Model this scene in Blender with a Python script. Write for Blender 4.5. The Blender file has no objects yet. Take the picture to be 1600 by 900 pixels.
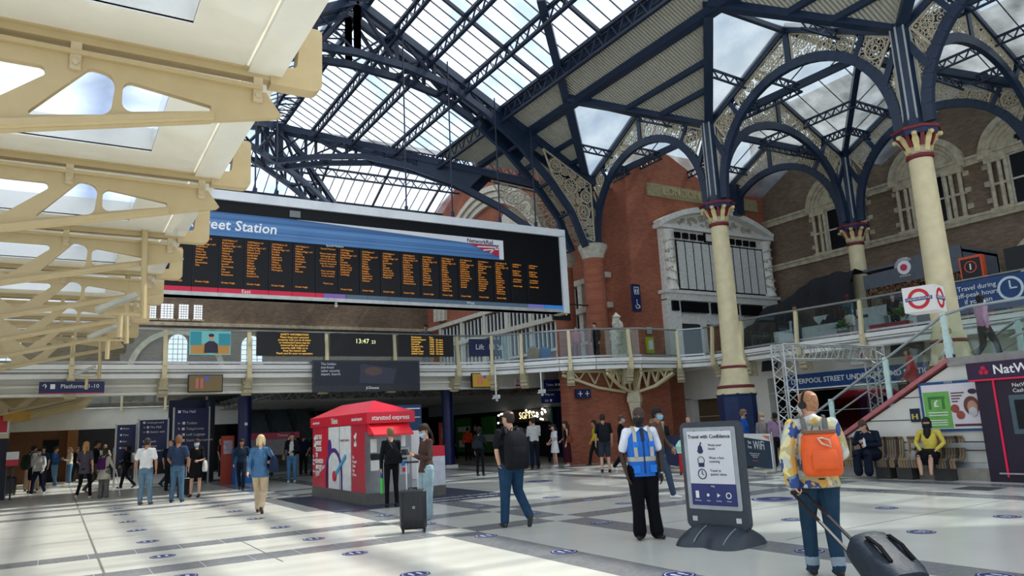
import bpy, bmesh, math, random
from math import sin, cos, pi, radians, sqrt, atan2
from mathutils import Vector, Matrix, noise
S = bpy.context.scene
C = S.collection
V = Vector

# ---------------------------------------------------------------- camera
EYE = 1.58
pit, rol, yaw = radians(10.6), radians(2.8), radians(31.7)
fw = V((sin(yaw)*cos(pit), cos(yaw)*cos(pit), sin(pit)))
r0 = V((cos(yaw), -sin(yaw), 0)); u0 = r0.cross(fw)
rt = r0*cos(rol) - u0*sin(rol); up = u0*cos(rol) + r0*sin(rol)
cd = bpy.data.cameras.new('camera'); cam = bpy.data.objects.new('camera', cd); C.objects.link(cam)
M = Matrix((rt, up, -fw)).transposed().to_4x4(); M.translation = V((0, 0, EYE))
cam.matrix_world = M
cd.sensor_width = 36; cd.lens = 36*1155/1600; cd.clip_start = .05; cd.clip_end = 400
S.camera = cam

# ---------------------------------------------------------------- exposure, sky, sun
S.view_settings.view_transform = 'Standard'; S.view_settings.look = 'None'
S.view_settings.exposure = 0.12; S.view_settings.gamma = 1; S.view_settings.use_curve_mapping = False
SKY_STRENGTH = 1.3
SUN_STRENGTH = 7.6
W = bpy.data.worlds.new('sky'); S.world = W; W.use_nodes = True
nt = W.node_tree; bg = nt.nodes['Background']
tc = nt.nodes.new('ShaderNodeTexCoord'); nz = nt.nodes.new('ShaderNodeTexNoise'); cr = nt.nodes.new('ShaderNodeValToRGB')
nz.inputs['Scale'].default_value = 3.0; nz.inputs['Detail'].default_value = 5
cr.color_ramp.elements[0].position = .4; cr.color_ramp.elements[0].color = (.50, .68, .95, 1)
cr.color_ramp.elements[1].position = .56; cr.color_ramp.elements[1].color = (.90, .94, 1.0, 1)
nt.links.new(tc.outputs['Generated'], nz.inputs['Vector']); nt.links.new(nz.outputs['Fac'], cr.inputs['Fac'])
nt.links.new(cr.outputs['Color'], bg.inputs['Color']); bg.inputs['Strength'].default_value = SKY_STRENGTH
sd = bpy.data.lights.new('sun', 'SUN'); so = bpy.data.objects.new('sun', sd); C.objects.link(so)
sd.energy = SUN_STRENGTH; sd.angle = radians(1.2); sd.color = (1, .95, .86)
sdir = V((-1.0, .10, -1.54)).normalized()
so.rotation_euler = sdir.to_track_quat('-Z', 'Y').to_euler(); so.location = (20, 0, 30)

# ---------------------------------------------------------------- materials
def new_mat(name):
    m = bpy.data.materials.new(name); m.use_nodes = True
    return m, m.node_tree, m.node_tree.nodes['Principled BSDF']
MC = {}
def mat(name, col, rough=.6, metal=0., var=.12, scale=6., spec=.4, bump=0.):
    k = (name,)
    if k in MC: return MC[k]
    m, t, b = new_mat(name); MC[k] = m
    b.inputs['Roughness'].default_value = rough; b.inputs['Metallic'].default_value = metal
    b.inputs['Specular IOR Level'].default_value = spec
    tc = t.nodes.new('ShaderNodeTexCoord'); n = t.nodes.new('ShaderNodeTexNoise')
    n.inputs['Scale'].default_value = scale; n.inputs['Detail'].default_value = 4
    r = t.nodes.new('ShaderNodeValToRGB')
    r.color_ramp.elements[0].position = .3; r.color_ramp.elements[1].position = .7
    r.color_ramp.elements[0].color = tuple(c*(1-var) for c in col)+(1,)
    r.color_ramp.elements[1].color = tuple(min(1, c*(1+var)) for c in col)+(1,)
    t.links.new(tc.outputs['Object'], n.inputs['Vector']); t.links.new(n.outputs['Fac'], r.inputs['Fac'])
    t.links.new(r.outputs['Color'], b.inputs['Base Color'])
    if bump:
        bp = t.nodes.new('ShaderNodeBump'); bp.inputs['Strength'].default_value = bump; bp.inputs['Distance'].default_value = .02
        t.links.new(n.outputs['Fac'], bp.inputs['Height']); t.links.new(bp.outputs['Normal'], b.inputs['Normal'])
    return m
def emit(name, col, s=1.):
    if name in MC: return MC[name]
    m, t, b = new_mat(name); MC[name] = m
    b.inputs['Base Color'].default_value = (col[0]*.3, col[1]*.3, col[2]*.3, 1)
    b.inputs['Emission Color'].default_value = tuple(col)+(1,); b.inputs['Emission Strength'].default_value = s
    return m
def hexc(h):
    h = h.lstrip('#'); o = []
    for i in (0, 2, 4):
        c = int(h[i:i+2], 16)/255; o.append(c/12.92 if c <= .04045 else ((c+.055)/1.055)**2.4)
    return tuple(o)
def mh(name, h, rough=.6, **k): return mat(name, hexc(h), rough, **k)

def brick(name, c1, c2, mortar, axis, bw=.225, bh=.075):
    m, t, b = new_mat(name); b.inputs['Roughness'].default_value = .85; b.inputs['Specular IOR Level'].default_value = .2
    tc = t.nodes.new('ShaderNodeTexCoord'); sp = t.nodes.new('ShaderNodeSeparateXYZ'); cb = t.nodes.new('ShaderNodeCombineXYZ')
    t.links.new(tc.outputs['Object'], sp.inputs[0])
    if axis == 'XY':
        a = t.nodes.new('ShaderNodeMath'); a.operation = 'ADD'
        t.links.new(sp.outputs['X'], a.inputs[0]); t.links.new(sp.outputs['Y'], a.inputs[1]); src = a.outputs[0]
    else: src = sp.outputs[axis]
    t.links.new(src, cb.inputs['X']); t.links.new(sp.outputs['Z'], cb.inputs['Y'])
    br = t.nodes.new('ShaderNodeTexBrick'); br.inputs['Scale'].default_value = 1
    br.inputs['Brick Width'].default_value = bw; br.inputs['Row Height'].default_value = bh; br.inputs['Mortar Size'].default_value = .008
    br.inputs['Color1'].default_value = c1+(1,); br.inputs['Color2'].default_value = c2+(1,); br.inputs['Mortar'].default_value = mortar+(1,)
    t.links.new(cb.outputs[0], br.inputs['Vector'])
    n = t.nodes.new('ShaderNodeTexNoise'); n.inputs['Scale'].default_value = .7; n.inputs['Detail'].default_value = 6
    t.links.new(tc.outputs['Object'], n.inputs['Vector'])
    mx = t.nodes.new('ShaderNodeMixRGB'); mx.blend_type = 'MULTIPLY'; mx.inputs['Fac'].default_value = .55
    r = t.nodes.new('ShaderNodeValToRGB'); r.color_ramp.elements[0].position = .3; r.color_ramp.elements[0].color = (.45, .45, .45, 1); r.color_ramp.elements[1].position = .65
    t.links.new(n.outputs['Fac'], r.inputs['Fac']); t.links.new(br.outputs['Color'], mx.inputs[1]); t.links.new(r.outputs['Color'], mx.inputs[2])
    t.links.new(mx.outputs[0], b.inputs['Base Color'])
    return m
def glass(name, tint, mixf=.12, rough=.05, diff=None):
    m = bpy.data.materials.new(name); m.use_nodes = True; t = m.node_tree; t.nodes.clear()
    o = t.nodes.new('ShaderNodeOutputMaterial'); tr = t.nodes.new('ShaderNodeBsdfTransparent'); tr.inputs['Color'].default_value = tuple(tint)+(1,)
    g = t.nodes.new('ShaderNodeBsdfGlossy'); g.inputs['Roughness'].default_value = rough; g.inputs['Color'].default_value = (.9, .95, .95, 1)
    mx = t.nodes.new('ShaderNodeMixShader'); mx.inputs[0].default_value = mixf
    t.links.new(tr.outputs[0], mx.inputs[1]); t.links.new(g.outputs[0], mx.inputs[2]); out = mx.outputs[0]
    if diff:
        tl = t.nodes.new('ShaderNodeBsdfTranslucent'); tl.inputs['Color'].default_value = tuple(diff[0])+(1,)
        m2 = t.nodes.new('ShaderNodeMixShader'); t.links.new(out, m2.inputs[1]); t.links.new(tl.outputs[0], m2.inputs[2])
        tc = t.nodes.new('ShaderNodeTexCoord'); n = t.nodes.new('ShaderNodeTexNoise'); n.inputs['Scale'].default_value = .8; n.inputs['Detail'].default_value = 5
        mr = t.nodes.new('ShaderNodeMapRange'); mr.inputs['From Min'].default_value = .35; mr.inputs['From Max'].default_value = .7
        mr.inputs['To Min'].default_value = diff[1]*.4; mr.inputs['To Max'].default_value = diff[1]*1.6
        t.links.new(tc.outputs['Object'], n.inputs['Vector']); t.links.new(n.outputs['Fac'], mr.inputs['Value']); t.links.new(mr.outputs[0], m2.inputs[0]); out = m2.outputs[0]
    t.links.new(out, o.inputs['Surface'])
    return m

navy = mh('iron navy paint', '#16283f', .4, var=.2, spec=.5)
navyd = mh('iron dark paint', '#182438', .5)
blue = mh('sign blue', '#1b2350', .4, var=.05)
cream = mh('cream paint', '#d9cba0', .45, var=.05)
creamw = mh('cream wall', '#d8d5c8', .5, var=.06, scale=2)
ivory = mh('column ivory', '#d3c59c', .5, var=.1, scale=3)
white = mh('white paint', '#e6e6e0', .4, var=.04)
stone = mh('carved stone', '#b9b3a2', .8, var=.25, scale=5)
stoneb = mh('brown stone', '#b3a88e', .85, var=.25, scale=4)
marble = mh('memorial marble', '#dcd9cf', .5, var=.15, scale=9)
steel = mh('brushed steel', '#a9adac', .35, metal=.9, var=.1)
alu = mh('dull aluminium', '#b8bab6', .45, metal=.3, var=.1)
black = mh('black plastic', '#111214', .45)
dark = mh('dark void', '#0b0c0e', .9)
darkg = mh('dark grey', '#2b2e31', .6)
grey = mh('mid grey', '#7c8080', .6)
greyp = mh('pale grey cladding', '#a2a5a2', .5)
redp = mh('maroon band', '#6e2126', .5)
gold = mh('fret stone colour', '#b5aa90', .65, var=.15)
redm = mh('express red', '#c8102e', .35, var=.04)
blackgloss = mh('black gloss panel', '#080b10', .3, spec=.25)
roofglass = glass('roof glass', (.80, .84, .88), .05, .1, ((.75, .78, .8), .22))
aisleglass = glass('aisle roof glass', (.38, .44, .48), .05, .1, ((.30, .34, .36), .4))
balglass = glass('balustrade glass', (.86, .92, .91), .035, .02)
clearglass = glass('window glass', (.25, .3, .33), .25, .03)
redbrick_y = brick('red brick facing hall', (.46, .145, .075), (.35, .10, .055), (.26, .14, .1), 'X')
redbrick_x = brick('red brick side', (.46, .145, .075), (.35, .10, .055), (.26, .14, .1), 'Y')
redbrick_r = brick('red brick round', (.46, .145, .075), (.35, .10, .055), (.26, .14, .1), 'XY')
brownbrick = brick('brown brick', (.27, .185, .115), (.18, .12, .08), (.18, .15, .12), 'Y')
brownbrick_y = brick('brown brick far', (.27, .185, .115), (.18, .12, .08), (.18, .15, .12), 'X')

def corrug(name, col, direction, freq=60):
    m, t, b = new_mat(name); b.inputs['Roughness'].default_value = .6
    b.inputs['Base Color'].default_value = col+(1,)
    tc = t.nodes.new('ShaderNodeTexCoord'); d = t.nodes.new('ShaderNodeVectorMath'); d.operation = 'DOT_PRODUCT'; d.inputs[1].default_value = direction
    mu = t.nodes.new('ShaderNodeMath'); mu.operation = 'MULTIPLY'; mu.inputs[1].default_value = freq
    si = t.nodes.new('ShaderNodeMath'); si.operation = 'SINE'
    bp = t.nodes.new('ShaderNodeBump'); bp.inputs['Distance'].default_value = .03; bp.inputs['Strength'].default_value = .8
    t.links.new(tc.outputs['Object'], d.inputs[0]); t.links.new(d.outputs['Value'], mu.inputs[0]); t.links.new(mu.outputs[0], si.inputs[0])
    t.links.new(si.outputs[0], bp.inputs['Height']); t.links.new(bp.outputs['Normal'], b.inputs['Normal'])
    return m

TMP = bpy.data.scenes.new('workbench')
def baked(o):
    TMP.collection.objects.link(o); vl = TMP.view_layers[0]; vl.update(); dg = vl.depsgraph; dg.update()
    me = bpy.data.meshes.new_from_object(o.evaluated_get(dg)); return me
# ---------------------------------------------------------------- mesh builder
class MB:
    def __init__(s): s.v = []; s.f = []; s.m = []; s.mi = 0
    def add(s, vs, fs, mi=None):
        o = len(s.v); s.v += [tuple(v) for v in vs]
        for f in fs: s.f.append([i+o for i in f]); s.m.append(s.mi if mi is None else mi)
        return s
    def box(s, a, b, mi=None):
        (x0, y0, z0), (x1, y1, z1) = a, b
        vs = [(x, y, z) for z in (z0, z1) for y in (y0, y1) for x in (x0, x1)]
        return s.add(vs, [(0, 2, 3, 1), (4, 5, 7, 6), (0, 1, 5, 4), (2, 6, 7, 3), (0, 4, 6, 2), (1, 3, 7, 5)], mi)
    def bar(s, p, q, w=.1, h=.1, upv=(0, 0, 1), mi=None):
        p, q = V(p), V(q); d = (q-p).normalized(); u = V(upv)
        if abs(d.dot(u)) > .98: u = V((0, 1, 0)) if abs(d.y) < .9 else V((1, 0, 0))
        r = d.cross(u).normalized(); u = r.cross(d).normalized()
        vs = [c+r*(a*w/2)+u*(b*h/2) for c in (p, q) for a, b in ((-1, -1), (1, -1), (1, 1), (-1, 1))]
        return s.add(vs, [(0, 1, 2, 3), (7, 6, 5, 4), (0, 4, 5, 1), (1, 5, 6, 2), (2, 6, 7, 3), (3, 7, 4, 0)], mi)
    def path(s, pts, w=.1, h=.1, upv=(0, 0, 1), mi=None):
        for a, b in zip(pts, pts[1:]): s.bar(a, b, w, h, upv, mi)
        return s
    def tube(s, pts, r, n=8, caps=True, mi=None):
        pts = [V(p) for p in pts]; rs = r if isinstance(r, (list, tuple)) else [r]*len(pts)
        rings = []; prev = None
        for i, p in enumerate(pts):
            d = (pts[min(i+1, len(pts)-1)]-pts[max(i-1, 0)])
            d = d.normalized() if d.length > 1e-9 else V((0, 0, 1))
            if prev is None:
                a = V((0, 0, 1)) if abs(d.z) < .9 else V((1, 0, 0)); x = d.cross(a).normalized()
            else:
                x = (prev-d*prev.dot(d)); x = x.normalized() if x.length > 1e-6 else d.orthogonal().normalized()
            prev = x; y = d.cross(x)
            rr = rs[i]; rx, ry = rr if isinstance(rr, tuple) else (rr, rr)
            rings.append([p+x*(cos(2*pi*k/n)*rx)+y*(sin(2*pi*k/n)*ry) for k in range(n)])
        vs = [v for g in rings for v in g]; fs = []
        for i in range(len(pts)-1):
            for k in range(n): fs.append((i*n+k, i*n+(k+1) % n, (i+1)*n+(k+1) % n, (i+1)*n+k))
        if caps: fs.append(tuple(range(n-1, -1, -1))); fs.append(tuple((len(pts)-1)*n+k for k in range(n)))
        return s.add(vs, fs, mi)
    def loft(s, secs, n=14, mi=None, e=2.0):
        """secs: list of (center, rx, ry) horizontal super-ellipses stacked"""
        vs = []; fs = []
        for c, rx, ry in secs:
            for k in range(n):
                a = 2*pi*k/n; ca, sa = cos(a), sin(a)
                vs.append((c[0]+rx*math.copysign(abs(ca)**(2/e), ca), c[1]+ry*math.copysign(abs(sa)**(2/e), sa), c[2]))
        for i in range(len(secs)-1):
            for k in range(n): fs.append((i*n+k, i*n+(k+1) % n, (i+1)*n+(k+1) % n, (i+1)*n+k))
        fs.append(tuple(range(n-1, -1, -1))); fs.append(tuple((len(secs)-1)*n+k for k in range(n)))
        return s.add(vs, fs, mi)
    def lathe(s, prof, c=(0, 0), n=24, mi=None):
        return s.loft([((c[0], c[1], z), r, r) for r, z in prof], n, mi)
    def ball(s, c, r, n=12, mi=None):
        rx, ry, rz = r if isinstance(r, tuple) else (r, r, r); m = max(6, n//2+2)
        return s.loft([((c[0], c[1], c[2]-cos(pi*i/m)*rz), max(1e-4, sin(pi*i/m))*rx, max(1e-4, sin(pi*i/m))*ry) for i in range(m+1)], n, mi)
    def prism(s, pts, d, mi=None):
        """pts: planar 3-D polygon, extruded by vector d (centred)"""
        d = V(d); n = len(pts); a = [V(p)-d/2 for p in pts]; b = [V(p)+d/2 for p in pts]
        return s.add(a+b, [tuple(range(n-1, -1, -1)), tuple(range(n, 2*n))]+[(i, (i+1) % n, (i+1) % n+n, i+n) for i in range(n)], mi)
    def ring(s, c, ux, uy, r0, r1, d, n=14, a0=0, a1=2*pi, mi=None):
        """flat annulus in plane (ux,uy), thickness vector d"""
        c = V(c); ux = V(ux); uy = V(uy); d = V(d); full = abs(a1-a0-2*pi) < 1e-6; m = n if full else n+1; vs = []
        for k in range(m):
            a = a0+(a1-a0)*k/n; e = ux*cos(a)+uy*sin(a)
            for rr in (r0, r1):
                for q in (-.5, .5): vs.append(c+e*rr+d*q)
        fs = []
        for k in range(n):
            i = k*4; j = ((k+1) % m)*4
            fs += [(i, j, j+2, i+2), (i+1, i+3, j+3, j+1), (i+2, j+2, j+3, i+3), (i, i+1, j+1, j)]
        return s.add(vs, fs, mi)
    def xf(s, Mx):
        s.v = [tuple(Mx @ V(v)) for v in s.v]; return s
    def mesh(s, name):
        me = bpy.data.meshes.new(name); me.from_pydata(s.v, [], s.f); me.update(); return me
    def build(s, name, mats, parent=None, smooth=False):
        me = s.mesh(name)
        if not isinstance(mats, (list, tuple)): mats = [mats]
        for m in mats: me.materials.append(m)
        if len(mats) > 1: me.polygons.foreach_set('material_index', s.m)
        bm = bmesh.new(); bm.from_mesh(me); bmesh.ops.recalc_face_normals(bm, faces=bm.faces); bm.to_mesh(me); bm.free()
        if smooth:
            me.polygons.foreach_set('use_smooth', [True]*len(me.polygons))
            try: me.set_sharp_from_angle(angle=radians(40))
            except Exception: pass
        o = bpy.data.objects.new(name, me); C.objects.link(o)
        if parent: o.parent = parent
        return o
def parts(mb, name, mats, parent, smooth=False, cap=100):
    """each loose piece of the mesh as a part of its own"""
    n = len(mb.v); par = list(range(n))
    def f(a):
        while par[a] != a: par[a] = par[par[a]]; a = par[a]
        return a
    for fc in mb.f:
        for q in fc[1:]: par[f(q)] = f(fc[0])
    g = {}
    for i, fc in enumerate(mb.f): g.setdefault(f(fc[0]), []).append(i)
    if len(g) > cap: return [mb.build(name, mats, parent, smooth)]
    out = []
    for fl_ in g.values():
        b = MB(); mp = {}
        for i in fl_:
            ids = []
            for q in mb.f[i]:
                if q not in mp: mp[q] = len(b.v); b.v.append(mb.v[q])
                ids.append(mp[q])
            b.f.append(ids); b.m.append(mb.m[i])
        out.append(b.build(name, mats, parent, smooth))
    return out
def tag(o, label=None, cat=None, group=None, kind=None):
    if label: o['label'] = label
    if cat: o['category'] = cat
    if group: o['group'] = group
    if kind: o['kind'] = kind
    return o
def thing(name, label, cat, loc=(0, 0, 0), rz=0, group=None):
    o = bpy.data.objects.new(name, None); C.objects.link(o); o.location = loc; o.rotation_euler = (0, 0, rz); o.empty_display_size = .1
    return tag(o, label, cat, group)
def struct(mb, name, mats, **k): return tag(mb.build(name, mats, **k), kind='structure')
def text(s, size, m, name, parent, loc, ux, uy, align='CENTER', ext=.004, space=1., bold=0., lh=1., valign='CENTER'):
    """lettering as mesh; ux = reading direction, uy = up direction"""
    cu = bpy.data.curves.new(name, 'FONT'); cu.body = s; cu.size = size; cu.align_x = align; cu.align_y = valign
    cu.extrude = ext; cu.resolution_u = 2; cu.space_character = space; cu.offset = bold; cu.space_line = lh
    to = bpy.data.objects.new(name, cu); me = baked(to)
    bpy.data.objects.remove(to); bpy.data.curves.remove(cu)
    me.materials.clear(); me.materials.append(m)
    ux = V(ux).normalized(); uy = V(uy).normalized(); uz = ux.cross(uy)
    Mx = Matrix((ux, uy, uz)).transposed().to_4x4(); Mx.translation = V(loc)
    me.transform(Mx)
    o = bpy.data.objects.new(name, me); C.objects.link(o)
    if parent: o.parent = parent
    return o
X3, Y3, Z3 = V((1, 0, 0)), V((0, 1, 0)), V((0, 0, 1))
# ================================================================ STRUCTURE
pale = mat('pale terrazzo', (.66, .645, .565), .22, var=.05, scale=1.2, spec=.5)
stripe = mat('grey terrazzo', (.21, .215, .22), .25, var=.15, scale=14, spec=.5)
joint = mh('floor joint', '#6f6d66', .6)
def xs(lo, hi, st):
    o = [lo, hi]
    for a, b in st: o += [a, b]
    return sorted(set(o))
SX = [(5.1, 5.7), (7.2, 7.8), (13.5, 14.1), (15.5, 16.0), (-8.0, -7.4)]; SY = [(10.6, 11.2), (12.72, 13.3), (20.9, 21.5), (23.0, 23.6), (2.6, 3.2), (31, 31.6), (33.1, 33.7), (-6, -5.4)]
fx = xs(-22, 31, SX); fy = xs(-8, 52, SY)
mb = MB()
for i in range(len(fx)-1):
    for j in range(len(fy)-1):
        x0, x1, y0, y1 = fx[i], fx[i+1], fy[j], fy[j+1]
        a = any(abs(x0-s) < .01 and abs(x1-e) < .01 for s, e in SX); b = any(abs(y0-s) < .01 and abs(y1-e) < .01 for s, e in SY)
        mb.add([(x0, y0, 0), (x1, y0, 0), (x1, y1, 0), (x0, y1, 0)], [(0, 1, 2, 3)], 1 if a != b else 0)
fl = struct(mb, 'floor', [pale, stripe])
def flat(name, pts, m, z=.002, parent=fl):
    b = MB(); b.add([(x, y, z) for x, y in pts], [tuple(range(len(pts)))]); o = b.build(name, m, parent); return o
b = MB(); b.box((.605, -8, .0), (.635, 50, .003)); b.box((2.6, 10.2, 0), (2.62, 13, .002)); b.box((-22, 16.9, 0), (5, 16.915, .002)); b.box((7.8, 9.0, 0), (30, 9.015, .002)); b.box((8.0, 6.62, 0), (20, 6.635, .002)); b.box((9.7, 10.7, 0), (9.715, 24, .002))
b.build('floor_joint', joint, fl)
b = MB()
for y0, y1 in SY[:2]:
    for k in range(40):
        x = -15+k*.62
        if x < 5.0: b.box((x, y0, 0), (x+.008, y1, .002))
b.build('tile_line', mh('tile line', '#a9a9a4', .6), fl)
flat('floor_grille', [(14.7, 8.2), (15.4, 8.2), (15.4, 7.5), (14.7, 7.5)], mh('floor grille', '#4a4a46', .7))

# mats of dark vinyl round the kiosk
m_mat = mh('vinyl mat', '#343d52', .35)
t = MB(); t.add([(x, y, .003) for x, y in [(5.05, 20.4), (5.05, 15.5), (9.4, 15.3), (9.4, 20.4)]], [(0, 1, 2, 3)])
vm = t.build('floor_decal', m_mat); tag(vm, 'large dark blue vinyl floor graphic lying around the red ticket kiosk', 'floor graphic')
for yy, ss in ((15.75, 'stansted express'), (16.3, 'Stansted Express')):
    text(ss, .32, white, 'lettering', vm, (8.4, yy, .006), X3, Y3, ext=.0005)

# ---- upper deck
F = [(-14, 26.0), (13.4, 26.0), (14.6, 25.7), (15.6, 24.9), (16.7, 23.8), (17.9, 23.0), (19.8, 22.5), (21.9, 22.6), (22.65, 21.8), (22.5, 18.0), (22.8, 15.0), (22.9, 12.0), (22.9, 6), (22.9, -4)]
poly = F+[(30.73, -4), (30.73, 24.6), (21.5, 24.6), (21.5, 31), (-14, 31)]
b = MB(); b.prism([(x, y, 3.9) for x, y in poly], (0, 0, .26)); struct(b, 'floor_upper', mh('deck grey', '#8b8b86', .6))
def off(path, d):
    out = []
    for i, p in enumerate(path):
        a = V(path[max(i-1, 0)]); c = V(path[min(i+1, len(path)-1)]); t_ = (c-a).normalized(); n = V((t_.y, -t_.x)); out.append((p[0]-n.x*d, p[1]-n.y*d))
    return out
def resample(path, step):
    out = [V(path[0])]
    for a, c in zip(path, path[1:]):
        a, c = V(a), V(c); L = (c-a).length; n = max(1, round(L/step))
        for k in range(1, n+1): out.append(a+(c-a)*k/n)
    return [(p.x, p.y) for p in out]
b = MB()
for d, z, w, h in ((0, 3.98, .24, .14), (.02, 3.86, .16, .05), (.12, 3.7, .3, .14)):
    b.path([(x, y, z) for x, y in off(F, d+.05)], w, h)
b.mi = 1
struct(b, 'trim_1', [white, white])
b = MB(); b.box((-14, 26.5, 3.16), (17.8, 26.7, 3.9)); b.box((-14, 26.3, 3.13), (16.2, 26.75, 3.2)); b.box((-14, 26.4, 3.38), (14.2, 26.5, 3.46))
struct(b, 'trim_2', creamw)
b = MB(); b.box((-14, 26.8, 3.84), (21.3, 31, 3.88)); b.box((5.5, 31, 3.8), (21.3, 46, 3.9)); struct(b, 'ceiling_bridge_and_shade_slab', mh('dark soffit', '#4b4c4b', .7))  # bridge soffit, plus a slab beyond it added to darken the floor below
# right-hand lower cream walls under the balcony
b = MB()
b.box((24.0, 19.95, 0), (24.4, 21.2, 3.8)); b.box((24.0, 11.0, 2.95), (24.4, 19.95, 3.8)); b.box((24.0, 21.2, 2.35), (24.4, 24.6, 3.8)); b.box((24.0, -4, 0), (24.4, 11.0, 3.8)); b.box((24, 24.2, 0), (24.4, 24.6, 2.4))
for z in (.8, 1.6, 2.35, 3.1): b.box((23.99, 11, z), (24.0, 24.6, z+.015))
struct(b, 'wall_right_lower', creamw)
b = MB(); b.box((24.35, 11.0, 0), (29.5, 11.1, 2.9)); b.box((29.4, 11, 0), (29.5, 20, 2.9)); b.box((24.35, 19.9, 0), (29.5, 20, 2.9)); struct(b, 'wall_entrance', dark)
b = MB(); b.box((24.4, 21.2, 0), (24.5, 24.3, 2.4)); struct(b, 'wall_shutter', mh('tan shutter', '#5d4a35', .5))
b = MB(); b.box((22.9, -4, 3.6), (30.5, 24.4, 3.68)); struct(b, 'ceiling_balcony', white)
# red brick building: hall face, side face, brick base
b = MB(); b.box((21.5, 24.6, 0), (30.73, 25.0, 14.0)); struct(b, 'wall_memorial', redbrick_y)
b = MB(); b.box((21.45, 24.62, 0), (21.9, 52, 12.8)); b.prism([(21.6, 24.62+.0, 12.8), (21.6, 52, 12.8), (21.6, 52, 14.5), (21.6, 38.2, 17.9), (21.6, 27, 13.2)], (.3, 0, 0)); struct(b, 'wall_red_side', redbrick_x)
b = MB(); b.box((17.2, 24.0, 0), (22.6, 24.55, 3.75)); struct(b, 'wall_brick_base', redbrick_y)
b = MB(); b.box((30.73, -6, 0), (31.2, 25, 17)); struct(b, 'wall_gothic', brownbrick)
b = MB(); b.box((-22, 46, 0), (21.6, 46.4, 12.5)); struct(b, 'wall_far', brownbrick_y)
b = MB(); b.box((-14.0, 43, 0), (.9, 43.4, 3.6)); 
struct(b, 'wall_far_left', mh('orange timber wall', '#6b4220', .6))

# string courses & trims of the gothic wall
b = MB()
for z, h, o in ((10.95, .34, .16), (8.62, .3, .2)):
    b.box((30.73-o, -6, z), (30.75, 24.6, z+h)); b.box((30.73-o-.06, -6, z+h-.1), (30.75, 24.6, z+h))
struct(b, 'trim_3', stoneb)
GW = [(20.35, 1), (16.1, 2), (12.35, 3), (8.4, 4)]
def gothic_window(y, n):
    x = 30.73; r = tag(bpy.data.objects.new('window_%d' % n, None), kind='structure'); C.objects.link(r)
    sb = MB()
    for rr, d, o in ((1.62, .22, .28), (1.42, .18, .2), (1.24, .16, .12)):
        sb.ring((x-o/2, y, 11.0), Y3, Z3, rr-.02-d, rr, (o, 0, 0), 22, 0, pi)
    sb.prism([(x-.04, y+1.1*cos(a), 11.0+1.1*sin(a)) for a in [pi*k/18 for k in range(19)]], (.06, 0, 0))
    for sgn in (-1, 1):
        for dy in (.72, .95, 1.3): sb.tube([(x-.14, y+sgn*dy, 8.9), (x-.14, y+sgn*dy, 10.95)], .085, 8)
        sb.box((x-.24, min(y+sgn*.64, y+sgn*1.45), 10.78), (x, max(y+sgn*.64, y+sgn*1.45), 11.02)); sb.box((x-.24, min(y+sgn*.64, y+sgn*1.45), 8.75), (x, max(y+sgn*.64, y+sgn*1.45), 8.98)); sb.box((x-.2, min(y+sgn*.64, y+sgn*1.45), 9.85), (x, max(y+sgn*.64, y+sgn*1.45), 9.95))
        for k in range(6):
            if k % 2: sb.box((x-.05, y+sgn*1.5-.12, 8.9+k*.34), (x, y+sgn*1.5+.12, 9.1+k*.34))
    sb.build('window_surround', stoneb, r)
    gb = MB(); gb.box((x-.06, y-.62, 8.95), (x-.03, y+.62, 10.95)); gb.build('window_pane', blackgloss, r)
    fb = MB()
    for a, c in (((y-.64, 8.9), (y-.58, 10.95)), ((y+.58, 8.9), (y+.64, 10.95)), ((y-.6, 8.9), (y+.6, 8.98)), ((y-.6, 9.9), (y+.6, 9.97)), ((y-.6, 10.88), (y+.6, 10.96))): fb.box((x-.11, a[0], a[1]), (x-.06, c[0], c[1]))
    fb.build('window_frame', stone, r)
    rb = MB()
    for k in range(6):
        a = k*pi/3; rb.ring((x-.09, y+.2*cos(a), 11.52+.2*sin(a)), Y3, Z3, .0, .1, (.03, 0, 0), 10)
    rb.ring((x-.09, y, 11.52), Y3, Z3, 0, .07, (.03, 0, 0), 10); rb.build('rosette', dark, r)
    rb = MB(); rb.ring((x-.08, y, 11.52), Y3, Z3, .34, .42, (.06, 0, 0), 18); rb.build('rosette_rim', stoneb, r)
for y, n in GW: gothic_window(y, n)
# lower arches of the gothic wall
b = MB()
for y in (20.6, 15.6, 11.9, 8.0):
    for rr, o in ((1.75, .25), (1.5, .15)): b.ring((30.73-o/2, y, 6.1), Y3, Z3, rr-.24, rr, (o, 0, 0), 20, 0, pi); b.box((30.73-o, y-rr, 4.1), (30.75, y-rr+.24, 6.1)); b.box((30.73-o, y+rr-.24, 4.1), (30.75, y+rr, 6.1))
struct(b, 'trim_4', stoneb)
b = MB()
for y in (20.6, 15.6, 11.9, 8.0): b.prism([(30.71, y-1.26, 4.1), (30.71, y+1.26, 4.1)]+[(30.71, y+1.26*cos(a), 6.1+1.26*sin(a)) for a in [pi*k/14 for k in range(15)]], (.04, 0, 0))
struct(b, 'window_6', darkg)

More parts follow.
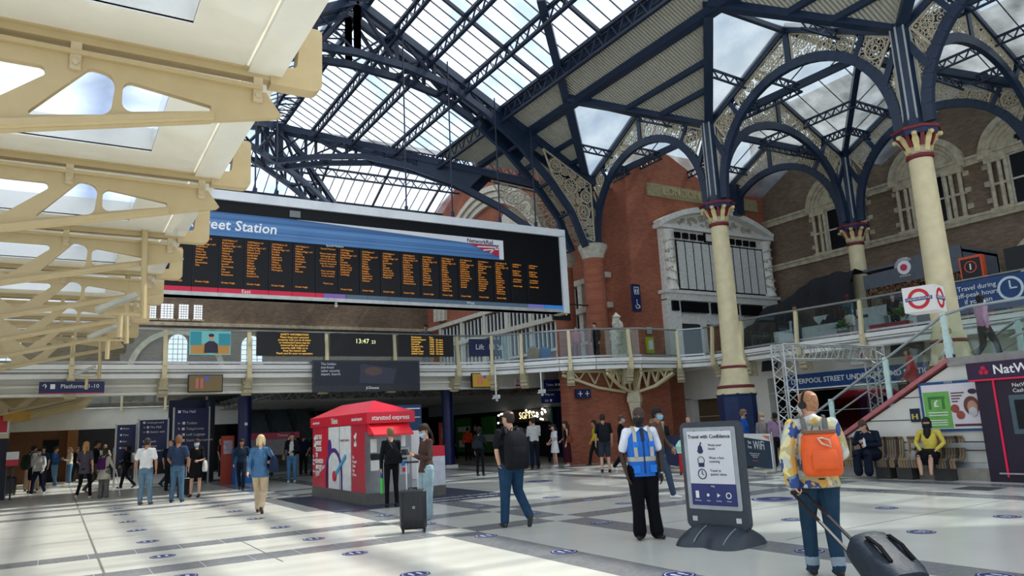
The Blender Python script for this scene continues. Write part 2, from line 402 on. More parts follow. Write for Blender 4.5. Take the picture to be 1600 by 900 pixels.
# ---- far brown wall windows
for n, (x0, x1, z0, z1, arch) in enumerate([(4.05, 4.5, 8.6, 9.45, 0), (4.75, 5.4, 8.6, 9.45, 0), (5.7, 6.2, 8.6, 9.45, 0), (6.5, 6.95, 8.6, 9.45, 0), (5.2, 6.2, 6.0, 7.7, 1), (-3, -1.8, 6, 7.7, 1), (9.2, 10.4, 6, 7.7, 1)]):
    y = 45.97; r = bpy.data.objects.new('window_%d' % (n+7), None); C.objects.link(r); tag(r, kind='structure'); g = MB(); f = MB()
    pts = [(x0, y, z0), (x1, y, z0)]; w = (x1-x0)/2
    pts += [((x0+x1)/2+w*cos(a), y, z1-w*arch+w*sin(a)*arch) for a in [pi*k/10 for k in range(11)]] if arch else [(x1, y, z1), (x0, y, z1)]
    g.prism(pts, (0, .05, 0)); g.build('window_pane', emit('daylit pane', (.75, .83, .95), 1.1), r)
    for k in range(1, 4): xx = x0+(x1-x0)*k/4; f.box((xx-.015, y-.06, z0), (xx+.015, y-.02, z1-.1*arch))
    for k in range(1, 6): zz = z0+(z1-z0)*k/6; f.box((x0, y-.06, zz-.015), (x1, y-.02, zz+.015))
    f.box((x0-.1, y-.1, z0-.1), (x1+.1, y, z0)); f.build('window_frame', stoneb, r)
b = MB(); b.box((-22, 45.8, 8.2), (21.5, 46, 8.4)); b.ring((5.7, 45.9, 5.4), X3, Z3, 2.3, 2.6, (0, .2, 0), 20, 0, pi); struct(b, 'trim_5', stoneb)

# ---- red facade: white arch, pediments, balustraded windows
b = MB(); yc = 37.0
for rr, o in ((7.0, .5), (6.65, .35), (6.3, .2)): b.ring((21.45-o/2, yc, 8.6), Y3, Z3, rr-.32, rr, (o, 0, 0), 40, 0, pi)
for yy in (29.0, 34.4, 40.6):
    z = 12.4 if yy == 34.4 else 8.0
    b.prism([(21.3, yy-1.5, z), (21.3, yy+1.5, z), (21.3, yy+1.5, z+.3), (21.3, yy, z+1.35), (21.3, yy-1.5, z+.3)], (.35, 0, 0)) if z > 9 else None
struct(b, 'trim_6', mh('pale stone', '#cfc8b6', .7, var=.15))
b = MB()
for yy in (26.6, 28.1, 30.2, 32.6, 35.0, 37.6, 40.5, 43.5): b.box((21.15, yy-.16, 4.1), (21.45, yy+.16, 8.2))
b.box((21.0, 26, 6.7), (21.45, 46, 6.95)); b.box((21.1, 26, 8.1), (21.45, 46, 8.35)); b.box((21.1, 26, 5.2), (21.45, 46, 5.35))
struct(b, 'trim_7', mh('pale stone', '#cfc8b6', .7))
b = MB()
for y0, y1 in ((28.3, 30.0), (30.4, 32.4), (32.8, 34.8), (35.3, 37.4), (38, 40.3), (40.7, 43.2)):
    b.box((21.3, y0, 7.0), (21.46, y1, 8.0)); b.box((21.3, y0, 5.4), (21.46, y1, 6.6))
struct(b, 'window_20', blackgloss)
b = MB()
for y0, y1 in ((28.3, 30.0), (30.4, 32.4), (32.8, 34.8), (35.3, 37.4), (38, 40.3), (40.7, 43.2)):
    n = 5
    for k in range(n+1): yy = y0+(y1-y0)*k/n; b.box((21.22, yy-.05, 5.4), (21.3, yy+.05, 8.0))
struct(b, 'trim_8', white)

# ---- shops under the deck along the red side
b = MB(); b.box((21.1, 29.6, 2.45), (21.4, 46, 3.3)); struct(b, 'trim_9', greyp)
b = MB(); b.box((21.25, 29.6, 0), (21.45, 46, 2.45)); struct(b, 'wall_shops', mh('shop dark wall', '#12151c', .5))
b = MB(); b.box((21.15, 29.4, 0), (21.3, 30.7, 2.4)); struct(b, 'door_1', mh('blue door', '#10204a', .4))
b = MB(); b.box((21.1, 36.8, .2), (21.25, 41.6, 2.2)); po = b.build('hoarding', mh('green hoarding', '#3f7d3a', .5)); tag(po, 'long green and white poster hoarding on the shopfront under the bridge', 'poster')
b = MB(); b.box((21.05, 36.8, .8), (21.1, 38.2, 1.2)); b.box((21.05, 39.7, 1.4), (21.1, 41.2, 1.7)); b.box((21.05, 39.9, .5), (21.1, 41.1, .9)); b.build('white_panel', white, po)
b = MB(); b.box((21.04, 38.3, 1.5), (21.1, 39.4, 2.3)); b.build('black_panel', black, po)

# ================================================================ ROOF
AX, AZ, SL = 9.0, 18.15, .541
zr = lambda x: AZ-SL*abs(x-AX)
TY, TZS = 38.2, .465
zt = lambda y: AZ-TZS*abs(y-TY)
def rp(x, y): return (x, y, zr(x))
def tp(x, y): return (x, y, zt(y))
g = MB()
g.add([rp(9, -8), rp(15.2, -8), rp(15.2, 31.0), rp(9, 38.2)], [(0, 1, 2, 3)])
g.add([rp(9, -8), rp(-2, -8), rp(-2, 25.4), rp(9, 38.2)], [(3, 2, 1, 0)])
g.add([tp(9, 38.2), tp(21.4, 38.2), tp(21.4, 31), tp(15.2, 31)], [(0, 1, 2, 3)])
g.add([tp(9, 38.2), tp(21.4, 38.2), tp(21.4, 52), tp(-12, 52), tp(-12, 38.2)], [(0, 1, 2, 3, 4)])
g.add([tp(9, 38.2), tp(-12, 38.2), tp(-12, 25.4), tp(-2, 25.4)], [(0, 1, 2, 3)])
struct(g, 'ceiling', roofglass)
YC = [25.4, 18.0, 10.6, 3.2, -4.2]
cor = corrug('corrugated soffit', hexc('#a7a697'), (0, 1, 0), 50)
b = MB()
for y1, y0 in zip(YC, YC[1:]):
    ym = (y0+y1)/2
    b.add([rp(15.2, y1), rp(15.2, y0), rp(20, y0), (16.4, ym, 14.15), rp(20, y1)], [(0, 1, 3, 4), (1, 2, 3)])
b.add([rp(15.2, 25.4), rp(15.2, 31.0), rp(20, 25.4)], [(0, 1, 2)])
struct(b, 'ceiling_corrugated', cor)
b = MB(); b.add([tp(15.2, 31), tp(20, 25.4), tp(21.45, 25.4), tp(21.45, 31)], [(0, 1, 2, 3)]); struct(b, 'ceiling_transept', corrug('corrugated soffit two', hexc('#a7a697'), (1, 0, 0), 50))

# iron roof frame ------------------------------------------------
def lattice(b, p, q, depth, n, w=.1, wz=.05, dv=(0, 0, -1)):
    p, q, dv = V(p), V(q), V(dv)*depth
    b.bar(p, q, w, w); b.bar(p+dv, q+dv, w, w*.8)
    for k in range(n):
        a = p+(q-p)*k/n; c = p+(q-p)*(k+1)/n; m = (a+c)/2
        b.bar(a, m+dv, wz, wz); b.bar(m+dv, c, wz, wz)
rf = thing('roof_frame', 'dark iron lattice purlins and glazing bars under the main glazed roof', 'roof frame')
for x, d, ye in ((15.2, .62, 31.0), (13.6, .5, 32.7), (12.0, .5, 34.6), (10.55, .5, 36.3)):
    b = MB(); lattice(b, (x, -8, zr(x)-.08), (x, ye, zr(x)-.08), d, int((ye+8)/.75), .13); b.build('lattice_purlin', navyd, rf)
    if x > 12:
        x2 = 18-x; b = MB(); lattice(b, (x2, -8, zr(x2)-.08), (x2, 28+(x-12), zr(x2)-.08), d, 48, .13); b.build('lattice_purlin', navyd, rf)
b = MB()
for dx in (-.45, .45):
    b.bar((9+dx, -8, 18.0), (9+dx, 38, 18.0), .14, .3)
for k in range(60): y = -8+k*.78; b.bar((8.55, y, 17.8), (9.45, y+.39, 17.8), .05, .05); b.bar((9.45, y+.39, 17.8), (8.55, y+.78, 17.8), .05, .05)
b.build('ridge_beam', navyd, rf)
b = MB()
k = -8.
while k < 38:
    xe = 15.2 if k < 31 else 9+(38.2-k)*.86
    b.bar(rp(9, k), rp(xe, k), .035, .05)
    xw = -2 if k < 25.4 else 9-(38.2-k)*.86
    b.bar(rp(9, k), rp(xw, k), .035, .05)
    k += .62
for k in range(55):
    x = -12+.62*k
    if x < 21.4: b.bar(tp(x, 38.2), tp(x, 52), .035, .05)
    if x > 9 and x < 21.4:
        b.bar(tp(x, 38.2), tp(x, max(31, 38.2-(x-9)*1.16)), .035, .05)
b.build('glazing_bar', navyd, rf)
b = MB()
for k in range(9):
    y = -4.2+k*3.7
    xe = 15.2 if y < 31 else 13
    b.bar((9, y, 18.0), (xe, y, zr(xe)-.15), .1, .14)
    b.bar((9, y, 18.0), (-2 if y < 25.4 else 4, y, zr(-2 if y < 25.4 else 4)-.15), .1, .14)
for x in (12.7, 16.4, 20.1, 5.3, 1.6, -2.1): b.bar((x, 38.2, 17.95), (x, 52, zt(52)-.15), .1, .14)
parts(b, 'rafter', navyd, rf)
for y, xa in ((40.6, 21.4), (43.1, 21.4), (45.8, 21.4), (35.5, 21.4), (33, 21.4)):
    b = MB(); lattice(b, ((-12 if y > 38 else 9+(38.2-y)*.86), y, zt(y)-.08), (xa, y, zt(y)-.08), .45, 40 if y > 38 else 16, .11); b.build('lattice_purlin', navyd, rf)
# purlins of the corrugated slope
b = MB()
for x, w in ((15.5, .32), (16.64, .34), (17.9, .16), (18.75, .16)):
    for y1, y0 in zip(YC, YC[1:]):
        ym = (y0+y1)/2
        if x <= 16.64: b.bar((x, y0, zr(x)-.1), (x, y1, zr(x)-.1), w, .28)
        else:
            e = (20-x)/3.6*3.7
            for yc_, s in ((y0, 1), (y1, -1)):
                if 25.5 > yc_ > -5: b.bar((x, yc_, zr(x)-.08), (x, yc_+s*e, zr(x)-.08), w, .18)
    if x > 15.6: b.bar((x, 25.4, zr(x)-.1), (x, 25.4+(20-x)*1.16, zr(x)-.1), w*.8, .22)
parts(b, 'purlin', navy, rf)
b = MB()
for yc_ in YC:
    for s in (-1, 1):
        if yc_ == 25.4 and s == 1: continue
        b.bar((20, yc_, 12.25), (16.4, yc_+s*3.7, 14.05), .3, .3)
b.bar((20, 25.4, 12.2), (13.2, 18.6, 15.75), .3, .3)
parts(b, 'valley_beam', navy, rf)
b = MB()   # gutter walkway hooks beside the lowest purlin
for k in range(40):
    y = k*.8-2; b.box((15.75, y, 14.5), (16.1, y+.05, 14.53)); b.box((15.75, y, 14.5), (15.78, y+.05, 14.75))
parts(b, 'gutter_bracket', cream, rf)

def main_truss(name, A, B, label, mirror=False):
    """A = ridge point, B = pier top (xy); profile from s=0 ridge to s=1 pier"""
    A, B = V(A), V(B); d = B-A; L = d.length/11.0
    P = lambda s, z: (A.x+d.x*s/11, A.y+d.y*s/11, z)
    n = V((d.y, -d.x)).normalized()
    r = thing(name, label, 'roof truss')
    low = [(0, 15.8), (2.05, 15.66), (3.85, 15.3), (5.5, 14.45), (7.1, 13.3), (8.6, 11.85), (9.6, 10.6), (10.25, 9.1)]
    for sgn in (-1, 1):
        o = V((n.x*.5*sgn, n.y*.5*sgn, 0)); Q = lambda s, z: V(P(s, z))+o
        b = MB(); b.bar(Q(0, 17.95), Q(11, 12.05), .22, .3); b.build('top_chord', navy, r)
        b = MB(); b.path([Q(s, z) for s, z in low], .2, .26); b.build('bottom_chord', navy, r)
        b = MB(); zt_ = lambda s: 17.95-.5364*s
        def zl(s):
            for (s0, z0), (s1, z1) in zip(low, low[1:]):
                if s0 <= s <= s1: return z0+(z1-z0)*(s-s0)/(s1-s0)
        ss = [0, 1.6, 3.2, 4.6, 5.8]
        for i, s in enumerate(ss):
            b.bar(Q(s, zt_(s)), Q(s, zl(s)), .13 if i else .25, .13)
            if i < len(ss)-1: b.bar(Q(s, zt_(s)), Q(ss[i+1], zl(ss[i+1])), .12, .12); b.bar(Q(ss[i+1], zt_(ss[i+1])), Q(s, zl(s)), .07, .07)
        parts(b, 'web_bar', navyd, r)
        b = MB(); b.prism([Q(5.8, zt_(5.8)), Q(8.2, zt_(8.2)), Q(7.6, zl(7.6)), Q(5.8, zl(5.8))], n.to_3d()*.06); parts(b, 'web_plate', navy, r)
    b = MB()
    for s in (1.6, 3.2, 4.6, 5.8, 7.5): b.bar(V(P(s, 17.95-.5364*s))+n.to_3d()*.5, V(P(s, 17.95-.5364*s))-n.to_3d()*.5, .12, .12)
    for s, z in low[1:-1]: b.bar(V(P(s, z))+n.to_3d()*.5, V(P(s, z))-n.to_3d()*.5, .12, .12)
    parts(b, 'cross_tie', navyd, r)
    return r, P, low
# ================================================================ fretwork & arcade
def inpoly(x, y, P):
    c = False; j = len(P)-1
    for i in range(len(P)):
        if (P[i][1] > y) != (P[j][1] > y) and x < (P[j][0]-P[i][0])*(y-P[i][1])/(P[j][1]-P[i][1])+P[i][0]: c = not c
        j = i
    return c
def edist(x, y, P):
    d = 9
    for i in range(len(P)):
        ax, ay = P[i-1]; bx, by = P[i]; dx, dy = bx-ax, by-ay; L = dx*dx+dy*dy
        t_ = max(0, min(1, ((x-ax)*dx+(y-ay)*dy)/L)) if L else 0
        d = min(d, math.hypot(x-ax-t_*dx, y-ay-t_*dy))
    return d
def fret(P, to3, nrm, parent, seed, dens=1., rmax=.34):
    """cast-iron fret panel: rings, rosettes and scrolls packed inside polygon P"""
    R = random.Random(seed); b = MB(); cs = []
    x0, x1 = min(p[0] for p in P), max(p[0] for p in P); y0, y1 = min(p[1] for p in P), max(p[1] for p in P)
    O = V(to3(0, 0)); ux = V(to3(1, 0))-O; uy = V(to3(0, 1))-O; nv = V(nrm)*.03
    for k in range(int(1500*dens)):
        x, y = R.uniform(x0, x1), R.uniform(y0, y1)
        if not inpoly(x, y, P): continue
        d = edist(x, y, P)
        for cx, cy, cr in cs: d = min(d, math.hypot(x-cx, y-cy)-cr)
        if d < .055: continue
        if k < 500 and d < .17: continue
        r = min(d, rmax); cs.append((x, y, r))
        c = to3(x, y); w = max(.018, r*.13)
        b.ring(c, ux, uy, r-w, r+.008, nv, 16 if r > .12 else 9)
        if r > .14:
            m = 6 if r < .24 else 8
            for j in range(m):
                a = 2*pi*j/m; q = to3(x+cos(a)*r*.6, y+sin(a)*r*.6); b.ring(q, ux, uy, r*.2-.012, r*.2+.008, nv, 8)
            b.ring(c, ux, uy, r*.2, r*.34, nv, 9)
        elif r > .08: b.ring(c, ux, uy, 0, r*.35, nv, 7)
    for i in range(len(P)):
        b.bar(to3(*P[i-1]), to3(*P[i]), .06, .05, nrm)
    b.build('fret_panel', gold, parent)
def arch(label, a, c, a_on=True, c_on=True, frets=True, seed=1):
    """gabled arcade arch between two column nodes a and c (xy)"""
    a, c = V(a), V(c); d = c-a; L = d.length; u = d/L; n = V((-u.y, u.x, 0))
    T = lambda s, z: (a.x+u.x*s, a.y+u.y*s, z)
    r = thing('arcade_arch', label, 'arch')
    hw = L/2-.42
    intr = [(L/2-hw*cos(t_)*(1 if True else 1), 9.25+3.55*sin(t_)**.9) for t_ in [pi*k/28 for k in range(29)]]
    keep = [p for p in intr if (a_on or p[0] > L*.38) and (c_on or p[0] < L*.8)]
    b = MB(); b.path([T(s, z) for s, z in keep], .3, .17, n); 
    # path bars need an 'up' along the arch plane normal -> broad soffit
    b.build('arch_rib', navy, r)
    gz = lambda s: 12.15+(14.15-12.15)*(1-abs(s-L/2)/(L/2))
    b = MB()
    b.bar(T(0, gz(0)), T(L/2, gz(L/2)), .22, .3); b.bar(T(L/2, gz(L/2)), T(L, gz(L)), .22, .3)
    b.build('gable_rafter', navy, r)
    b = MB(); b.bar(T(L/2, 12.8), T(L/2, 14.1), .2, .16, n)
    for s0, s1 in ((L*.2, L*.14), (L*.8, L*.86)):
        zi = 9.25+3.55*(max(0, 1-((s0-L/2)/hw)**2))**.45
        b.bar(T(s0, zi), T(s1+(.35 if s1 < s0 else -.35)*0, gz(s1)-.05), .16, .13, n)
    for s0, q in ((0, .06), (L, .06)):
        s1 = s0+(1 if s0 == 0 else -1)*L*.09; zi = 9.25+3.55*(max(0, 1-((s1-L/2)/hw)**2))**.45
        b.bar(T(s0, 12.0), T(s1, zi), .2, .2, n)
    parts(b, 'spandrel_bar', navy, r)
    zi = lambda s: 9.25+3.55*(max(0, 1-((s-L/2)/hw)**2))**.45+.1
    if frets:
        def seg(s0, s1, k=8):
            P_ = [(s0+(s1-s0)*i/k, zi(s0+(s1-s0)*i/k)) for i in range(k+1)]
            return P_
        pans = []
        if a_on:
            pans.append([(.34, 9.6)]+[(.5+(L*.085-.5)*i/4, zi(.5+(L*.085-.5)*i/4)) for i in range(5)]+[(.34, 11.75)])
            pans.append(seg(L*.115, L*.2-.12)+[(L*.15, gz(L*.15)-.2), (.3, gz(.3)-.2)])
        pans.append(seg(L*.2+.12, L/2-.14)+[(L/2-.14, gz(L/2)-.24), (L*.18, gz(L*.18)-.2)])
        pans.append(seg(L/2+.14, L*.8-.12)+[(L*.82, gz(L*.82)-.2), (L/2+.14, gz(L/2)-.24)])
        if c_on:
            pans.append(seg(L*.8+.12, L*.885)+[(L-.3, gz(.3)-.2), (L*.85, gz(L*.85)-.2)])
            pans.append([(L-.34, 11.75)]+[(L*.915+(L-.5-L*.915)*i/4, zi(L*.915+(L-.5-L*.915)*i/4)) for i in range(5)]+[(L-.34, 9.6)])
        for i, P_ in enumerate(pans): fret(P_, T, n, r, seed*10+i, 1.2)
        rb = MB()
        for P_ in pans: rb.bar(T(*P_[-1]), T(*P_[-2]), .03, .03, n)
        parts(rb, 'red_beading', redp, r)
    if not c_on:
        b = MB(); s = keep[-1][0]; b.prism([T(s, keep[-1][1]-.9), T(s+.25, keep[-1][1]-.9), T(s+.5, keep[-1][1]+.6), T(s-.1, keep[-1][1]+.6)], n*.5); parts(b, 'corbel', navy, r)
    return r
arch('near arcade arch with fretwork between the two cream columns left of the roundel', (20, 18), (20, 10.6), seed=3)
arch('fretwork arch from the brick pier to the nearest-left cream column, framing the red wall', (20, 25.4), (20, 18), seed=4)
arch('fretwork arch running back from the left cream column to the column before the draped stall', (20, 18), (28, 18), seed=5)
arch('fretwork arch framing the first gothic windows, behind the middle column', (28, 18), (28, 10.6), seed=6)
arch('fretwork arch from the rear column towards the corner of the red wall', (28, 18), (28, 25.4), c_on=False, seed=7)
arch('large fretwork arch at the top right corner, springing from the tallest column', (20, 10.6), (28, 10.6), seed=8)
arch('arcade arch passing overhead beyond the right edge', (20, 10.6), (20, 3.2), seed=9)

# groined aisle roofs over each bay
ag = MB(); av = MB()
for x0, x1 in ((20, 28),):
    for y1, y0 in ((25.4, 18), (18, 10.6), (10.6, 3.2)):
        xm, ym = (x0+x1)/2, (y0+y1)/2; c = (xm, ym, 14.15)
        cn = [(x0, y0, 12.2), (x1, y0, 12.2), (x1, y1, 12.2), (x0, y1, 12.2)]; md = [(xm, y0, 14.15), (x1, ym, 14.15), (xm, y1, 14.15), (x0, ym, 14.15)]
        for k in range(4):
            ag.add([cn[k], md[k], c], [(0, 1, 2)]); ag.add([md[k], cn[(k+1) % 4], c], [(0, 1, 2)])
            av.bar(V(cn[k])-Z3*.1, V(c)-Z3*.1, .2, .26); av.bar(V(md[k])-Z3*.05, V(c)-Z3*.05, .14, .18)
            for f in (.35, .62):
                p = V(cn[k]).lerp(V(c), f)
                for m_ in (md[k], md[k-1]):
                    q = V(m_).lerp(V(c), f) if False else V(cn[k]).lerp(V(m_), f); lattice(av, p-Z3*.12, q-Z3*.12, .28, 6, .07, .04)
            for f in (.2, .5, .8):
                for m_ in (md[k], md[k-1]): av.bar(V(m_).lerp(V(c), f), V(cn[k]).lerp(V(c), f), .03, .04)
        # cross ridge running west into the nave roof
        if x0 == 20:
            for yy in (y0, y1): ag.add([(20, yy, 12.2), (16.4, ym, 14.15), (20, ym, 14.15)], [(0, 1, 2)])
            av.bar((16.4, ym, 14.05), (20, ym, 14.05), .14, .18)
            for yy in (y0, y1): lattice(av, (18.3, (yy+ym)/2+(.1 if yy < ym else -.1), 13.1), (20, (yy+ym)/2, 13.1), .28, 3, .07, .04)
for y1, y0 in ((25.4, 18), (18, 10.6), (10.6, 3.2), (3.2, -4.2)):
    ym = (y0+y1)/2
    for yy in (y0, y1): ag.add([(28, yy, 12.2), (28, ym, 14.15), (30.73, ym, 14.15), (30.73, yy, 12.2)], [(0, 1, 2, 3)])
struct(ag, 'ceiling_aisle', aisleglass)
o = av.build('aisle_roof_frame', navy); tag(o, 'dark iron valley beams and lattices of the groined glass roof over the right aisle', 'roof frame')

# columns --------------------------------------------------------
def column(x, y, label):
    r = thing('iron_column', label, 'column', (x, y, 0))
    b = MB(); b.loft([((0, 0, z), rr, rr) for z, rr in ((0, .7), (.25, .7), (.3, .64), (2.2, .64), (2.28, .68), (2.32, .68))], 8); b.build('plinth', mh('plinth navy', '#152850', .45), r)
    b = MB(); b.lathe([(.66, 2.3), (.66, 2.42), (.6, 2.5), (.56, 2.6), (.48, 2.8), (.44, 3.05), (.42, 3.2), (.42, 3.4), (.36, 3.5), (.33, 5.2), (.3, 8.3)], n=28); b.build('shaft', ivory, r, True)
    b = MB(); b.lathe([(.6, 2.5), (.64, 2.54), (.62, 2.6), (.5, 2.62)], n=28); b.lathe([(.42, 3.18), (.45, 3.22), (.42, 3.28)], n=28); b.lathe([(.31, 8.26), (.35, 8.3), (.35, 8.38), (.3, 8.4)], n=28); parts(b, 'red_band', redp, r, True)
    b = MB(); b.lathe([(.3, 8.38), (.3, 8.62), (.36, 8.8)], n=24); b.build('necking', stoneb, r, True)
    b = MB()
    for k in range(8):
        a = k*pi/4+pi/8; e = V((cos(a), sin(a), 0)); s = V((-sin(a), cos(a), 0))
        pts = [e*.29+Z3*8.45, e*.34+Z3*8.65, e*.44+Z3*8.82, e*.56+Z3*8.93, e*.58+Z3*8.86]
        for i, (p, q) in enumerate(zip(pts, pts[1:])): b.bar(p, q, .19-.03*i if i else .14, .07, e)
        b.ball(tuple(e*.57+Z3*8.89), .065, 8)
    parts(b, 'acanthus_leaf', mh('leaf gold', '#cdbb86', .5), r)
    b = MB(); 
    for k in range(8):
        a = k*pi/4; e = V((cos(a), sin(a), 0)); b.bar(e*.34+Z3*8.6, e*.5+Z3*8.92, .1, .05, e)
    parts(b, 'red_leaf', redp, r)
    b = MB(); b.loft([((0, 0, 8.9), .56, .56), ((0, 0, 9.0), .6, .6), ((0, 0, 9.04), .6, .6)], 8); b.build('abacus', mh('abacus navy', '#20284f', .5), r)
    b = MB(); b.loft([((0, 0, 9.03), .64, .64), ((0, 0, 9.1), .66, .66), ((0, 0, 9.14), .58, .58)], 8); b.build('abacus_rim', redp, r)
    b = MB(); b.loft([((0, 0, 9.1), .34, .34), ((0, 0, 9.6), .27, .27), ((0, 0, 12.3), .27, .27)], 8); b.build('upper_post', navy, r)
    b = MB(); 
    for a in (pi*.25, pi*.75, pi*1.25, pi*1.75, pi*1.5, pi): b.tube([(cos(a)*.27, sin(a)*.27, 9.2), (cos(a)*.27, sin(a)*.27, 12.2)], .03, 6)
    parts(b, 'post_beading', greyp, r)
    return r
column(20, 18, 'cream iron column in front of the marble memorial, blue plinth')
column(20, 10.6, 'tallest cream iron column, rising beside the roundel cube and stairs')
column(28, 18, 'cream iron column farther back, between the gothic windows')
def pier(x, y, label):
    r = thing('brick_pier', label, 'pier', (x, y, 0))
    b = MB(); b.loft([((0, 0, 0), .5, .5), ((0, 0, 8.75), .46, .46)], 20); b.build('shaft', redbrick_r, r, True)
    b = MB(); b.lathe([(.47, 8.7), (.5, 8.8), (.5, 8.86), (.62, 9.1), (.66, 9.16), (.66, 9.3), (.58, 9.34)], n=24); b.build('capital', stone, r, True)
    b = MB(); b.loft([((0, 0, 9.3), .32, .32), ((0, 0, 12.3), .27, .27)], 8); b.build('upper_post', navy, r)
    return r
pier(20.0, 25.4, 'red brick pier with stone capital at the corner, right one of the pair')
pier(19.9, 27.6, 'red brick pier with stone capital, left and rearward one of the pair')

r, P_, low = main_truss('roof_truss', (9, 25.4), (20, 25.4), 'nearer double arched iron roof truss spanning the hall above the departure board')
for k, (s0, s1) in enumerate(((8.3, 10.6),)):
    for sg in (-.5, .5):
        fret([(8.3, 13.3), (10.75, 12.0), (10.75, 9.4), (10.3, 9.5), (9.7, 10.85), (8.75, 12.05)], lambda s, z, sg=sg: V(P_(s, z))+V((0, sg, 0)), (0, 1, 0), r, 77+k, .8)
r2, P_, low = main_truss('roof_truss', (9, 25.4), (-2, 25.4), 'left half of the nearer roof truss, falling away behind the cream canopy')
r3, P3, low = main_truss('roof_truss', (9, 38.2), (20, 26.6), 'farther diagonal iron roof truss at the crossing, behind the nearer truss')
dd = V((11, -11.6)).normalized(); nn = V((dd.y, -dd.x, 0))
fret([(8.3, 13.3), (10.75, 12.0), (10.75, 9.4), (10.3, 9.5), (9.7, 10.85), (8.75, 12.05)], lambda s, z: V(P3(s, z)), nn, r3, 79, .8)
r4, P4, low = main_truss('roof_truss', (9, 38.2), (-2, 25.4), 'diagonal iron roof truss running down to the left from the far crossing apex')
r5, P5, low = main_truss('roof_truss', (9, 38.2), (20, 50), 'farthest iron roof truss seen just above the departure board')
# ================================================================ CREAM CANOPY
rib_c = mh('canopy cream', '#c2ae84', .5, var=.04, spec=.3)
pan_w = mh('canopy white panel', '#e9e6da', .12, var=.02, spec=.6)
can_g = glass('canopy rooflight', (.62, .68, .75), .1, .3, ((.72, .77, .86), .95))
def plate_with_holes(outer, holes, thick, to3, nrm):
    bm = bmesh.new(); ed = []
    for loop in [outer]+holes:
        vs = [bm.verts.new(to3(*p)) for p in loop]
        for i in range(len(vs)): ed.append(bm.edges.new((vs[i-1], vs[i])))
    bmesh.ops.triangle_fill(bm, use_beauty=True, use_dissolve=False, edges=ed)
    fs = [f for f in bm.faces]
    r = bmesh.ops.extrude_face_region(bm, geom=fs)
    bmesh.ops.translate(bm, vec=V(nrm)*thick, verts=[v for v in r['geom'] if isinstance(v, bmesh.types.BMVert)])
    bmesh.ops.recalc_face_normals(bm, faces=bm.faces)
    me = bpy.data.meshes.new('plate'); bm.to_mesh(me); bm.free(); return me
def rtri(pts, r, n=5):
    """polygon with rounded corners; r list"""
    out = []
    for i, p in enumerate(pts):
        a = V(pts[i-1]); c = V(pts[(i+1) % len(pts)]); p = V(p); rr = r[i] if isinstance(r, (list, tuple)) else r
        u = (a-p).normalized(); w = (c-p).normalized(); ang = u.angle(w); t_ = min(rr/math.tan(ang/2), (a-p).length*.48, (c-p).length*.48); rr = t_*math.tan(ang/2)
        ce = p+(u+w).normalized()*(rr/sin(ang/2)); s = p+u*t_-ce; e = p+w*t_-ce
        for k in range(n+1): 
            q = s.lerp(e, k/n); q = q.normalized()*rr; out.append((ce+q).to_tuple())
    return out
lo = lambda x: 4.495-.23*(1.6-x)
XL = -9.0
outer = [(1.6, 4.495), (1.63, 4.52), (1.49, 4.72), (XL, 4.8), (XL, lo(XL))]
holes = [rtri([(.32, 4.31), (.32, 4.6), (1.02, 4.5), (1.02, 4.45)], [.07, .07, .02, .02]),
         rtri([(-.36, 4.16), (.08, 4.66), (.27, 4.62), (.24, 4.27)], [.02, .08, .1, .1]),
         rtri([(-1.42, 4.6), (-.14, 4.6), (-.74, 4.1)], [.05, .05, .05])]
x = -1.0
for k in range(4):
    b0, b1 = x-1.25, x+.02; hgt = 4.52
    holes.append(rtri([(b0, lo(b0)+.16), (b1-.15, lo(b1)+.16), ((b0+b1)/2-.1, 4.55)], .05))
    x -= .62
    holes.append(rtri([(x-1.5, 4.6), (x-.55, 4.6), ((x-1.1), lo(x-1.1)+.18)], .05))
    x -= 1.28
canopy = thing('platform_canopy', 'cream cantilevered platform canopy with pierced ribs filling the upper left', 'canopy')
rib_me = plate_with_holes(outer, [h for h in holes if min(p[0] for p in h) > XL+.2], .07, lambda x, z: (x, -.035, z), (0, 1, 0)); rib_me.materials.append(rib_c)
b = MB(); b.bar((1.03, 0, lo(1.03)+.04), (XL, 0, lo(XL)+.04), .19, .05, (0, 0, 1)); b.tube([(1.03, -.06, lo(1.03)+.03), (XL, -.06, lo(XL)+.03)], .035, 8); b.bar((1.45, 0, 4.74), (XL, 0, 4.82), .16, .04)
fl_me = b.mesh('flange'); fl_me.materials.append(rib_c)
b = MB(); b.box((XL, -.06, 4.84), (1.9, .06, 4.9)); b.box((XL, -.1, 4.9), (1.6, .1, 4.92))
b.prism(rtri([(1.52, 4.8), (2.0, 4.8), (2.0, 5.0), (1.96, 5.45), (1.8, 5.45), (1.78, 5.0), (1.52, 5.0)], [.01, .09, .02, .05, .02, .05, .01]) and [(p[0], 0, p[1]) for p in rtri([(1.52, 4.8), (2.0, 4.8), (2.0, 5.45), (1.8, 5.45), (1.76, 5.0), (1.52, 4.98)], [.01, .09, .05, .02, .05, .01])], (0, .16, 0))
pur_me = b.mesh('purlin'); pur_me.materials.append(rib_c)
b = MB()
for xx in (0,): b.box((xx-.04, -.07, 4.6), (xx+.04, -.035, 4.84)); b.tube([(xx, -.09, 4.66), (xx, -.03, 4.66)], .028, 6)
lug_me = b.mesh('lug'); lug_me.materials.append(mh('lug', '#c9b795', .6))
def link(name, me, parent, loc=(0, 0, 0)):
    o = bpy.data.objects.new(name, me); C.objects.link(o); o.parent = parent; o.location = loc; return o
SP = 3.1
def quad_t(b, pts, t=.03): b.prism(pts, (0, 0, t))
b = MB(); zc = 4.93; i_ = .62
quad_t(b, [(XL, 0.05, zc), (1.28, 0.05, zc), (.77, i_, zc), (XL, i_, zc)])
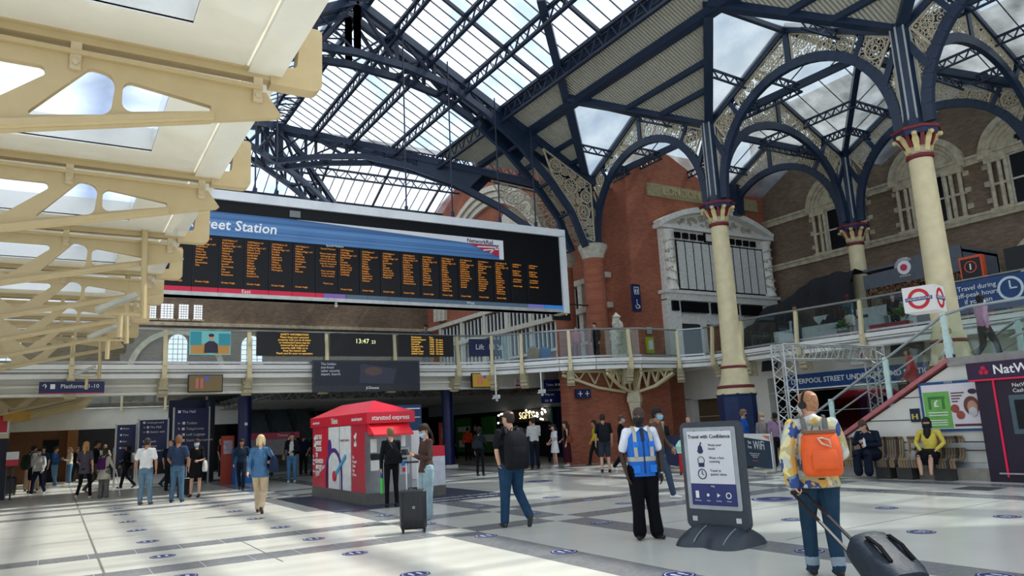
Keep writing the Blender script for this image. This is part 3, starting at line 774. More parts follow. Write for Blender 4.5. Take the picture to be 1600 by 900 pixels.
quad_t(b, [(XL, SP-.05, zc), (1.28, SP-.05, zc), (.77, SP-i_, zc), (XL, SP-i_, zc)])
quad_t(b, [(1.28, .05, zc), (1.28, SP-.05, zc), (.77, SP-i_, zc), (.77, i_, zc)])
quad_t(b, [(-2.2, i_, zc), (-1.6, i_, zc), (-1.6, SP-i_, zc), (-2.2, SP-i_, zc)])
quad_t(b, [(-5.2, i_, zc), (-4.6, i_, zc), (-4.6, SP-i_, zc), (-5.2, SP-i_, zc)])
b.box((XL, i_-.02, zc), (.79, i_, zc+.28)); b.box((XL, SP-i_, zc), (.79, SP-i_+.02, zc+.28)); b.box((.77, i_, zc), (.79, SP-i_, zc+.28))
sof_me = b.mesh('soffit'); sof_me.materials.append(pan_w)
b = MB(); b.box((1.32, 0, 4.88), (1.62, SP, 4.93)); b.box((1.29, .0, 4.95), (1.33, SP, 5.05)); b.prism([(1.6, 0, 4.88), (1.64, 0, 4.88), (1.84, 0, 5.42), (1.8, 0, 5.42)], (0, .02, 0)); 
b.add([(1.62, 0, 4.88), (1.62, SP, 4.88), (1.82, SP, 5.45), (1.82, 0, 5.45), (1.6, 0, 4.9), (1.6, SP, 4.9), (1.8, SP, 5.45), (1.8, 0, 5.45)], [(0, 1, 2, 3), (7, 6, 5, 4), (0, 4, 5, 1), (3, 2, 6, 7), (0, 3, 7, 4), (1, 5, 6, 2)])
fas_me = b.mesh('fascia'); fas_me.materials.append(pan_w)
b = MB(); b.box((XL, i_-.02, zc+.28), (.79, SP-i_+.02, zc+.3)); lig_me = b.mesh('rooflight'); lig_me.materials.append(can_g)
for k in range(-1, 7):
    y = 6.6+SP*k
    link('rib', rib_me, canopy, (0, y, 0)); link('rib_flange', fl_me, canopy, (0, y, 0)); link('gutter_beam', pur_me, canopy, (0, y, 0)); [link('fixing_lug', lug_me, canopy, (xx, y, 0)) for xx in (-.03, 1.41, -1.5, -3.0)]
    if k < 6:
        link('soffit_panel', sof_me, canopy, (0, y, 0)); link('edge_fascia', fas_me, canopy, (0, y, 0)); link('rooflight', lig_me, canopy, (0, y, 0))
can2 = thing('platform_canopy', 'second cream canopy seen lower down, beyond the bridge at far left', 'canopy', (-.5, 0, -1.15))
for k in range(9):
    y = 29.6+2.0*k
    link('rib', rib_me, can2, (0, y, 0)); link('rib_flange', fl_me, can2, (0, y, 0))
b = MB(); b.box((XL, 29.3, 4.95), (1.55, 46, 5.0)); b.build('soffit_panel', pan_w, can2)
b = MB(); b.bar((-.9, 28.9, 4.0), (-.9, 44, 4.0), .08, .08); b.build('tie_bar', rib_c, can2)

# hanging floodlight poles
def flood_pole(x, y, label):
    r = thing('floodlight_pole', label, 'floodlight', (x, y, 0))
    b = MB(); b.tube([(0, 0, 4.98), (.03, 0, 3.5)], .045, 8); b.build('pole', rib_c, r)
    b = MB(); b.bar((.05, 0, 3.56), (-.5, 0, 3.56), .04, .04); b.tube([(-.28, 0, 3.56), (-.28, 0, 3.2)], .04, 8); b.build('arm', rib_c, r)
    b = MB(); b.bar((-.62, 0, 3.6), (-.08, 0, 3.86), .3, .07, (0, 0, 1)); b.build('lamp_housing', mh('lamp grey', '#b4b2a4', .4), r)
    b = MB(); b.tube([(-.1, 0, 3.56), (-.02, 0, 3.62), (-.02, 0, 3.74)], .02, 6); b.build('bracket', rib_c, r)
    return r
flood_pole(1.03, 12.64, 'nearest cream pole hanging from the canopy edge with a tilted grey floodlight')
flood_pole(1.03, 15.9, 'second cream hanging pole with floodlight, just behind the nearest one')
flood_pole(.95, 24.4, 'farthest cream hanging pole with twin grey lamps in front of the bridge')

# ================================================================ DEPARTURE BOARD
board = thing('departure_board', 'huge black hanging departure board with orange train times and white frame', 'departure board', (0, 0, 0))
b = MB(); b.box((1.0, 24.0, 6.0), (17.2, 24.6, 9.15)); b.build('case', blackgloss, board)
b = MB(); b.box((1.0, 23.9, 9.12), (17.45, 24.65, 9.42)); b.box((17.18, 23.9, 5.95), (17.45, 24.65, 9.14))
for k in range(21): b.box((1.4+k*.8, 23.895, 9.12), (1.408+k*.8, 23.9, 9.42))
b.build('white_frame', mh('board frame', '#dfe3e4', .35, var=.02), board)
b = MB(); b.prism([(1.0, 23.95, 6.06), (1.0, 24.65, 5.88), (1.0, 24.65, 6.0), (1.0, 23.95, 6.09)], (.01, 0, 0)); b.box((1.0, 23.97, 6.0), (17.3, 24.65, 6.04))
b.box((1.0, 23.93, 5.98), (17.3, 23.98, 6.1)); b.build('underside', mh('board underside', '#b9bcb9', .4, metal=.4), board)
for lab, x0, x1, h in (('red', 1.0, 7.39, '#c3103c'), ('purple', 7.39, 8.16, '#7a5fa8'), ('slate', 8.16, 15.5, '#4a6074'), ('purple', 15.5, 16.28, '#6f6fb8'), ('blue', 16.28, 17.18, '#2f7fd0')):
    b = MB(); x = x0
    while x < x1-.05:
        xe = min(x+.765, x1); b.box((x+.01, 23.95, 6.1), (xe-.01, 24.0, 6.25)); x = xe
    b.build('zone_strip', emit('zone '+h, hexc(h), .55), board)
text('East', .17, white, 'zone_lettering', board, (4.9, 23.94, 6.175), X3, Z3, ext=.003); text('West', .15, white, 'zone_lettering', board, (12.95, 23.94, 6.175), X3, Z3, ext=.003)
# banner with pale sweep
bm_, t_, bs = new_mat('board banner'); tc_ = t_.nodes.new('ShaderNodeTexCoord'); mp = t_.nodes.new('ShaderNodeMapping'); mp.inputs['Rotation'].default_value = (0, radians(-4.2), 0); mp.inputs['Scale'].default_value = (.02, 1, 4.2)
nn_ = t_.nodes.new('ShaderNodeTexNoise'); nn_.inputs['Scale'].default_value = 2.2; rr_ = t_.nodes.new('ShaderNodeValToRGB')
e0, e1 = rr_.color_ramp.elements; e0.position = .35; e0.color = hexc('#1f4470')+(1,); e1.position = .7; e1.color = hexc('#4c79a8')+(1,)
t_.links.new(tc_.outputs['Object'], mp.inputs[0]); t_.links.new(mp.outputs[0], nn_.inputs['Vector']); t_.links.new(nn_.outputs['Fac'], rr_.inputs['Fac']); t_.links.new(rr_.outputs['Color'], bs.inputs['Base Color']); t_.links.new(rr_.outputs['Color'], bs.inputs['Emission Color']); bs.inputs['Emission Strength'].default_value = .25; bs.inputs['Roughness'].default_value = .4
b = MB(); b.box((1.0, 23.94, 7.93), (14.47, 24.0, 8.7)); ban = b.build('banner', bm_, board)
b = MB(); b.prism([(6.5, 23.93, 8.7), (14.47, 23.93, 8.7), (14.47, 23.93, 7.95), (14.28, 23.93, 7.95), (14.28, 23.93, 8.5), (12.9, 23.93, 8.48)], (0, .015, 0)); b.build('pale_sweep', emit('pale sweep', (.72, .78, .86), .35), ban)
b = MB(); b.prism([(12.9, 23.91, 8.47), (14.28, 23.91, 8.43), (14.22, 23.91, 8.05)], (0, .015, 0)); b.build('red_swoosh', emit('swoosh red', hexc('#b01c3c'), .4), ban)
b = MB()
for x0, z0, x1, z1 in ((13.3, 8.36, 14.28, 8.4), (13.55, 8.24, 14.25, 8.33), (13.85, 8.16, 14.2, 8.43)): b.bar((x0, 23.895, z0), (x1, 23.895, z1), .01, .045, (0, 0, 1))
b.build('white_rays', white, ban)
text('London Liverpool Street Station', .47, emit('banner white', (.85, .9, .95), .5), 'banner_lettering', ban, (5.85, 23.93, 8.28), X3+Z3*.0, V((.12, 0, 1)), 'RIGHT', ext=.004, bold=.006)
text('NetworkRail', .22, black, 'rail_lettering', ban, (13.45, 23.92, 8.57), X3, Z3, ext=.003, bold=.004)
led = emit('led orange', (1.0, .36, .04), .5)
R = random.Random(5)
stn = ['Bethnal Green', 'Hackney Downs', 'Seven Sisters', 'Stratford', 'Romford', 'Shenfield', 'Ingatestone', 'Chelmsford', 'Witham', 'Marks Tey', 'Colchester', 'Manningtree', 'Ipswich', 'Stowmarket', 'Diss', 'Norwich', 'Broxbourne', 'Harlow Town', 'Bishops Stortf', 'Audley End', 'Cambridge', 'Clacton', 'Walton', 'Billericay', 'Wickford', 'Rayleigh', 'Rochford', 'Southend Vic', 'Enfield Town', 'Cheshunt', 'Hertford East', 'Chingford', 'Highams Park', 'Wood Street']
b = MB()
for k in range(19):
    x = 3.31+k*.765-1.53; b.box((x, 23.955, 6.3), (x+.012, 24.0, 7.9))
parts(b, 'column_divider', mh('divider', '#1c2430', .5), board)
for k in range(19):
    x = 3.36+(k-2)*.765
    if x > 16.9: break
    w_ = led
    if k == 7:
        t1 = 'Special Notices\n\nPlease keep your\nbelongings with\nyou at all times\nUnattended items\nmay be removed\nby the police\n\nFace coverings\nmust be worn\nin the station\n\n\nThank you'
        text(t1, .082, led, 'departure_text', board, (x+.36, 23.95, 7.83), X3, Z3, 'CENTER', ext=.001, valign='TOP', lh=1.04); continue
    if k >= 17: t1 = '14:0%d Platform\nCheshunt\n\nEnfield Town\nChingford\nHertford East\n\n14:1%d Platform\nSouthend Vic\n\nGreater Anglia' % (k % 9, k % 7)
    else:
        n = R.choice([6, 8, 10, 11, 12, 12]); s0 = R.randint(0, len(stn)-1)
        L_ = [stn[(s0+j) % len(stn)] for j in range(n)]
        t1 = '1%d:%02d Platform %d\n%s\nCalling at: Page 1 of 1\n' % (R.choice([3, 4]), R.randint(0, 59), R.randint(1, 18), L_[-1])+'\n'.join(L_)+'\n'*(13-n)+'\nGreater Anglia'
    text(t1, .082, led, 'departure_text', board, (x+.02, 23.95, 7.83), X3, Z3, 'LEFT', ext=.001, valign='TOP', space=.86, lh=1.04)
text('Special Notices', .1, white, 'notice_lettering', board, (7.77, 23.92, 7.9), X3, Z3, ext=.003)
b = MB()
for x in (5.2, 5.9, 10.6, 12.5, 14.6, 16.3, 3.5): b.tube([(x, 24.3, 9.4), (x, 24.3, 9.75)], .07, 8); b.tube([(x, 24.3, 9.4), (x, 24.3, min(18, 18.15-.54*abs(x-9))-.3)], .028, 6)
parts(b, 'hanger_rod', navyd, board)
b = MB(); b.box((6.25, 23.93, 8.78), (6.6, 23.99, 9.0)); b.build('small_panel', mh('panel grey', '#7d817f', .5), board)
b = MB(); b.tube([(7.9, 24.2, 6.0), (7.9, 24.2, 5.9)], .05, 8); b.ball((7.9, 24.2, 5.9), .06, 8); b.build('camera_dome', white, board)

# golden-arch style sign stub & lantern beside board
g_ = MB(); g_.box((17.6, 25.3, 5.9), (18.5, 25.4, 6.7)); so_ = g_.build('restaurant_sign', black); tag(so_, 'small black sign with a yellow letter hanging beside the right end of the departure board', 'sign')
b = MB(); b.tube([(18.4, 25.35, 6.6), (19.9, 25.4, 6.6)], .03, 6); b.build('bracket', black, so_)
text('M', .6, emit('yellow', (1, .7, .05), .8), 'lettering', so_, (18.1, 25.28, 6.3), X3, Z3)

# ================================================================ BALUSTRADE
bal = thing('balustrade', 'glass balustrade with cream posts and steel handrail along the bridge and balcony', 'balustrade')
Fb = F[:]
b = MB(); b.tube([(x, y, 5.2) for x, y in off(Fb, -.02)], .04, 8); b.build('handrail', steel, bal, True)
b = MB(); b.path([(x, y, 4.13) for x, y in off(Fb, .02)], .1, .07); b.build('bottom_rail', steel, bal)
lens = [0]
for p, q in zip(Fb, Fb[1:]): lens.append(lens[-1]+math.dist(p, q))
def atlen(s):
    for i in range(len(Fb)-1):
        if s <= lens[i+1]: f = (s-lens[i])/(lens[i+1]-lens[i]); return V(Fb[i]).lerp(V(Fb[i+1]), f), (V(Fb[i+1])-V(Fb[i])).normalized()
    return V(Fb[-1]), (V(Fb[-1])-V(Fb[-2])).normalized()
postX = [-12.4, -9.8, -7.2, -4.6, -2.0, .3, 2.85, 5.45, 8.1, 10.7, 13.35]
ps = [x+14 for x in postX]
def slen(p):   # arc length nearest to a point
    best = (9e9, 0)
    for k in range(int(lens[-1]*20)):
        s = k/20; q, _ = atlen(s); d = math.dist(q, p); best = min(best, (d, s))
    return best[1]
ps += [slen(p) for p in [(14.75, 25.6), (15.65, 24.85), (17.0, 23.5), (19.3, 22.6), (21.9, 22.6), (22.62, 21.3), (22.5, 19.7), (22.55, 17.2), (22.7, 14.8), (22.85, 12.3), (22.9, 9.8), (22.9, 7.3), (22.9, 4.8), (22.9, 2)]]
for i, s in enumerate(ps):
    q, t2 = atlen(s); n2 = V((t2.y, -t2.x))
    b = MB(); o3 = lambda d, z: V((q.x-n2.x*(-d)*1, q.y-n2.y*(-d)*1, z))
    out = n2
    P3_ = lambda d, z: (q.x+out.x*d, q.y+out.y*d, z)
    b.bar(P3_(.0, 5.2), P3_(.14, 4.0), .1, .12, (t2.x, t2.y, 0)); b.bar(P3_(.14, 4.0), P3_(.1, 3.6), .14, .14, (t2.x, t2.y, 0))
    b.build('post', cream, bal)
    b = MB(); b.bar(P3_(.12, 3.68), P3_(-.35, 3.12), .16, .22, (t2.x, t2.y, 0)); b.bar(P3_(-.3, 3.66), P3_(-.36, 3.05), .2, .3, (t2.x, t2.y, 0))
    for z in (3.2, 3.35, 3.5): b.ring(P3_(-.14+.1*(z-3.2)*2, z-.02), V((out.x, out.y, 0)), Z3, .04, .075, V((t2.x, t2.y, 0))*.28, 8)
    b.build('bracket', mh('bracket cream', '#b3a98a', .6), bal)
pts_all = sorted(set([round(s, 3) for s in ps]+[round(l, 3) for l in lens]))
pts_all = [s for s in pts_all if s >= ps[0]-.01]
for s0, s1 in zip(pts_all, pts_all[1:]):
    if s1-s0 < .25: continue
    a, _ = atlen(s0+.06); c, _ = atlen(s1-.06); b = MB(); b.bar((a.x, a.y, 4.66), (c.x, c.y, 4.66), .015, .98, (0, 0, 1)); b.build('glass_panel', balglass, bal)
# iron truss brackets below the round bulge
tb = thing('balcony_bracket', 'cream truss brackets fanning out from a stone corbel under the rounded balcony', 'bracket')
cx, cy = 20.4, 23.85
for ex, ey in ((16.9, 23.9), (18.4, 23.0), (19.9, 22.7), (21.7, 22.8), (22.3, 23.3)):
    b = MB(); A_ = V((ex, ey, 3.6)); B_ = V((cx+(ex-cx)*.12, cy+(ey-cy)*.12, 3.6)); A2 = A_-Z3*.14; B2 = V((B_.x, B_.y, 2.75))
    b.bar(A_, B_, .1, .1); b.bar(A2, A2.lerp(B2, .55)-Z3*.12, .1, .1); b.bar(A2.lerp(B2, .55)-Z3*.12, B2, .1, .1); n = 4
    for k in range(n):
        p = A_.lerp(B_, (k+.6)/n); q = A2.lerp(B2, (k+1)/n); b.bar(p, q, .06, .06); b.bar(q, A_.lerp(B_, min(1, (k+1.4)/n)), .06, .06)
    b.build('truss_arm', cream, tb)
b = MB(); b.loft([((cx, 23.8, 1.55), .2, .2), ((cx, 23.8, 2.3), .36, .3), ((cx, 23.8, 2.34), .42, .34), ((cx, 23.8, 2.5), .42, .34), ((cx, 23.8, 2.8), .3, .3)], 4); parts(b, 'stone_corbel', mh('corbel cream', '#c9bfa2', .7), tb)

# ---------------- bridge pillars
def pillar(x, y, label, h=3.75):
    r = thing('bridge_pillar', label, 'pillar', (x, y, 0)); b = MB(); b.tube([(0, 0, 0), (0, 0, h)], .24, 20); b.build('shaft', mh('pillar blue', '#141f52', .35), r, True)
    b = MB(); b.box((-.3, -.3, h), (.3, .3, h+.08)); b.box((-.28, -.28, 0), (.28, .28, .12)); b.build('collar', white, r); return r
r_ = pillar(6.05, 29.4, 'dark blue round pillar carrying the bridge, left one with a light blue base')
b = MB(); b.box((-.36, -.36, .0), (.36, .36, 1.25)); b.build('base_wrap', mh('wrap blue', '#1470b8', .4), r_)
b = MB()
for k in range(5): b.box((-.3+k*.11, -.37, .3), (-.27+k*.11, -.36, 1.0))
b.build('white_lettering', white, r_)
b = MB(); b.box((-.05, -.26, 2.1), (.05, -.24, 2.2)); b.build('notice', white, r_)
pillar(14.3, 28.9, 'dark blue round pillar carrying the bridge, right one beside the kiosk')

# ---------------- screens and signs on the bridge
S1 = lambda x: x*.912+.0; Z1 = lambda z: 1.58+(z-1.58)*.912
def screen(name, label, x0, x1, z0, z1, m=black, y=25.86, frame=True, cat='sign'):
    r = thing(name, label, cat, ((x0+x1)/2, y, z0)); w = x1-x0; h = z1-z0
    b = MB(); b.box((-w/2, 0, 0), (w/2, .12, h)); b.build('case', m, r); return r, w, h
r, w, h = screen('advert_screen', 'bright turquoise advert screen on the bridge showing a dark-haired person', 3.56, 4.83, 4.38, 5.16, emit('advert cyan', hexc('#6fb8b8'), .55), cat='advert screen')
b = MB(); b.box((-.6, -.01, .02), (-.1, 0, .35)); b.box((.12, -.01, .02), (.6, 0, .3)); b.build('orange_patch', emit('advert orange', hexc('#b98a45'), .5), r)
b = MB(); b.box((-.62, -.012, .3), (-.28, -.002, .75)); b.box((.25, -.012, .3), (.62, -.002, .7)); b.build('teal_patch', emit('advert teal', hexc('#2f8fa0'), .5), r)
b = MB(); b.loft([((.02, 0, .05), .22, .02), ((.02, 0, .35), .2, .02), ((.02, 0, .44), .08, .02)], 12); b.xf(Matrix.Translation((0, -.02, 0))); b.build('figure_jacket', emit('advert dark', (.02, .02, .04), .5), r)
b = MB(); b.ball((.02, -.02, .55), (.07, .02, .1), 12); b.build('figure_face', emit('advert skin', hexc('#c09078'), .5), r)
b = MB(); b.ball((.02, -.028, .63), (.09, .02, .06), 12); b.build('figure_hair', emit('advert dark', (.02, .02, .04), .5), r)
led2 = emit('led amber', (1., .55, .08), .8)
r, w, h = screen('information_screen', 'black screen on the bridge filled with an amber security message, left of the clock', 5.68, 8.02, 4.36, 5.18, cat='screen')
text('SAFETY INFORMATION\nPlease keep your personal\nproperty with you at all times\nas unattended items may be\nremoved by the police or\nsecurity staff. Help us to\nkeep the station safe\nThank you for your co-operation', .094, led2, 'message_text', r, (.1, -.005, h/2), X3, Z3, ext=.001, bold=.001)
b = MB(); 
for k in range(8): b.box((-.55, -.004, .08+k*.088), (.85, -.002, .085+k*.088))
b.build('led_row', mh('led row', '#2a3320', .5), r)
r, w, h = screen('clock_screen', 'black clock screen on the bridge reading 13:47 23', 8.26, 10.6, 4.38, 5.18, cat='clock')
text('13:47', .24, emit('clock green', (.75, .85, .45), 1.2), 'clock_digits', r, (-.02, -.005, h*.66), X3, Z3, 'CENTER', ext=.001); text('23', .17, emit('clock green', (.75, .85, .45), 1.2), 'clock_digits', r, (.42, -.005, h*.63), X3, Z3, ext=.001)
r, w, h = screen('information_screen', 'black screen on the bridge with a table of amber train times, right of the clock', 10.86, 13.15, 4.38, 5.2, cat='screen')
text('\n'.join(['Destination']+['Stansted Airport', 'Cambridge', 'Norwich', 'Southend Vic', 'Chingford', 'Hertford East', 'Enfield Town']), .09, led2, 'message_text', r, (-.65, -.005, h/2), X3, Z3, 'LEFT', ext=.001, bold=.001)
text('\n'.join(['Due']+['14:%02d   On time' % m for m in (0, 3, 5, 9, 12, 18, 25)]), .09, led2, 'message_text', r, (.1, -.005, h/2), X3, Z3, 'LEFT', ext=.001, bold=.001)
r, w, h = screen('lift_sign', 'blue Lift sign with a square pictogram and arrow behind the bridge glass', 13.75, 15.1, 4.38, 5.05, blue, 25.6)
text('Lift', .3, white, 'lettering', r, (-.25, -.005, h*.52), X3, Z3); b = MB(); b.box((.18, -.01, h*.38), (.42, 0, h*.7)); b.build('lift_pictogram', mh('picto', '#c9cddb', .5), r)
b = MB(); b.bar((.55, -.005, h*.7), (.72, -.005, h*.42), .01, .04); b.bar((.56, -.005, h*.41), (.74, -.005, h*.41), .01, .04, Z3); b.bar((.73, -.005, h*.4), (.73, -.005, h*.65), .04, .01, Y3); b.build('arrow', white, r)
b = MB(); b.box((15.3, 25.5, 4.1), (15.42, 25.62, 5.25)); o = b.build('pale_post', mh('pale post', '#a9bcbc', .4)); tag(o, 'pale grey upright post beside the Lift sign on the bridge', 'post')
r, w, h = screen('advert_screen', 'long dark advert screen below the clock showing a phone face and JCDecaux strip', 7.55, 11.6, 3.08, 4.2, mh('advert dark navy', '#0d1526', .25), 25.7, cat='advert screen')
b = MB(); b.box((-w/2+.08, -.01, .22), (w/2-.08, 0, h-.06)); b.build('picture', emit('advert picture', hexc('#1a2230'), .35), r)
b = MB(); b.prism([(-.35, -.015, .3), (.95, -.015, .25), (1.1, -.015, .8), (-.3, -.015, 1.0)], (0, .01, 0)); b.build('phone_picture', emit('advert phone', hexc('#34384c'), .35), r)
b = MB(); b.ball((.2, -.02, .72), (.35, .005, .16), 12); b.build('face_picture', emit('advert face', hexc('#5a4a48'), .35), r)
text('The hidden\nanti-fraud\ncyber security\nexpert. Search', .12, emit('advert text', (.5, .55, .62), .6), 'advert_lettering', r, (-1.75, -.015, .8), X3, Z3, 'LEFT', ext=.001)
text('JCDecaux', .12, white, 'owner_lettering', r, (.15, -.01, .12), X3, Z3, ext=.002, bold=.003)
for x0, x1, lab in ((3.54, 4.6, 'small brown and pink advert screen under the bridge at left'), (13.88, 14.95, 'small yellow advert screen under the bridge, left of the no smoking sign')):
    r, w, h = screen('advert_screen', lab, x0, x1, 3.15, 3.72, black, 25.8, cat='advert screen')
    b = MB(); b.box((-w/2+.03, -.01, .03), (w/2-.03, 0, h-.03)); b.build('picture', emit('ochre %s' % x0, hexc('#6b5a35' if x0 < 5 else '#a08228'), .5), r)
    b = MB(); b.box((-.3, -.015, .12), (-.22, -.01, .45)); b.box((-.16, -.015, .12), (-.08, -.01, .45)); b.build('pink_figure', emit('pinkfig', hexc('#b0605a'), .5), r); b = MB(); b.box((-.04, -.015, .36), (.1, -.01, .5)); b.build('blue_figure', emit('bluefig', hexc('#4a5aa0'), .5), r)
r, w, h = screen('direction_sign', 'navy Platforms sign with arrow hanging under the cream canopy at far left', -.5, 1.19, 3.18, 3.53, blue, 25.85)
text('Platforms 1-10', .17, white, 'lettering', r, (.2, -.005, h*.6), X3, Z3); text('↑', .2, white, 'arrow', r, (-.7, -.005, h*.6), X3, Z3); b = MB(); b.box((-.56, -.01, .14), (-.44, 0, .28)); b.build('pictogram', white, r)
b = MB(); b.box((-w/2, -.006, 0), (w/2, 0, .02)); b.build('red_edge', redm, r)
b = MB(); b.box((16.28, 26.46, 3.22), (16.5, 26.5, 3.53)); r = b.build('no_smoking_sign', white); tag(r, 'small white and red no smoking sign under the bridge', 'sign')
b = MB(); b.ring((16.39, 26.45, 3.42), X3, Z3, .06, .085, (0, .01, 0), 14); b.bar((16.33, 26.45, 3.48), (16.45, 26.45, 3.36), .015, .02); b.box((16.29, 26.445, 3.22), (16.49, 26.455, 3.29)); b.build('red_symbol', redm, r)
def dsign(name, label, x0, x1, z0, z1, y, lines, size, cat='direction sign', m=blue, al='LEFT'):
    r, w, h = screen(name, label, x0, x1, z0, z1, m, y, cat=cat)
    n = len(lines)
    for i, l in enumerate(lines):
        if l: text(l, size, white, 'lettering', r, (-w/2+.1 if al == 'LEFT' else 0, -.006, h-(i+.6)*h/n), X3, Z3, al, ext=.001)
    return r, w, h
r, w, h = dsign('direction_sign', 'small navy sign with white pictograms on the white wall under the bridge end', 17.0, 18.0, 3.05, 3.4, 25.4, ['Toilets  ■ ■ →'], .13)
dsign('lift_sign', 'lower blue Lift sign over the shops beside the brick corner', 16.9, 17.9, 2.45, 2.95, 24.2+1.2, ['Way out', 'Lift  ■'], .13); b = MB(); b.tube([(-.4, .06, .5), (-.4, .06, 1.45)], .015, 6); b.tube([(.4, .06, .5), (.4, .06, 1.45)], .015, 6); b.build('hanger', alu, [o for o in C.objects if o.name == 'lift_sign.001'][0])
r, w, h = screen('toilet_sign', 'dark navy sign with two white lift figures on the brick base', 17.45, 18.15, 2.55, 2.9, blue, 23.8)
for xx in (-.17, .17):
    b = MB(); b.box((xx-.1, -.01, .16), (xx+.1, 0, .19)); b.box((xx-.015, -.01, .07), (xx+.015, 0, .28)); b.build('pictogram', white, r)
r, w, h = screen('lift_pictogram_sign', 'blue sign with white lift and wheelchair pictograms high on the red wall', 21.35, 21.8, 6.3, 7.5, blue, 24.5)
b = MB(); b.box((-.14, -.01, .75), (.14, 0, .78)); b.box((-.14, -.01, 1.05), (.14, 0, 1.08)); b.box((-.14, -.01, .75), (-.12, 0, 1.08)); b.box((.12, -.01, .75), (.14, 0, 1.08)); b.ball((-.05, -.01, .97), (.025, .01, .025), 8); b.ball((.05, -.01, .97), (.025, .01, .025), 8); b.box((-.08, -.01, .82), (-.03, 0, .94)); b.box((.03, -.01, .82), (.08, 0, .94)); b.build('lift_pictogram', white, r)
b = MB(); b.ring((0, -.01, .22), X3, Z3, .09, .12, (0, .01, 0), 14, pi*.9, pi*2.1); b.bar((-.02, -.005, .42), (-.01, -.005, .27), .02, .03); b.bar((-.01, -.005, .27), (.1, -.005, .27), .02, .03); b.bar((.1, -.005, .27), (.14, -.005, .15), .02, .03); b.ball((-.02, -.01, .48), (.03, .01, .03), 8); b.build('wheelchair_pictogram', white, r)
b = MB(); b.box((21.95, 24.5, 4.45), (22.35, 24.6, 5.15)); r = b.build('defibrillator_box', mh('hi-vis yellow', '#b9c030', .5)); tag(r, 'small yellow-green emergency box on the red wall at balcony level', 'wall box'); b = MB(); b.box((22.03, 24.47, 4.6), (22.27, 24.5, 5.0)); b.build('label_panel', white, r); b = MB(); b.box((22.0, 24.49, 5.3), (22.3, 24.52, 5.6)); b.build('upper_notice', alu, r)
# stone lion statue on pedestal
r = thing('stone_statue', 'weathered stone carving on a square pedestal in front of the red wall', 'statue', (19.7, 23.6, 4.05)); r.scale = (.6, .6, .67)
b = MB(); b.box((-.5, -.4, 0), (.6, .4, 1.7)); b.box((-.55, -.45, 1.7), (.65, .45, 1.85)); b.build('pedestal', stone, r)
b = MB(); b.loft([((-.35, -.2, 0.9), .3, .3), ((-.35, -.2, 1.9), .28, .28), ((-.4, -.2, 2.2), .34, .3), ((-.4, -.2, 2.5), .24, .25), ((-.4, -.25, 2.62), .32, .3), ((-.4, -.2, 2.9), .02, .02)], 9); b.ball((0, 0, 2.1), (.3, .25, .35), 9); b.ball((-.62, -.3, 2.25), .14, 8); b.build('carving', stone, r)

# ================================================================ MEMORIAL
mem = thing('war_memorial', 'white marble memorial with name panels, columns and a curved pediment on the red wall', 'memorial')
Ym = 24.6
b = MB(); b.box((23.1, 24.2, 6.85), (30.5, 24.62, 7.2)); b.box((22.95, 24.1, 7.15), (30.65, 24.62, 7.3)); b.box((23.1, 24.25, 4.1), (23.9, 24.62, 6.9)); b.box((29.6, 24.25, 4.1), (30.5, 24.62, 6.9)); b.box((23.9, 24.35, 5.8), (29.6, 24.62, 6.9)); b.box((25.1, 24.3, 4.1), (25.5, 24.62, 6.9)); b.box((27.9, 24.3, 4.1), (28.3, 24.62, 6.9)); b.build('lower_storey', marble, mem)
b = MB(); b.box((23.9, 24.3, 4.1), (25.1, 24.36, 5.75)); b.box((28.3, 24.3, 4.1), (29.6, 24.36, 5.75)); parts(b, 'doorway', darkg, mem)
b = MB()
for x0, x1 in ((23.35, 23.75), (24.0, 25.6), (25.9, 27.6), (27.9, 29.3), (29.7, 30.1)): b.box((x0, 24.15, 6.3 if x1-x0 > 1 else 6.35), (x1, 24.3, 6.8))
parts(b, 'black_plaque', blackgloss, mem)
b = MB(); b.box((23.2, 24.35, 7.3), (30.4, 24.62, 10.55)); b.build('back_slab', marble, mem)
b = MB(); 
for x in (23.5, 30.1): b.lathe([(.3, 7.3), (.3, 7.42), (.24, 7.5), (.24, 9.9), (.28, 9.95), (.32, 10.1)], (x, 24.25), 16)
parts(b, 'side_column', marble, mem, True)
b = MB()
for x in (23.5, 30.1):
    for k in range(5):
        for j in range(8): a = j*.5+k*.8; p = V((x+.26*cos(a), 24.25-.26*abs(sin(a)), 7.6+k*.48+j*.035)); b.ball(tuple(p), .05, 6)
b.build('garland', stoneb, mem)
b = MB(); 
for k in range(11): x = 24.03+k*.53; b.box((x+.03, 24.28, 7.42), (x+.5, 24.36, 9.65)) if k not in () else None
parts(b, 'name_panel', mh('name marble', '#d6d5cd', .6, var=.3, scale=30), mem)
b = MB(); b.box((24.0, 24.3, 7.36), (29.9, 24.35, 7.42)); b.box((24.0, 24.3, 9.65), (29.9, 24.35, 9.72)); 
for k in range(12): x = 24.0+k*.53; b.box((x, 24.26, 7.36), (x+.03, 24.35, 9.72))
b.build('black_divider', black, mem)
b = MB()
for x in (24.0, 24.5, 25.0, 25.5, 27.6, 28.1, 28.6, 29.1): b.box((x, 24.24, 9.8), (x+.32, 24.36, 10.08))
b.box((25.9, 24.25, 9.75), (27.5, 24.36, 10.2)); b.mi = 0; parts(b, 'frieze_block', blackgloss, mem)
b = MB(); b.box((25.95, 24.2, 9.8), (27.45, 24.3, 10.15)); b.build('title_panel', marble, mem)
b = MB(); b.box((22.95, 24.1, 10.2), (30.65, 24.62, 10.38)); cx = 26.8; Rr = 8.1
aa = [radians(90-28+56*k/20) for k in range(21)]
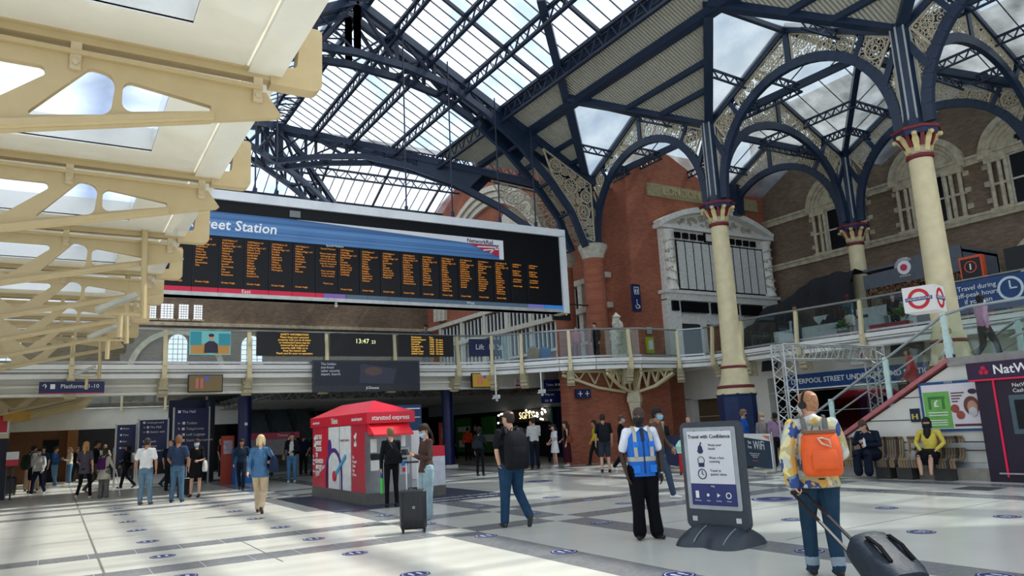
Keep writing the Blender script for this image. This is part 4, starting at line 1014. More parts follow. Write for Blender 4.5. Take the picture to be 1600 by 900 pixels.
for a0, a1 in zip(aa, aa[1:]): b.bar((cx+Rr*cos(a0), 24.3, 10.4-7.15+Rr*sin(a0)), (cx+Rr*cos(a1), 24.3, 10.4-7.15+Rr*sin(a1)), .5, .26, (0, 0, 1))
b.prism([(23.1, 24.5, 10.35), (30.5, 24.5, 10.35)]+[(cx+Rr*.99*cos(a), 24.5, 10.4-7.15+Rr*.99*sin(a)) for a in aa], (0, .1, 0)); b.build('pediment', marble, mem)
b = MB(); R = random.Random(2)
for k in range(60):
    x = R.uniform(-2.5, 2.5); z = R.uniform(.1, .62)*(1-(x/3.2)**2)+.42; b.ball((cx+x, 24.42, 10.0+z), R.uniform(.06, .13), 6)
b.build('carved_relief', mh('relief', '#a9a593', .8, var=.2), mem)
b = MB(); b.box((22.75, 24.52, 11.78), (30.2, 24.62, 12.4)); fr = b.build('stone_frieze', mh('frieze stone', '#9b8e6c', .8, var=.2)); tag(fr, 'long carved stone name band above the memorial', 'stone frieze')
text('LONDON · STATIONS', .56, mh('frieze letter', '#b0a27a', .8), 'raised_lettering', fr, (26.45, 24.51, 12.09), X3, Z3, ext=.03, bold=.008)
# ================================================================ KIOSK
k_ = thing('ticket_kiosk', 'red Stansted Express ticket kiosk with ridged roof and cash machine front', 'kiosk', (0, 0, 0))
K0, K1, L0, L1 = 6.0, 7.1, 16.3, 20.5
b = MB(); b.box((K0, L0, 0), (K1, L1, .26)); b.build('stone_base', mh('kiosk base', '#5f5d57', .5, var=.15), k_)
b = MB(); b.box((K0+.02, L0+.05, .26), (K1-.02, L1, 1.8)); b.build('body', mh('kiosk red side', '#b51a35', .35, var=.03), k_)
b = MB(); b.box((K0-.02, L0-.12, 1.8), (K1+.05, L1+.1, 2.05)); b.build('fascia', redm, k_)
b = MB(); e = [(K0-.02, L0-.12, 2.05), (K1+.05, L0-.12, 2.05), (K1+.05, L1+.1, 2.05), (K0-.02, L1+.1, 2.05)]; t1 = ((K0+K1)/2, L0+.9, 2.36); t2_ = ((K0+K1)/2, L1-.9, 2.36)
b.add(e+[t1, t2_], [(0, 1, 4), (1, 2, 5, 4), (2, 3, 5), (3, 0, 4, 5), (0, 3, 2, 1)]); b.build('roof', redm, k_)
b = MB(); b.box((K0, L0+.0, .26), (K1, L0+.08, 1.62)); b.build('machine_front', mh('machine steel', '#7b7f80', .35, metal=.6), k_)
b = MB(); b.prism([(K0+.05, L0-.38, 1.55), (K0+.05, L0-.02, 1.8), (K0+.05, L0+.05, 1.8), (K0+.05, L0+.05, 1.55)], (.01, 0, 0)); b.add([(K0+.05, L0-.38, 1.55), (K1-.1, L0-.38, 1.55), (K1-.1, L0-.02, 1.79), (K0+.05, L0-.02, 1.79), (K0+.05, L0-.38, 1.51), (K1-.1, L0-.38, 1.51), (K1-.1, L0, 1.74), (K0+.05, L0, 1.74)], [(0, 1, 2, 3), (7, 6, 5, 4), (0, 4, 5, 1), (0, 3, 7, 4), (1, 5, 6, 2)]); b.build('awning', mh('awning red', '#e8212f', .35), k_)
y_ = L0-.01
b = MB(); b.box((K0+.1, y_, 1.15), (K0+.25, y_+.02, 1.45)); b.box((K0+.1, y_, .75), (K0+.3, y_+.02, 1.02)); b.box((K0+.85, y_, 1.25), (K0+.95, y_+.02, 1.5)); b.build('notice', white, k_)
b = MB(); b.box((K0+.78, y_-.02, .62), (K0+1.03, y_, 1.22)); b.build('payment_panel', mh('panel silver', '#a8adb0', .4), k_)
b = MB(); b.box((K0+.83, y_-.03, 1.05), (K0+.99, y_-.02, 1.18)); b.box((K0+.84, y_-.03, .95), (K0+.97, y_-.02, 1.0)); b.box((K0+.1, y_-.005, .98), (K0+.75, y_, 1.12)); b.build('dark_slot', black, k_)
b = MB(); b.box((K0+.83, y_-.03, .82), (K0+.99, y_-.02, .92)); b.build('blue_reader', mh('reader blue', '#2b6fb5', .4), k_)
b = MB(); b.box((K0+.85, y_-.03, .68), (K0+.97, y_-.02, .77)); b.build('red_reader', redm, k_)
text('stansted express', .155, white, 'fascia_lettering', k_, (K0+.55, L0-.13, 1.92), X3, Z3, ext=.004, space=.9)
xs_ = K0-.025
for yy, s_, z_ in ((L1-.45, 'stansted express', .1), (L0+.55, 'stansted express', .12), (L1-2.0, 'Tickets', .2)): text(s_, z_, white, 'fascia_lettering', k_, (xs_-.0, yy, 1.92), -Y3, Z3, ext=.003, space=.9)
xw = K0+.015
b = MB(); b.box((xw-.02, L0+1.05, .27), (xw, L0+2.75, 1.78)); b.build('white_door', mh('kiosk white', '#d9dbd8', .4), k_)
b = MB(); b.box((xw-.025, L0+1.85, .27), (xw-.02, L0+1.87, 1.78)); b.box((xw-.025, L0+2.74, .27), (xw-.02, L0+2.76, 1.78)); b.box((xw-.03, L0+2.6, 1.1), (xw-.02, L0+2.7, 1.3)); b.build('door_line', darkg, k_)
b = MB(); b.box((xw-.01, L0+2.75, .26), (xw, L0+3.55, 1.78)); b.build('red_panel', redm, k_)
pur = mh('clock purple', '#4a2072', .4)
b = MB(); b.ring((xw-.03, L0+2.3, .6), -Y3*1.0, Z3, .56, .66, (.01, 0, 0), 30, 0, pi); b.box((xw-.035, L0+1.64, .27), (xw-.025, L0+1.74, .62)); b.box((xw-.035, L0+2.86, .27), (xw-.025, L0+2.96, .62)); b.ring((xw-.03, L0+2.62, 1.28), Y3*.7, Z3, .0, .2, (.012, 0, 0), 16); b.build('purple_clock', pur, k_)
b = MB(); b.bar((xw-.04, L0+2.15, .62), (xw-.04, L0+1.35, 1.08), .01, .09, Z3); b.build('clock_hand', mh('hand blue', '#3aa0cf', .4), k_)
b = MB(); b.ring((xw-.045, L0+2.22, .58), Y3, Z3, 0, .13, (.01, 0, 0), 16); b.build('clock_hub', redm, k_)
text('GET THE\nFASTEST\nTICKETS\nTO\nSTANSTED\nAIRPORT\nHERE', .155, white, 'slogan', k_, (xw-.02, L0+3.85, 1.62), -Y3, Z3, 'LEFT', ext=.003, valign='TOP', bold=.006, space=.85)
text('Skip the line', .17, white, 'slogan', k_, (xw-.02, L0+3.85, .55), (-Y3+Z3*.35).normalized(), (Z3+Y3*.35).normalized(), 'LEFT', ext=.003)
text('Fast\nFrequent\nDirect\n\n47 mins', .1, white, 'small_print', k_, (xw-.01, L1-.05, 1.1), -Y3, Z3, 'LEFT', ext=.002, space=.7, valign='TOP'); text('Fast\nFrequent\nDirect\nEasy\n47 mins', .1, white, 'small_print', k_, (xw-.01, L0+.95, 1.1), -Y3, Z3, 'LEFT', ext=.002, space=.8, valign='TOP')
text('stansted express', .1, mh('print grey', '#9a5560', .5), 'small_print', k_, (xw-.03, L0+1.45, 1.45), -Y3, Z3, ext=.002)
b = MB()
for yy in (L0+.8, L1-.2): b.bar((xw-.01, yy, 1.3), (xw-.01, yy-.12, 1.6), .01, .07, Z3); b.bar((xw-.01, yy-.12, 1.3), (xw-.01, yy, 1.55), .01, .07, Z3)
b.build('arrow_emblem', white, k_)
# rear machine unit + blue board
k2 = thing('ticket_machine', 'white and red ticket machine standing behind the woman in the brown jacket', 'ticket machine', (0, 0, 0))
b = MB(); b.box((7.3, 17.0, .25), (8.3, 18.4, .95)); b.box((7.3, 17.0, 0), (8.3, 18.4, .25), 1); b.box((7.3, 17.0, .95), (8.3, 18.4, 1.2), 2); b.build('cabinet', [mh('machine white', '#c9ccd2', .4), mh('kiosk base', '#5f5d57', .5), redm], k2)
b = MB(); b.box((7.32, 16.95, .45), (7.6, 17.0, 1.6)); b.build('screen_panel', white, k2)
b = MB(); b.box((7.2, 19.0, 0), (8.6, 19.2, 2.3)); o = b.build('information_board', mh('board blue', '#12365e', .5)); tag(o, 'dark blue information board rising behind the red kiosk roof', 'information board'); b = MB(); b.box((7.25, 18.98, 2.18), (8.55, 19.0, 2.21)); b.box((7.25, 18.98, 1.95), (8.55, 19.0, 1.97)); b.build('white_line', white, o)
# ================================================================ TRAVEL WITH CONFIDENCE SIGN
A_, B_ = V((7.17, 7.46, 0)), V((7.33, 6.58, 0)); cen = (A_+B_)/2; ux = (B_-A_).normalized(); nm = ux.cross(Z3)  # faces camera
sg = thing('poster_stand', 'dark grey pavement poster stand headed Travel with Confidence', 'poster stand', cen, 0)
def rrect(w, h, r, n=6):
    return rtri([(-w/2, 0), (w/2, 0), (w/2, h), (-w/2, h)], r, n)
gm = mh('stand grey', '#353b42', .4)
b = MB(); b.prism([tuple(ux*x+Z3*(z+.18)) for x, z in rrect(.9, 1.34, .09)], nm*.09); b.build('frame', gm, sg)
b = MB(); b.prism([tuple(ux*x+Z3*(z+.42)+nm*.05) for x, z in rrect(.78, 1.03, .02)], nm*.012); b.build('snap_frame', mh('snap silver', '#9ba0a3', .35, metal=.5), sg)
b = MB(); b.prism([tuple(ux*x+Z3*(z+.74)+nm*.06) for x, z in rrect(.66, .66, .005)], nm*.006); b.build('poster', mh('poster paper', '#d5d6d8', .5, var=.02), sg)
b = MB(); b.prism([tuple(ux*x+Z3*(z+.47)+nm*.06) for x, z in rrect(.66, .27, .005)], nm*.006); b.build('poster_footer', mh('poster navy', '#2a3268', .5), sg)
def st(s, size, x, z, m=black, al='CENTER', **k): return text(s, size, m, 'lettering', sg, ux*x+Z3*z+nm*.066, ux, Z3, al, ext=.001, **k)
st('Travel with Confidence', .066, 0, 1.33, bold=.001); st('Wash your\nhands', .045, -.02, 1.2, al='LEFT'); st('Wear a face\ncovering', .045, -.02, 1.04, al='LEFT'); st('Travel at\nquieter times', .045, -.02, .88, al='LEFT')
st('Help', .03, 0, .71, white)
for x, s_ in ((-.24, 'Distancing'), (-.08, 'Safety'), (.07, 'Cleaning'), (.22, 'Contact')): st(s_, .022, x, .53, white)
O = lambda x, z, d=.068: ux*x+Z3*z+nm*d
b = MB(); b.prism([tuple(O(-.14+.05*cos(a)*(1 if sin(a) < 0 else .7), 1.17+.055*sin(a))) for a in [2*pi*k/14 for k in range(14)]], nm*.004); b.bar(O(-.14, 1.22), O(-.12, 1.26), .012, .01, nm); b.ring(O(-.14, 1.03), ux, Z3, .045, .052, nm*.004, 20); b.prism([tuple(O(-.14+x, 1.0+z)) for x, z in ((-.045, 0), (.045, 0), (.04, -.05), (-.04, -.05))], nm*.004); b.ring(O(-.14, .86), ux, Z3, .055, .066, nm*.004, 24); b.bar(O(-.14, .9), O(-.14, .86), .008, .006, nm); b.bar(O(-.14, .86), O(-.115, .85), .008, .006, nm); b.build('icon', mh('icon navy', '#1f2a50', .5), sg)
b = MB(); b.prism([tuple(O(-.24+x, .6+z)) for x, z in ((-.025, -.04), (.025, -.04), (.025, .05), (-.025, .05))], nm*.004); b.ring(O(.22, .6), ux, Z3, .028, .04, nm*.004, 16); b.ring(O(-.08, .6), ux, Z3, .0, .02, nm*.004, 10); b.ring(O(.07, .6), ux, Z3, .0, .03, nm*.004, 3); b.build('footer_icon', white, sg)
b = MB()
for x in (-.32, .32): b.prism([tuple(O(x+a, .3+c, .05)) for a, c in ((-.035, -.03), (.035, -.03), (.035, .03), (-.035, .03))], nm*.01)
b.build('clear_hole', mh('hole pale', '#c9cccc', .5), sg)
b = MB()
for x in (-.22, .2): b.ring(O(x, 1.4, .058), ux, Z3, 0, .01, nm*.006, 8)
b.build('screw', black, sg)
# moulded base : bulbous rounded block
base = MB(); nx, ny = 28, 18
def bh(u, w):
    # u along panel (-1..1), w across (-1..1)
    ru = 1-max(0, abs(u)-.62)/.38; e = max(0, 1-abs(w)**3.5)**.5*max(0, 1-abs(u)**5)**.5
    return .24*e*(.78+.22*cos(w*pi*.9))+.0
vs = []; fs = []
for i in range(nx+1):
    for j in range(ny+1):
        u = -1+2*i/nx; w = -1+2*j/ny
        prof = .46*(1-.2*math.exp(-((u+.05)/.28)**2) if w > 0 else 1)
        cr_ = (1-abs(u)**5)**.5 if abs(u) < 1 else 0
        p = ux*(u*.46)+nm*(w*prof*(.55+.45*cr_))
        vs.append((p.x, p.y, bh(u, w)))
for i in range(nx):
    for j in range(ny): a = i*(ny+1)+j; fs.append((a, a+ny+1, a+ny+2, a+1))
base.add(vs, fs); base.build('weighted_base', gm, sg, True)
b = MB()
for u in (-.12, .3): 
    pts = [ux*u+nm*(.44*w/1.0)+Z3*(bh(u/.46, w)+.003) for w in (.25, .5, .75, .93)]; b.path(pts, .012, .01)
b.build('strap_line', mh('strap line', '#8a9298', .5), sg)

# ================================================================ BARRIERS (LiveWell / WiFi)
A_, B_ = V((14.55, 16.9, 0)), V((15.45, 15.4, 0))
def banner(label, A_, B_, cloth, z0=.12, z1=1.05):
    d = (B_-A_); w = d.length; u = d.normalized(); n = u.cross(Z3); r = thing('banner_barrier', label, 'barrier', (A_+B_)/2)
    b = MB(); b.prism([tuple(u*x+Z3*z) for x, z in ((-w/2, z0), (w/2, z0), (w/2, z1), (-w/2, z1))], n*.03); b.build('banner', cloth, r)
    b = MB()
    for x in (-w/2-.04, w/2+.04): b.tube([u*x, u*x+Z3*(z1+.05)], .03, 8); b.bar(u*x-n*.25+Z3*.03, u*x+n*.25+Z3*.03, .05, .04)
    b.build('post', steel, r); return r, u, n, w
r, u, n, w = banner('navy banner barrier with white letters behind the blue vest attendant', V((16.9, 18.4, 0)), V((16.3, 16.7, 0)), mh('banner navy', '#232e52', .6))
text('Liverpool', .26, white, 'lettering', r, u*.1+Z3*.68+n*.02, u, Z3, ext=.002)
r, u, n, w = banner('dark WiFi banner barrier in a silver frame, right of the poster stand', V((17.4, 15.85, 0)), V((16.57, 13.85, 0)), mh('banner slate', '#2c3e50', .5))
text('WiFi', .34, white, 'lettering', r, u*.35+Z3*.72+n*.02, u, Z3, ext=.002); text('Fast\nFree', .13, white, 'lettering', r, u*-.2+Z3*.74+n*.02, u, Z3, ext=.002)
text('Wait for your train in comfort\nand enjoy free internet\nwhile you wait', .05, white, 'lettering', r, u*.05+Z3*.45+n*.02, u, Z3, ext=.001); text('networkrail.co.uk', .05, mh('orange print', '#d0603a', .5), 'web_lettering', r, u*.05+Z3*.3+n*.02, u, Z3, ext=.001)
b = MB(); b.prism([tuple(u*x+Z3*z+n*.018) for x, z in ((-w/2, .98), (w/2, .85), (w/2, 1.05), (-w/2, 1.05))], n*.006); b.prism([tuple(u*x+Z3*z+n*.018) for x, z in ((w/2-.06, .12), (w/2, .12), (w/2, 1.0), (w/2-.06, 1.0))], n*.006); b.build('white_edge', white, r)
b = MB(); b.prism([tuple(u*x+Z3*z+n*.024) for x, z in ((w/2-.5, 1.0), (w/2-.08, 1.0), (w/2-.08, .88))], n*.006); b.build('orange_swoosh', mh('swoosh orange', '#d98060', .5), r)

# ================================================================ LATTICE TRUSS ARCH
tr = thing('lattice_gantry', 'white aluminium lattice gantry over the foot of the stairs', 'lattice gantry')
def box_truss(b, p, q, w, n):
    p, q = V(p), V(q); d = (q-p).normalized(); a = V((0, 1, 0)) if abs(d.y) < .9 else X3; x = d.cross(a).normalized(); y = d.cross(x)
    cs = [x*sx*w/2+y*sy*w/2 for sx, sy in ((-1, -1), (1, -1), (1, 1), (-1, 1))]
    for c in cs: b.tube([p+c, q+c], .025, 6)
    for k in range(n):
        for i in range(4):
            c0, c1 = cs[i], cs[(i+1) % 4]
            if k % 2: c0, c1 = c1, c0
            b.tube([p.lerp(q, k/n)+c0, p.lerp(q, (k+1)/n)+c1], .013, 5)
b = MB(); box_truss(b, (16.85, 13.4, 0), (16.85, 13.4, 3.4), .4, 13); b.build('tower', alu, tr)
b = MB(); box_truss(b, (21.0, 13.4, 0), (21.0, 13.4, 3.4), .4, 13); b.build('tower', alu, tr)
b = MB(); box_truss(b, (16.65, 13.4, 3.22), (21.2, 13.4, 3.22), .4, 18); b.build('top_beam', alu, tr)
b = MB(); b.box((16.5, 13.05, 0), (17.2, 13.75, .03)); b.box((20.65, 13.05, 0), (21.35, 13.75, .03)); b.build('foot_plate', alu, tr)

# ================================================================ RIGHT WALL, STAIRS
X0 = 16.8
b = MB()
b.prism([(X0, 8.3, 0), (X0, 13.35, 0), (X0, 12.95, .25), (X0, 8.95, 2.42), (X0, 8.3, 2.42)], (.12, 0, 0)); struct(b, 'wall_stair', creamw)
b = MB()
for z in (.6, .78, 1.28, 1.78): b.box((X0-.07, 8.3, z), (X0-.06, max(8.4, 13.35-z*1.75), z+.018))
b.box((X0-.07, 11.0, 1.28), (X0-.06, 11.015, 1.78)); struct(b, 'trim_10', darkg)
stairs = thing('escalator_stairs', 'staircase with glass sides and pink-red edge rising from the gantry to a landing', 'stairs')
b = MB(); n = 16
for k in range(n): y = 13.25-k*(4.3/n); z = (k+1)*2.5/n; b.box((X0+.1, y-4.3/n, 0 if k == 0 else z-.25), (20.2, y, z))
b.build('steps', mh('step grey', '#6d6f6e', .6), stairs)
b = MB(); b.box((X0+.1, -3, 2.2), (20.2, 8.95, 2.5)); b.box((19.0, 3, 2.5), (20.2, 4, 2.6)); b.build('landing', mh('landing grey', '#9a9a92', .6), stairs)
b = MB(); b.bar((X0-.02, 13.35, .08), (X0-.02, 8.92, 2.56), .3, .09, (0, 0, 1)); b.build('pink_stringer', mh('stringer pink', '#b5686a', .45), stairs)
b = MB(); b.box((X0-.15, -3, 2.42), (X0+.14, 8.95, 2.6)); b.build('landing_edge', mh('edge steel', '#8f8c86', .4, metal=.4), stairs)
for xx in (X0, 20.1):
    b = MB()
    pr = [(xx, 13.9, .2), (xx, 13.6, 1.1), (xx, 13.2, 1.18), (xx, 8.95, 3.56), (xx, 8.4, 3.66), (xx, 4, 3.68), (xx, -3, 3.68)]; b.tube(pr, .035, 8); b.tube([(xx, 13.2, .85), (xx, 8.93, 3.1)], .02, 6)
    b.build('handrail', steel, stairs, True)
    for y0, y1 in ((13.2, 12.1), (12.0, 10.5), (10.4, 9.05)):
        z0, z1 = (13.35-y0)*.56, (13.35-y1)*.56
        b = MB(); b.prism([(xx, y0, z0+.15), (xx, y1, z1+.15), (xx, y1, z1+1.1), (xx, y0, z0+1.1)], (.015, 0, 0)); b.build('glass_panel', balglass, stairs)
    for y0, y1 in ((8.85, 6.9), (6.8, 4.6)):
        b = MB(); b.prism([(xx, y0, 2.62), (xx, y1, 2.62), (xx, y1, 3.62), (xx, y0, 3.62)], (.015, 0, 0)); b.build('glass_panel', balglass, stairs)
    for y0 in (12.05, 10.45, 8.95):
        z0 = (13.35-y0)*.56; b = MB(); b.box((xx-.03, y0-.06, z0), (xx+.03, y0+.06, z0+1.15)); b.build('glass_post', mh('frosted post', '#b9cfc8', .3), stairs)
    for y0 in (6.85,):
        b = MB(); b.tube([(xx, y0, 2.5), (xx, y0, 3.6)], .03, 8); b.build('steel_post', steel, stairs)
    b = MB(); b.tube([(xx+1.4, 8.3, 3.0), (xx+1.4, 7.2, 3.35), (xx+1.4, 7.0, 3.3), (xx+1.4, 7.0, 2.6)], .03, 8); b.build('inner_rail', steel, stairs)
# NatWest cash machine bay
nb = thing('cash_machine_bay', 'dark purple NatWest cash machine bay at the right edge', 'cash machine')
pu = mh('bank purple', '#1d0f26', .35); b = MB(); b.box((X0-.4, 4.5, 0), (X0+.1, 8.3, 2.4)); b.build('surround', pu, nb)
b = MB(); b.box((X0-.5, 4.5, 2.07), (X0-.38, 8.38, 2.42)); b.build('fascia', mh('bank fascia', '#2c1236', .35), nb)
b = MB(); b.box((X0-.52, 4.5, 2.04), (X0-.4, 8.36, 2.07)); b.box((X0-.43, 7.92, .1), (X0-.4, 7.95, 2.04)); b.build('red_edge', emit('bank red', hexc('#d01848'), .5), nb)
text('NatWest', .26, white, 'lettering', nb, (X0-.51, 7.86, 2.24), -Y3, Z3, 'LEFT', ext=.004, bold=.004)
b = MB()
for a in (0, 2*pi/3, 4*pi/3): b.ring((X0-.51, 8.04+.05*cos(a+pi/2), 2.24+.05*sin(a+pi/2)), Y3, Z3, 0, .055, (.012, 0, 0), 6)
b.build('red_emblem', mh('bank emblem', '#b5163c', .4), nb)
text('NatWest\nCash machine', .11, white, 'lettering', nb, (X0-.41, 7.6, 1.86), -Y3, Z3, 'LEFT', ext=.003)
b = MB(); b.box((X0-.44, 6.9, .95), (X0-.4, 7.68, 1.72)); b.build('machine_frame', mh('machine frame', '#4a5a60', .4), nb); b = MB(); b.box((X0-.46, 7.0, 1.05), (X0-.44, 7.58, 1.62)); b.build('machine_screen', blackgloss, nb)
b = MB(); b.bar((X0-.5, 8.05, .18), (X0-.5, 4.5, .18), .04, .03); b.build('kick_rail', steel, nb)
# posters
pf = thing('notice_board', 'blue framed double poster on the cream wall, green left half', 'notice board', (0, 0, 0)); xx = X0-.09
b = MB(); b.box((xx-.03, 8.28, 1.02), (X0-.06, 9.68, 2.1)); b.build('frame', mh('board frame blue', '#1d4a78', .4), pf)
b = MB(); b.box((xx-.035, 8.34, 1.07), (xx-.03, 9.62, 2.04)); b.build('white_poster', mh('poster pale', '#d8d0d2', .5, var=.03), pf)
b = MB(); b.box((xx-.04, 9.02, 1.09), (xx-.035, 9.6, 1.88)); b.build('green_poster', mh('poster green', '#6fae52', .5, var=.12, scale=4), pf)
text('£', .2, white, 'pound_symbol', pf, (xx-.045, 9.33, 1.62), -Y3, Z3, ext=.001, bold=.006)
b = MB(); b.box((xx-.043, 9.12, 1.72), (xx-.04, 9.5, 1.78)); b.box((xx-.043, 9.14, 1.5), (xx-.04, 9.2, 1.72)); b.box((xx-.043, 9.44, 1.5), (xx-.04, 9.5, 1.72)); b.build('banknote', mh('note green', '#3f7a38', .5), pf)
b = MB()
for z in (1.42, 1.36, 1.25, 1.2, 1.15): b.box((xx-.043, 9.1+.03*(z < 1.3), z), (xx-.04, 9.52, z+.02))
b.build('white_print', white, pf)
b = MB()
for k, z in enumerate((1.82, 1.76, 1.7, 1.64)): b.box((xx-.043, 8.7+.05*k, z), (xx-.04, 8.98, z+.025))
b.box((xx-.043, 8.4, 1.12), (xx-.04, 8.98, 1.17)); b.build('dark_print', mh('print maroon', '#5d2d34', .5), pf)
b = MB(); b.ring((xx-.045, 8.93, 1.5), Y3, Z3, 0, .09, (.006, 0, 0), 14); b.ring((xx-.045, 8.83, 1.36), Y3, Z3, 0, .09, (.006, 0, 0), 14); b.build('food_picture', mh('food red', '#9a4a3c', .6, var=.4, scale=30), pf)
b = MB(); b.ring((xx-.043, 8.58, 1.55), Y3*.8, Z3, 0, .2, (.006, 0, 0), 18); b.build('hair_picture', mh('hair brown pic', '#6b3f30', .6), pf)
b = MB(); b.ring((xx-.048, 8.56, 1.52), Y3*.75, Z3, 0, .14, (.006, 0, 0), 18); b.build('face_picture', mh('face pic', '#c08d78', .6), pf)
b = MB(); b.ring((xx-.052, 8.56, 1.42), Y3*.9, Z3, 0, .1, (.006, 0, 0), 14); b.build('scarf_picture', mh('scarf pic', '#c8c5c2', .6), pf)
b = MB(); b.ring((xx-.05, 8.52, 1.85), Y3, Z3*.6, 0, .09, (.006, 0, 0), 16); b.build('round_badge', mh('badge purple', '#3a2438', .5), pf)
text('COSTS', .06, white, 'lettering', pf, (xx-.04, 9.0, 2.07), -Y3, Z3, ext=.001)
b = MB(); b.box((X0-.09, 9.76, 1.24), (X0-.06, 9.98, 1.54)); r = b.build('distance_notice', mh('notice navy', '#18203c', .5)); tag(r, 'small navy and yellow keep-distance notice on the cream wall', 'notice'); b = MB(); b.box((X0-.1, 9.9, 1.3), (X0-.09, 9.94, 1.42)); b.box((X0-.1, 9.8, 1.3), (X0-.09, 9.84, 1.42)); b.box((X0-.1, 9.83, 1.35), (X0-.09, 9.91, 1.37)); b.build('figure_symbol', mh('notice yellow', '#c8b858', .5), r)
# steel guard rails
b = MB(); b.box((X0-.36, 8.1, .68), (X0-.28, 9.9, .78)); b.box((X0-.06-.3, 8.1, .68), (X0-.06, 8.2, .78)); o = b.build('guard_rail', steel); tag(o, 'brushed steel rail along the cream wall at seat height behind the seated woman', 'guard rail')
b = MB(); b.box((X0-.3, 8.05, .26), (X0-.06, 9.9, .36)); b.box((X0-.3, 8.05, 0), (X0-.06, 9.9, .26), 1); o = b.build('plinth_ledge', [steel, mh('stone plinth', '#8a857a', .7, var=.2)]); tag(o, 'stone ledge capped with steel at the foot of the cream wall', 'ledge')

# ================================================================ BENCHES (striped slatted)
w1 = mh('slat tan', '#8f7a5e', .55, var=.1); w2 = mh('slat dark', '#4a3b2e', .55, var=.1); w3 = mh('slat grey', '#77706a', .55, var=.1)
def bench(label, y0, y1):
    r = thing('slatted_bench', label, 'bench', (16.3, y0, 0)); L = y1-y0; n = int(L/.06)
    for q, (nm_, m_) in enumerate((('tan_slats', w1), ('dark_slats', w2), ('grey_slats', w3))):
        b = MB(); R = random.Random(3)
        for k in range(n):
            if R.choice((0, 0, 1, 2)) != q: continue
            y = k*.06
            b.path([(-.1, y+.025, .28), (-.12, y+.025, .4), (-.02, y+.025, .45), (.26, y+.025, .42), (.33, y+.025, .5), (.36, y+.025, .88), (.32, y+.025, .93)], .045, .04, (0, 1, 0)) if False else [b.bar(a, c, .045, .035, (0, 0, 1) if abs(a[2]-c[2]) < .1 else (1, 0, 0)) for a, c in zip([(-.1, y+.025, .26), (-.12, y+.025, .4), (-.04, y+.025, .45), (.25, y+.025, .42), (.33, y+.025, .52), (.37, y+.025, .86)], [(-.12, y+.025, .4), (-.04, y+.025, .45), (.25, y+.025, .42), (.33, y+.025, .52), (.37, y+.025, .86), (.33, y+.025, .92)])]
        b.build(nm_, m_, r)
    for y in (.15, L-.3):
        b = MB(); b.box((-.08, y, 0), (.3, y+.35, .28)); b.build('leg', mh('bench leg', '#3a3835', .6), r)
    return r
bench('striped slatted bench against the cream wall where the man in navy sits', 10.2, 12.5)
bench('striped slatted bench against the cream wall where the woman in yellow sits', 8.85, 10.14)

# ================================================================ UNDERGROUND SIGNS
ug = thing('station_sign', 'long blue Liverpool Street Underground Station sign over the dark entrance', 'station sign')
b = MB(); b.box((23.7, 10.6, 2.44), (23.82, 18.95, 2.98)); b.build('panel', mh('tube blue', '#123f74', .4), ug); b = MB(); b.box((23.68, 10.6, 2.4), (23.82, 18.95, 2.45)); b.build('white_edge', white, ug)
text('LIVERPOOL STREET UNDERGROUND STATION', .262, white, 'lettering', ug, (23.69, 18.6, 2.71), -Y3, Z3, 'LEFT', ext=.004, bold=.003)
def roundel(parent, c, ux, uy, r, bar=True, s='UNDERGROUND'):
    nz_ = V(ux).cross(V(uy)); c = V(c)
    b = MB(); b.ring(c, ux, uy, r*.68, r, nz_*.01, 32); b.build('red_ring', mh('tube red', '#c4202c', .4), parent)
    b = MB(); b.prism([c+V(ux)*x*r+V(uy)*y*r+nz_*.008 for x, y in ((-1.22, -.17), (1.22, -.17), (1.22, .17), (-1.22, .17))], nz_*.01); b.build('blue_bar', mh('tube bar blue', '#1a2a6c', .4), parent)
    if s: text(s, r*.3, white, 'lettering', parent, c+nz_*.016, ux, uy, ext=.001)
cb = thing('roundel_cube', 'white illuminated cube sign with red underground roundels in front of the tallest column', 'sign', (0, 0, 0))
c0 = V((18.2, 10.25, 4.2)); u1 = V((.93, -.37, 0)).normalized(); n1 = u1.cross(Z3); S_ = .62
b = MB(); hw_ = .36
cc = [c0+u1*sx*.62-n1*(sy*.62) for sx, sy in ((-.5, 0), (.5, 0), (.5, 1), (-.5, 1))]
u1 = V((.2, -.98, 0)).normalized(); n1 = u1.cross(Z3); w_ = .72
fc = V((17.65, 10.3, 3.84))
b.prism([fc, fc+u1*w_, fc+u1*w_-n1*w_, fc-n1*w_], (0, 0, .0001)) if False else None
b.add([fc, fc+u1*w_, fc+u1*w_-n1*w_, fc-n1*w_]+[p+Z3*.62 for p in (fc, fc+u1*w_, fc+u1*w_-n1*w_, fc-n1*w_)], [(0, 1, 2, 3), (7, 6, 5, 4), (0, 4, 5, 1), (1, 5, 6, 2), (2, 6, 7, 3), (3, 7, 4, 0)]); b.build('case', emit('cube white', (.85, .86, .86), .35), cb)
roundel(cb, fc+u1*w_*.5+Z3*.31+n1*.008, u1, Z3, .25); roundel(cb, fc+u1*(w_+.008)-n1*w_*.5+Z3*.31, -n1, Z3, .25)
b = MB(); b.bar(fc+u1*w_*.9+Z3*.35-n1*.5, V((20, 10.6, 4.2)), .06, .06); b.build('arm', steel, cb)
rs = thing('roundel_sign', 'small white panel with a red roundel under the balcony above the station sign', 'sign', (0, 0, 0)); b = MB(); b.box((23.9, 15.05, 3.12), (23.98, 16.15, 3.62)); b.build('panel', white, rs); roundel(rs, (23.89, 15.6, 3.37), -Y3, Z3, .16)
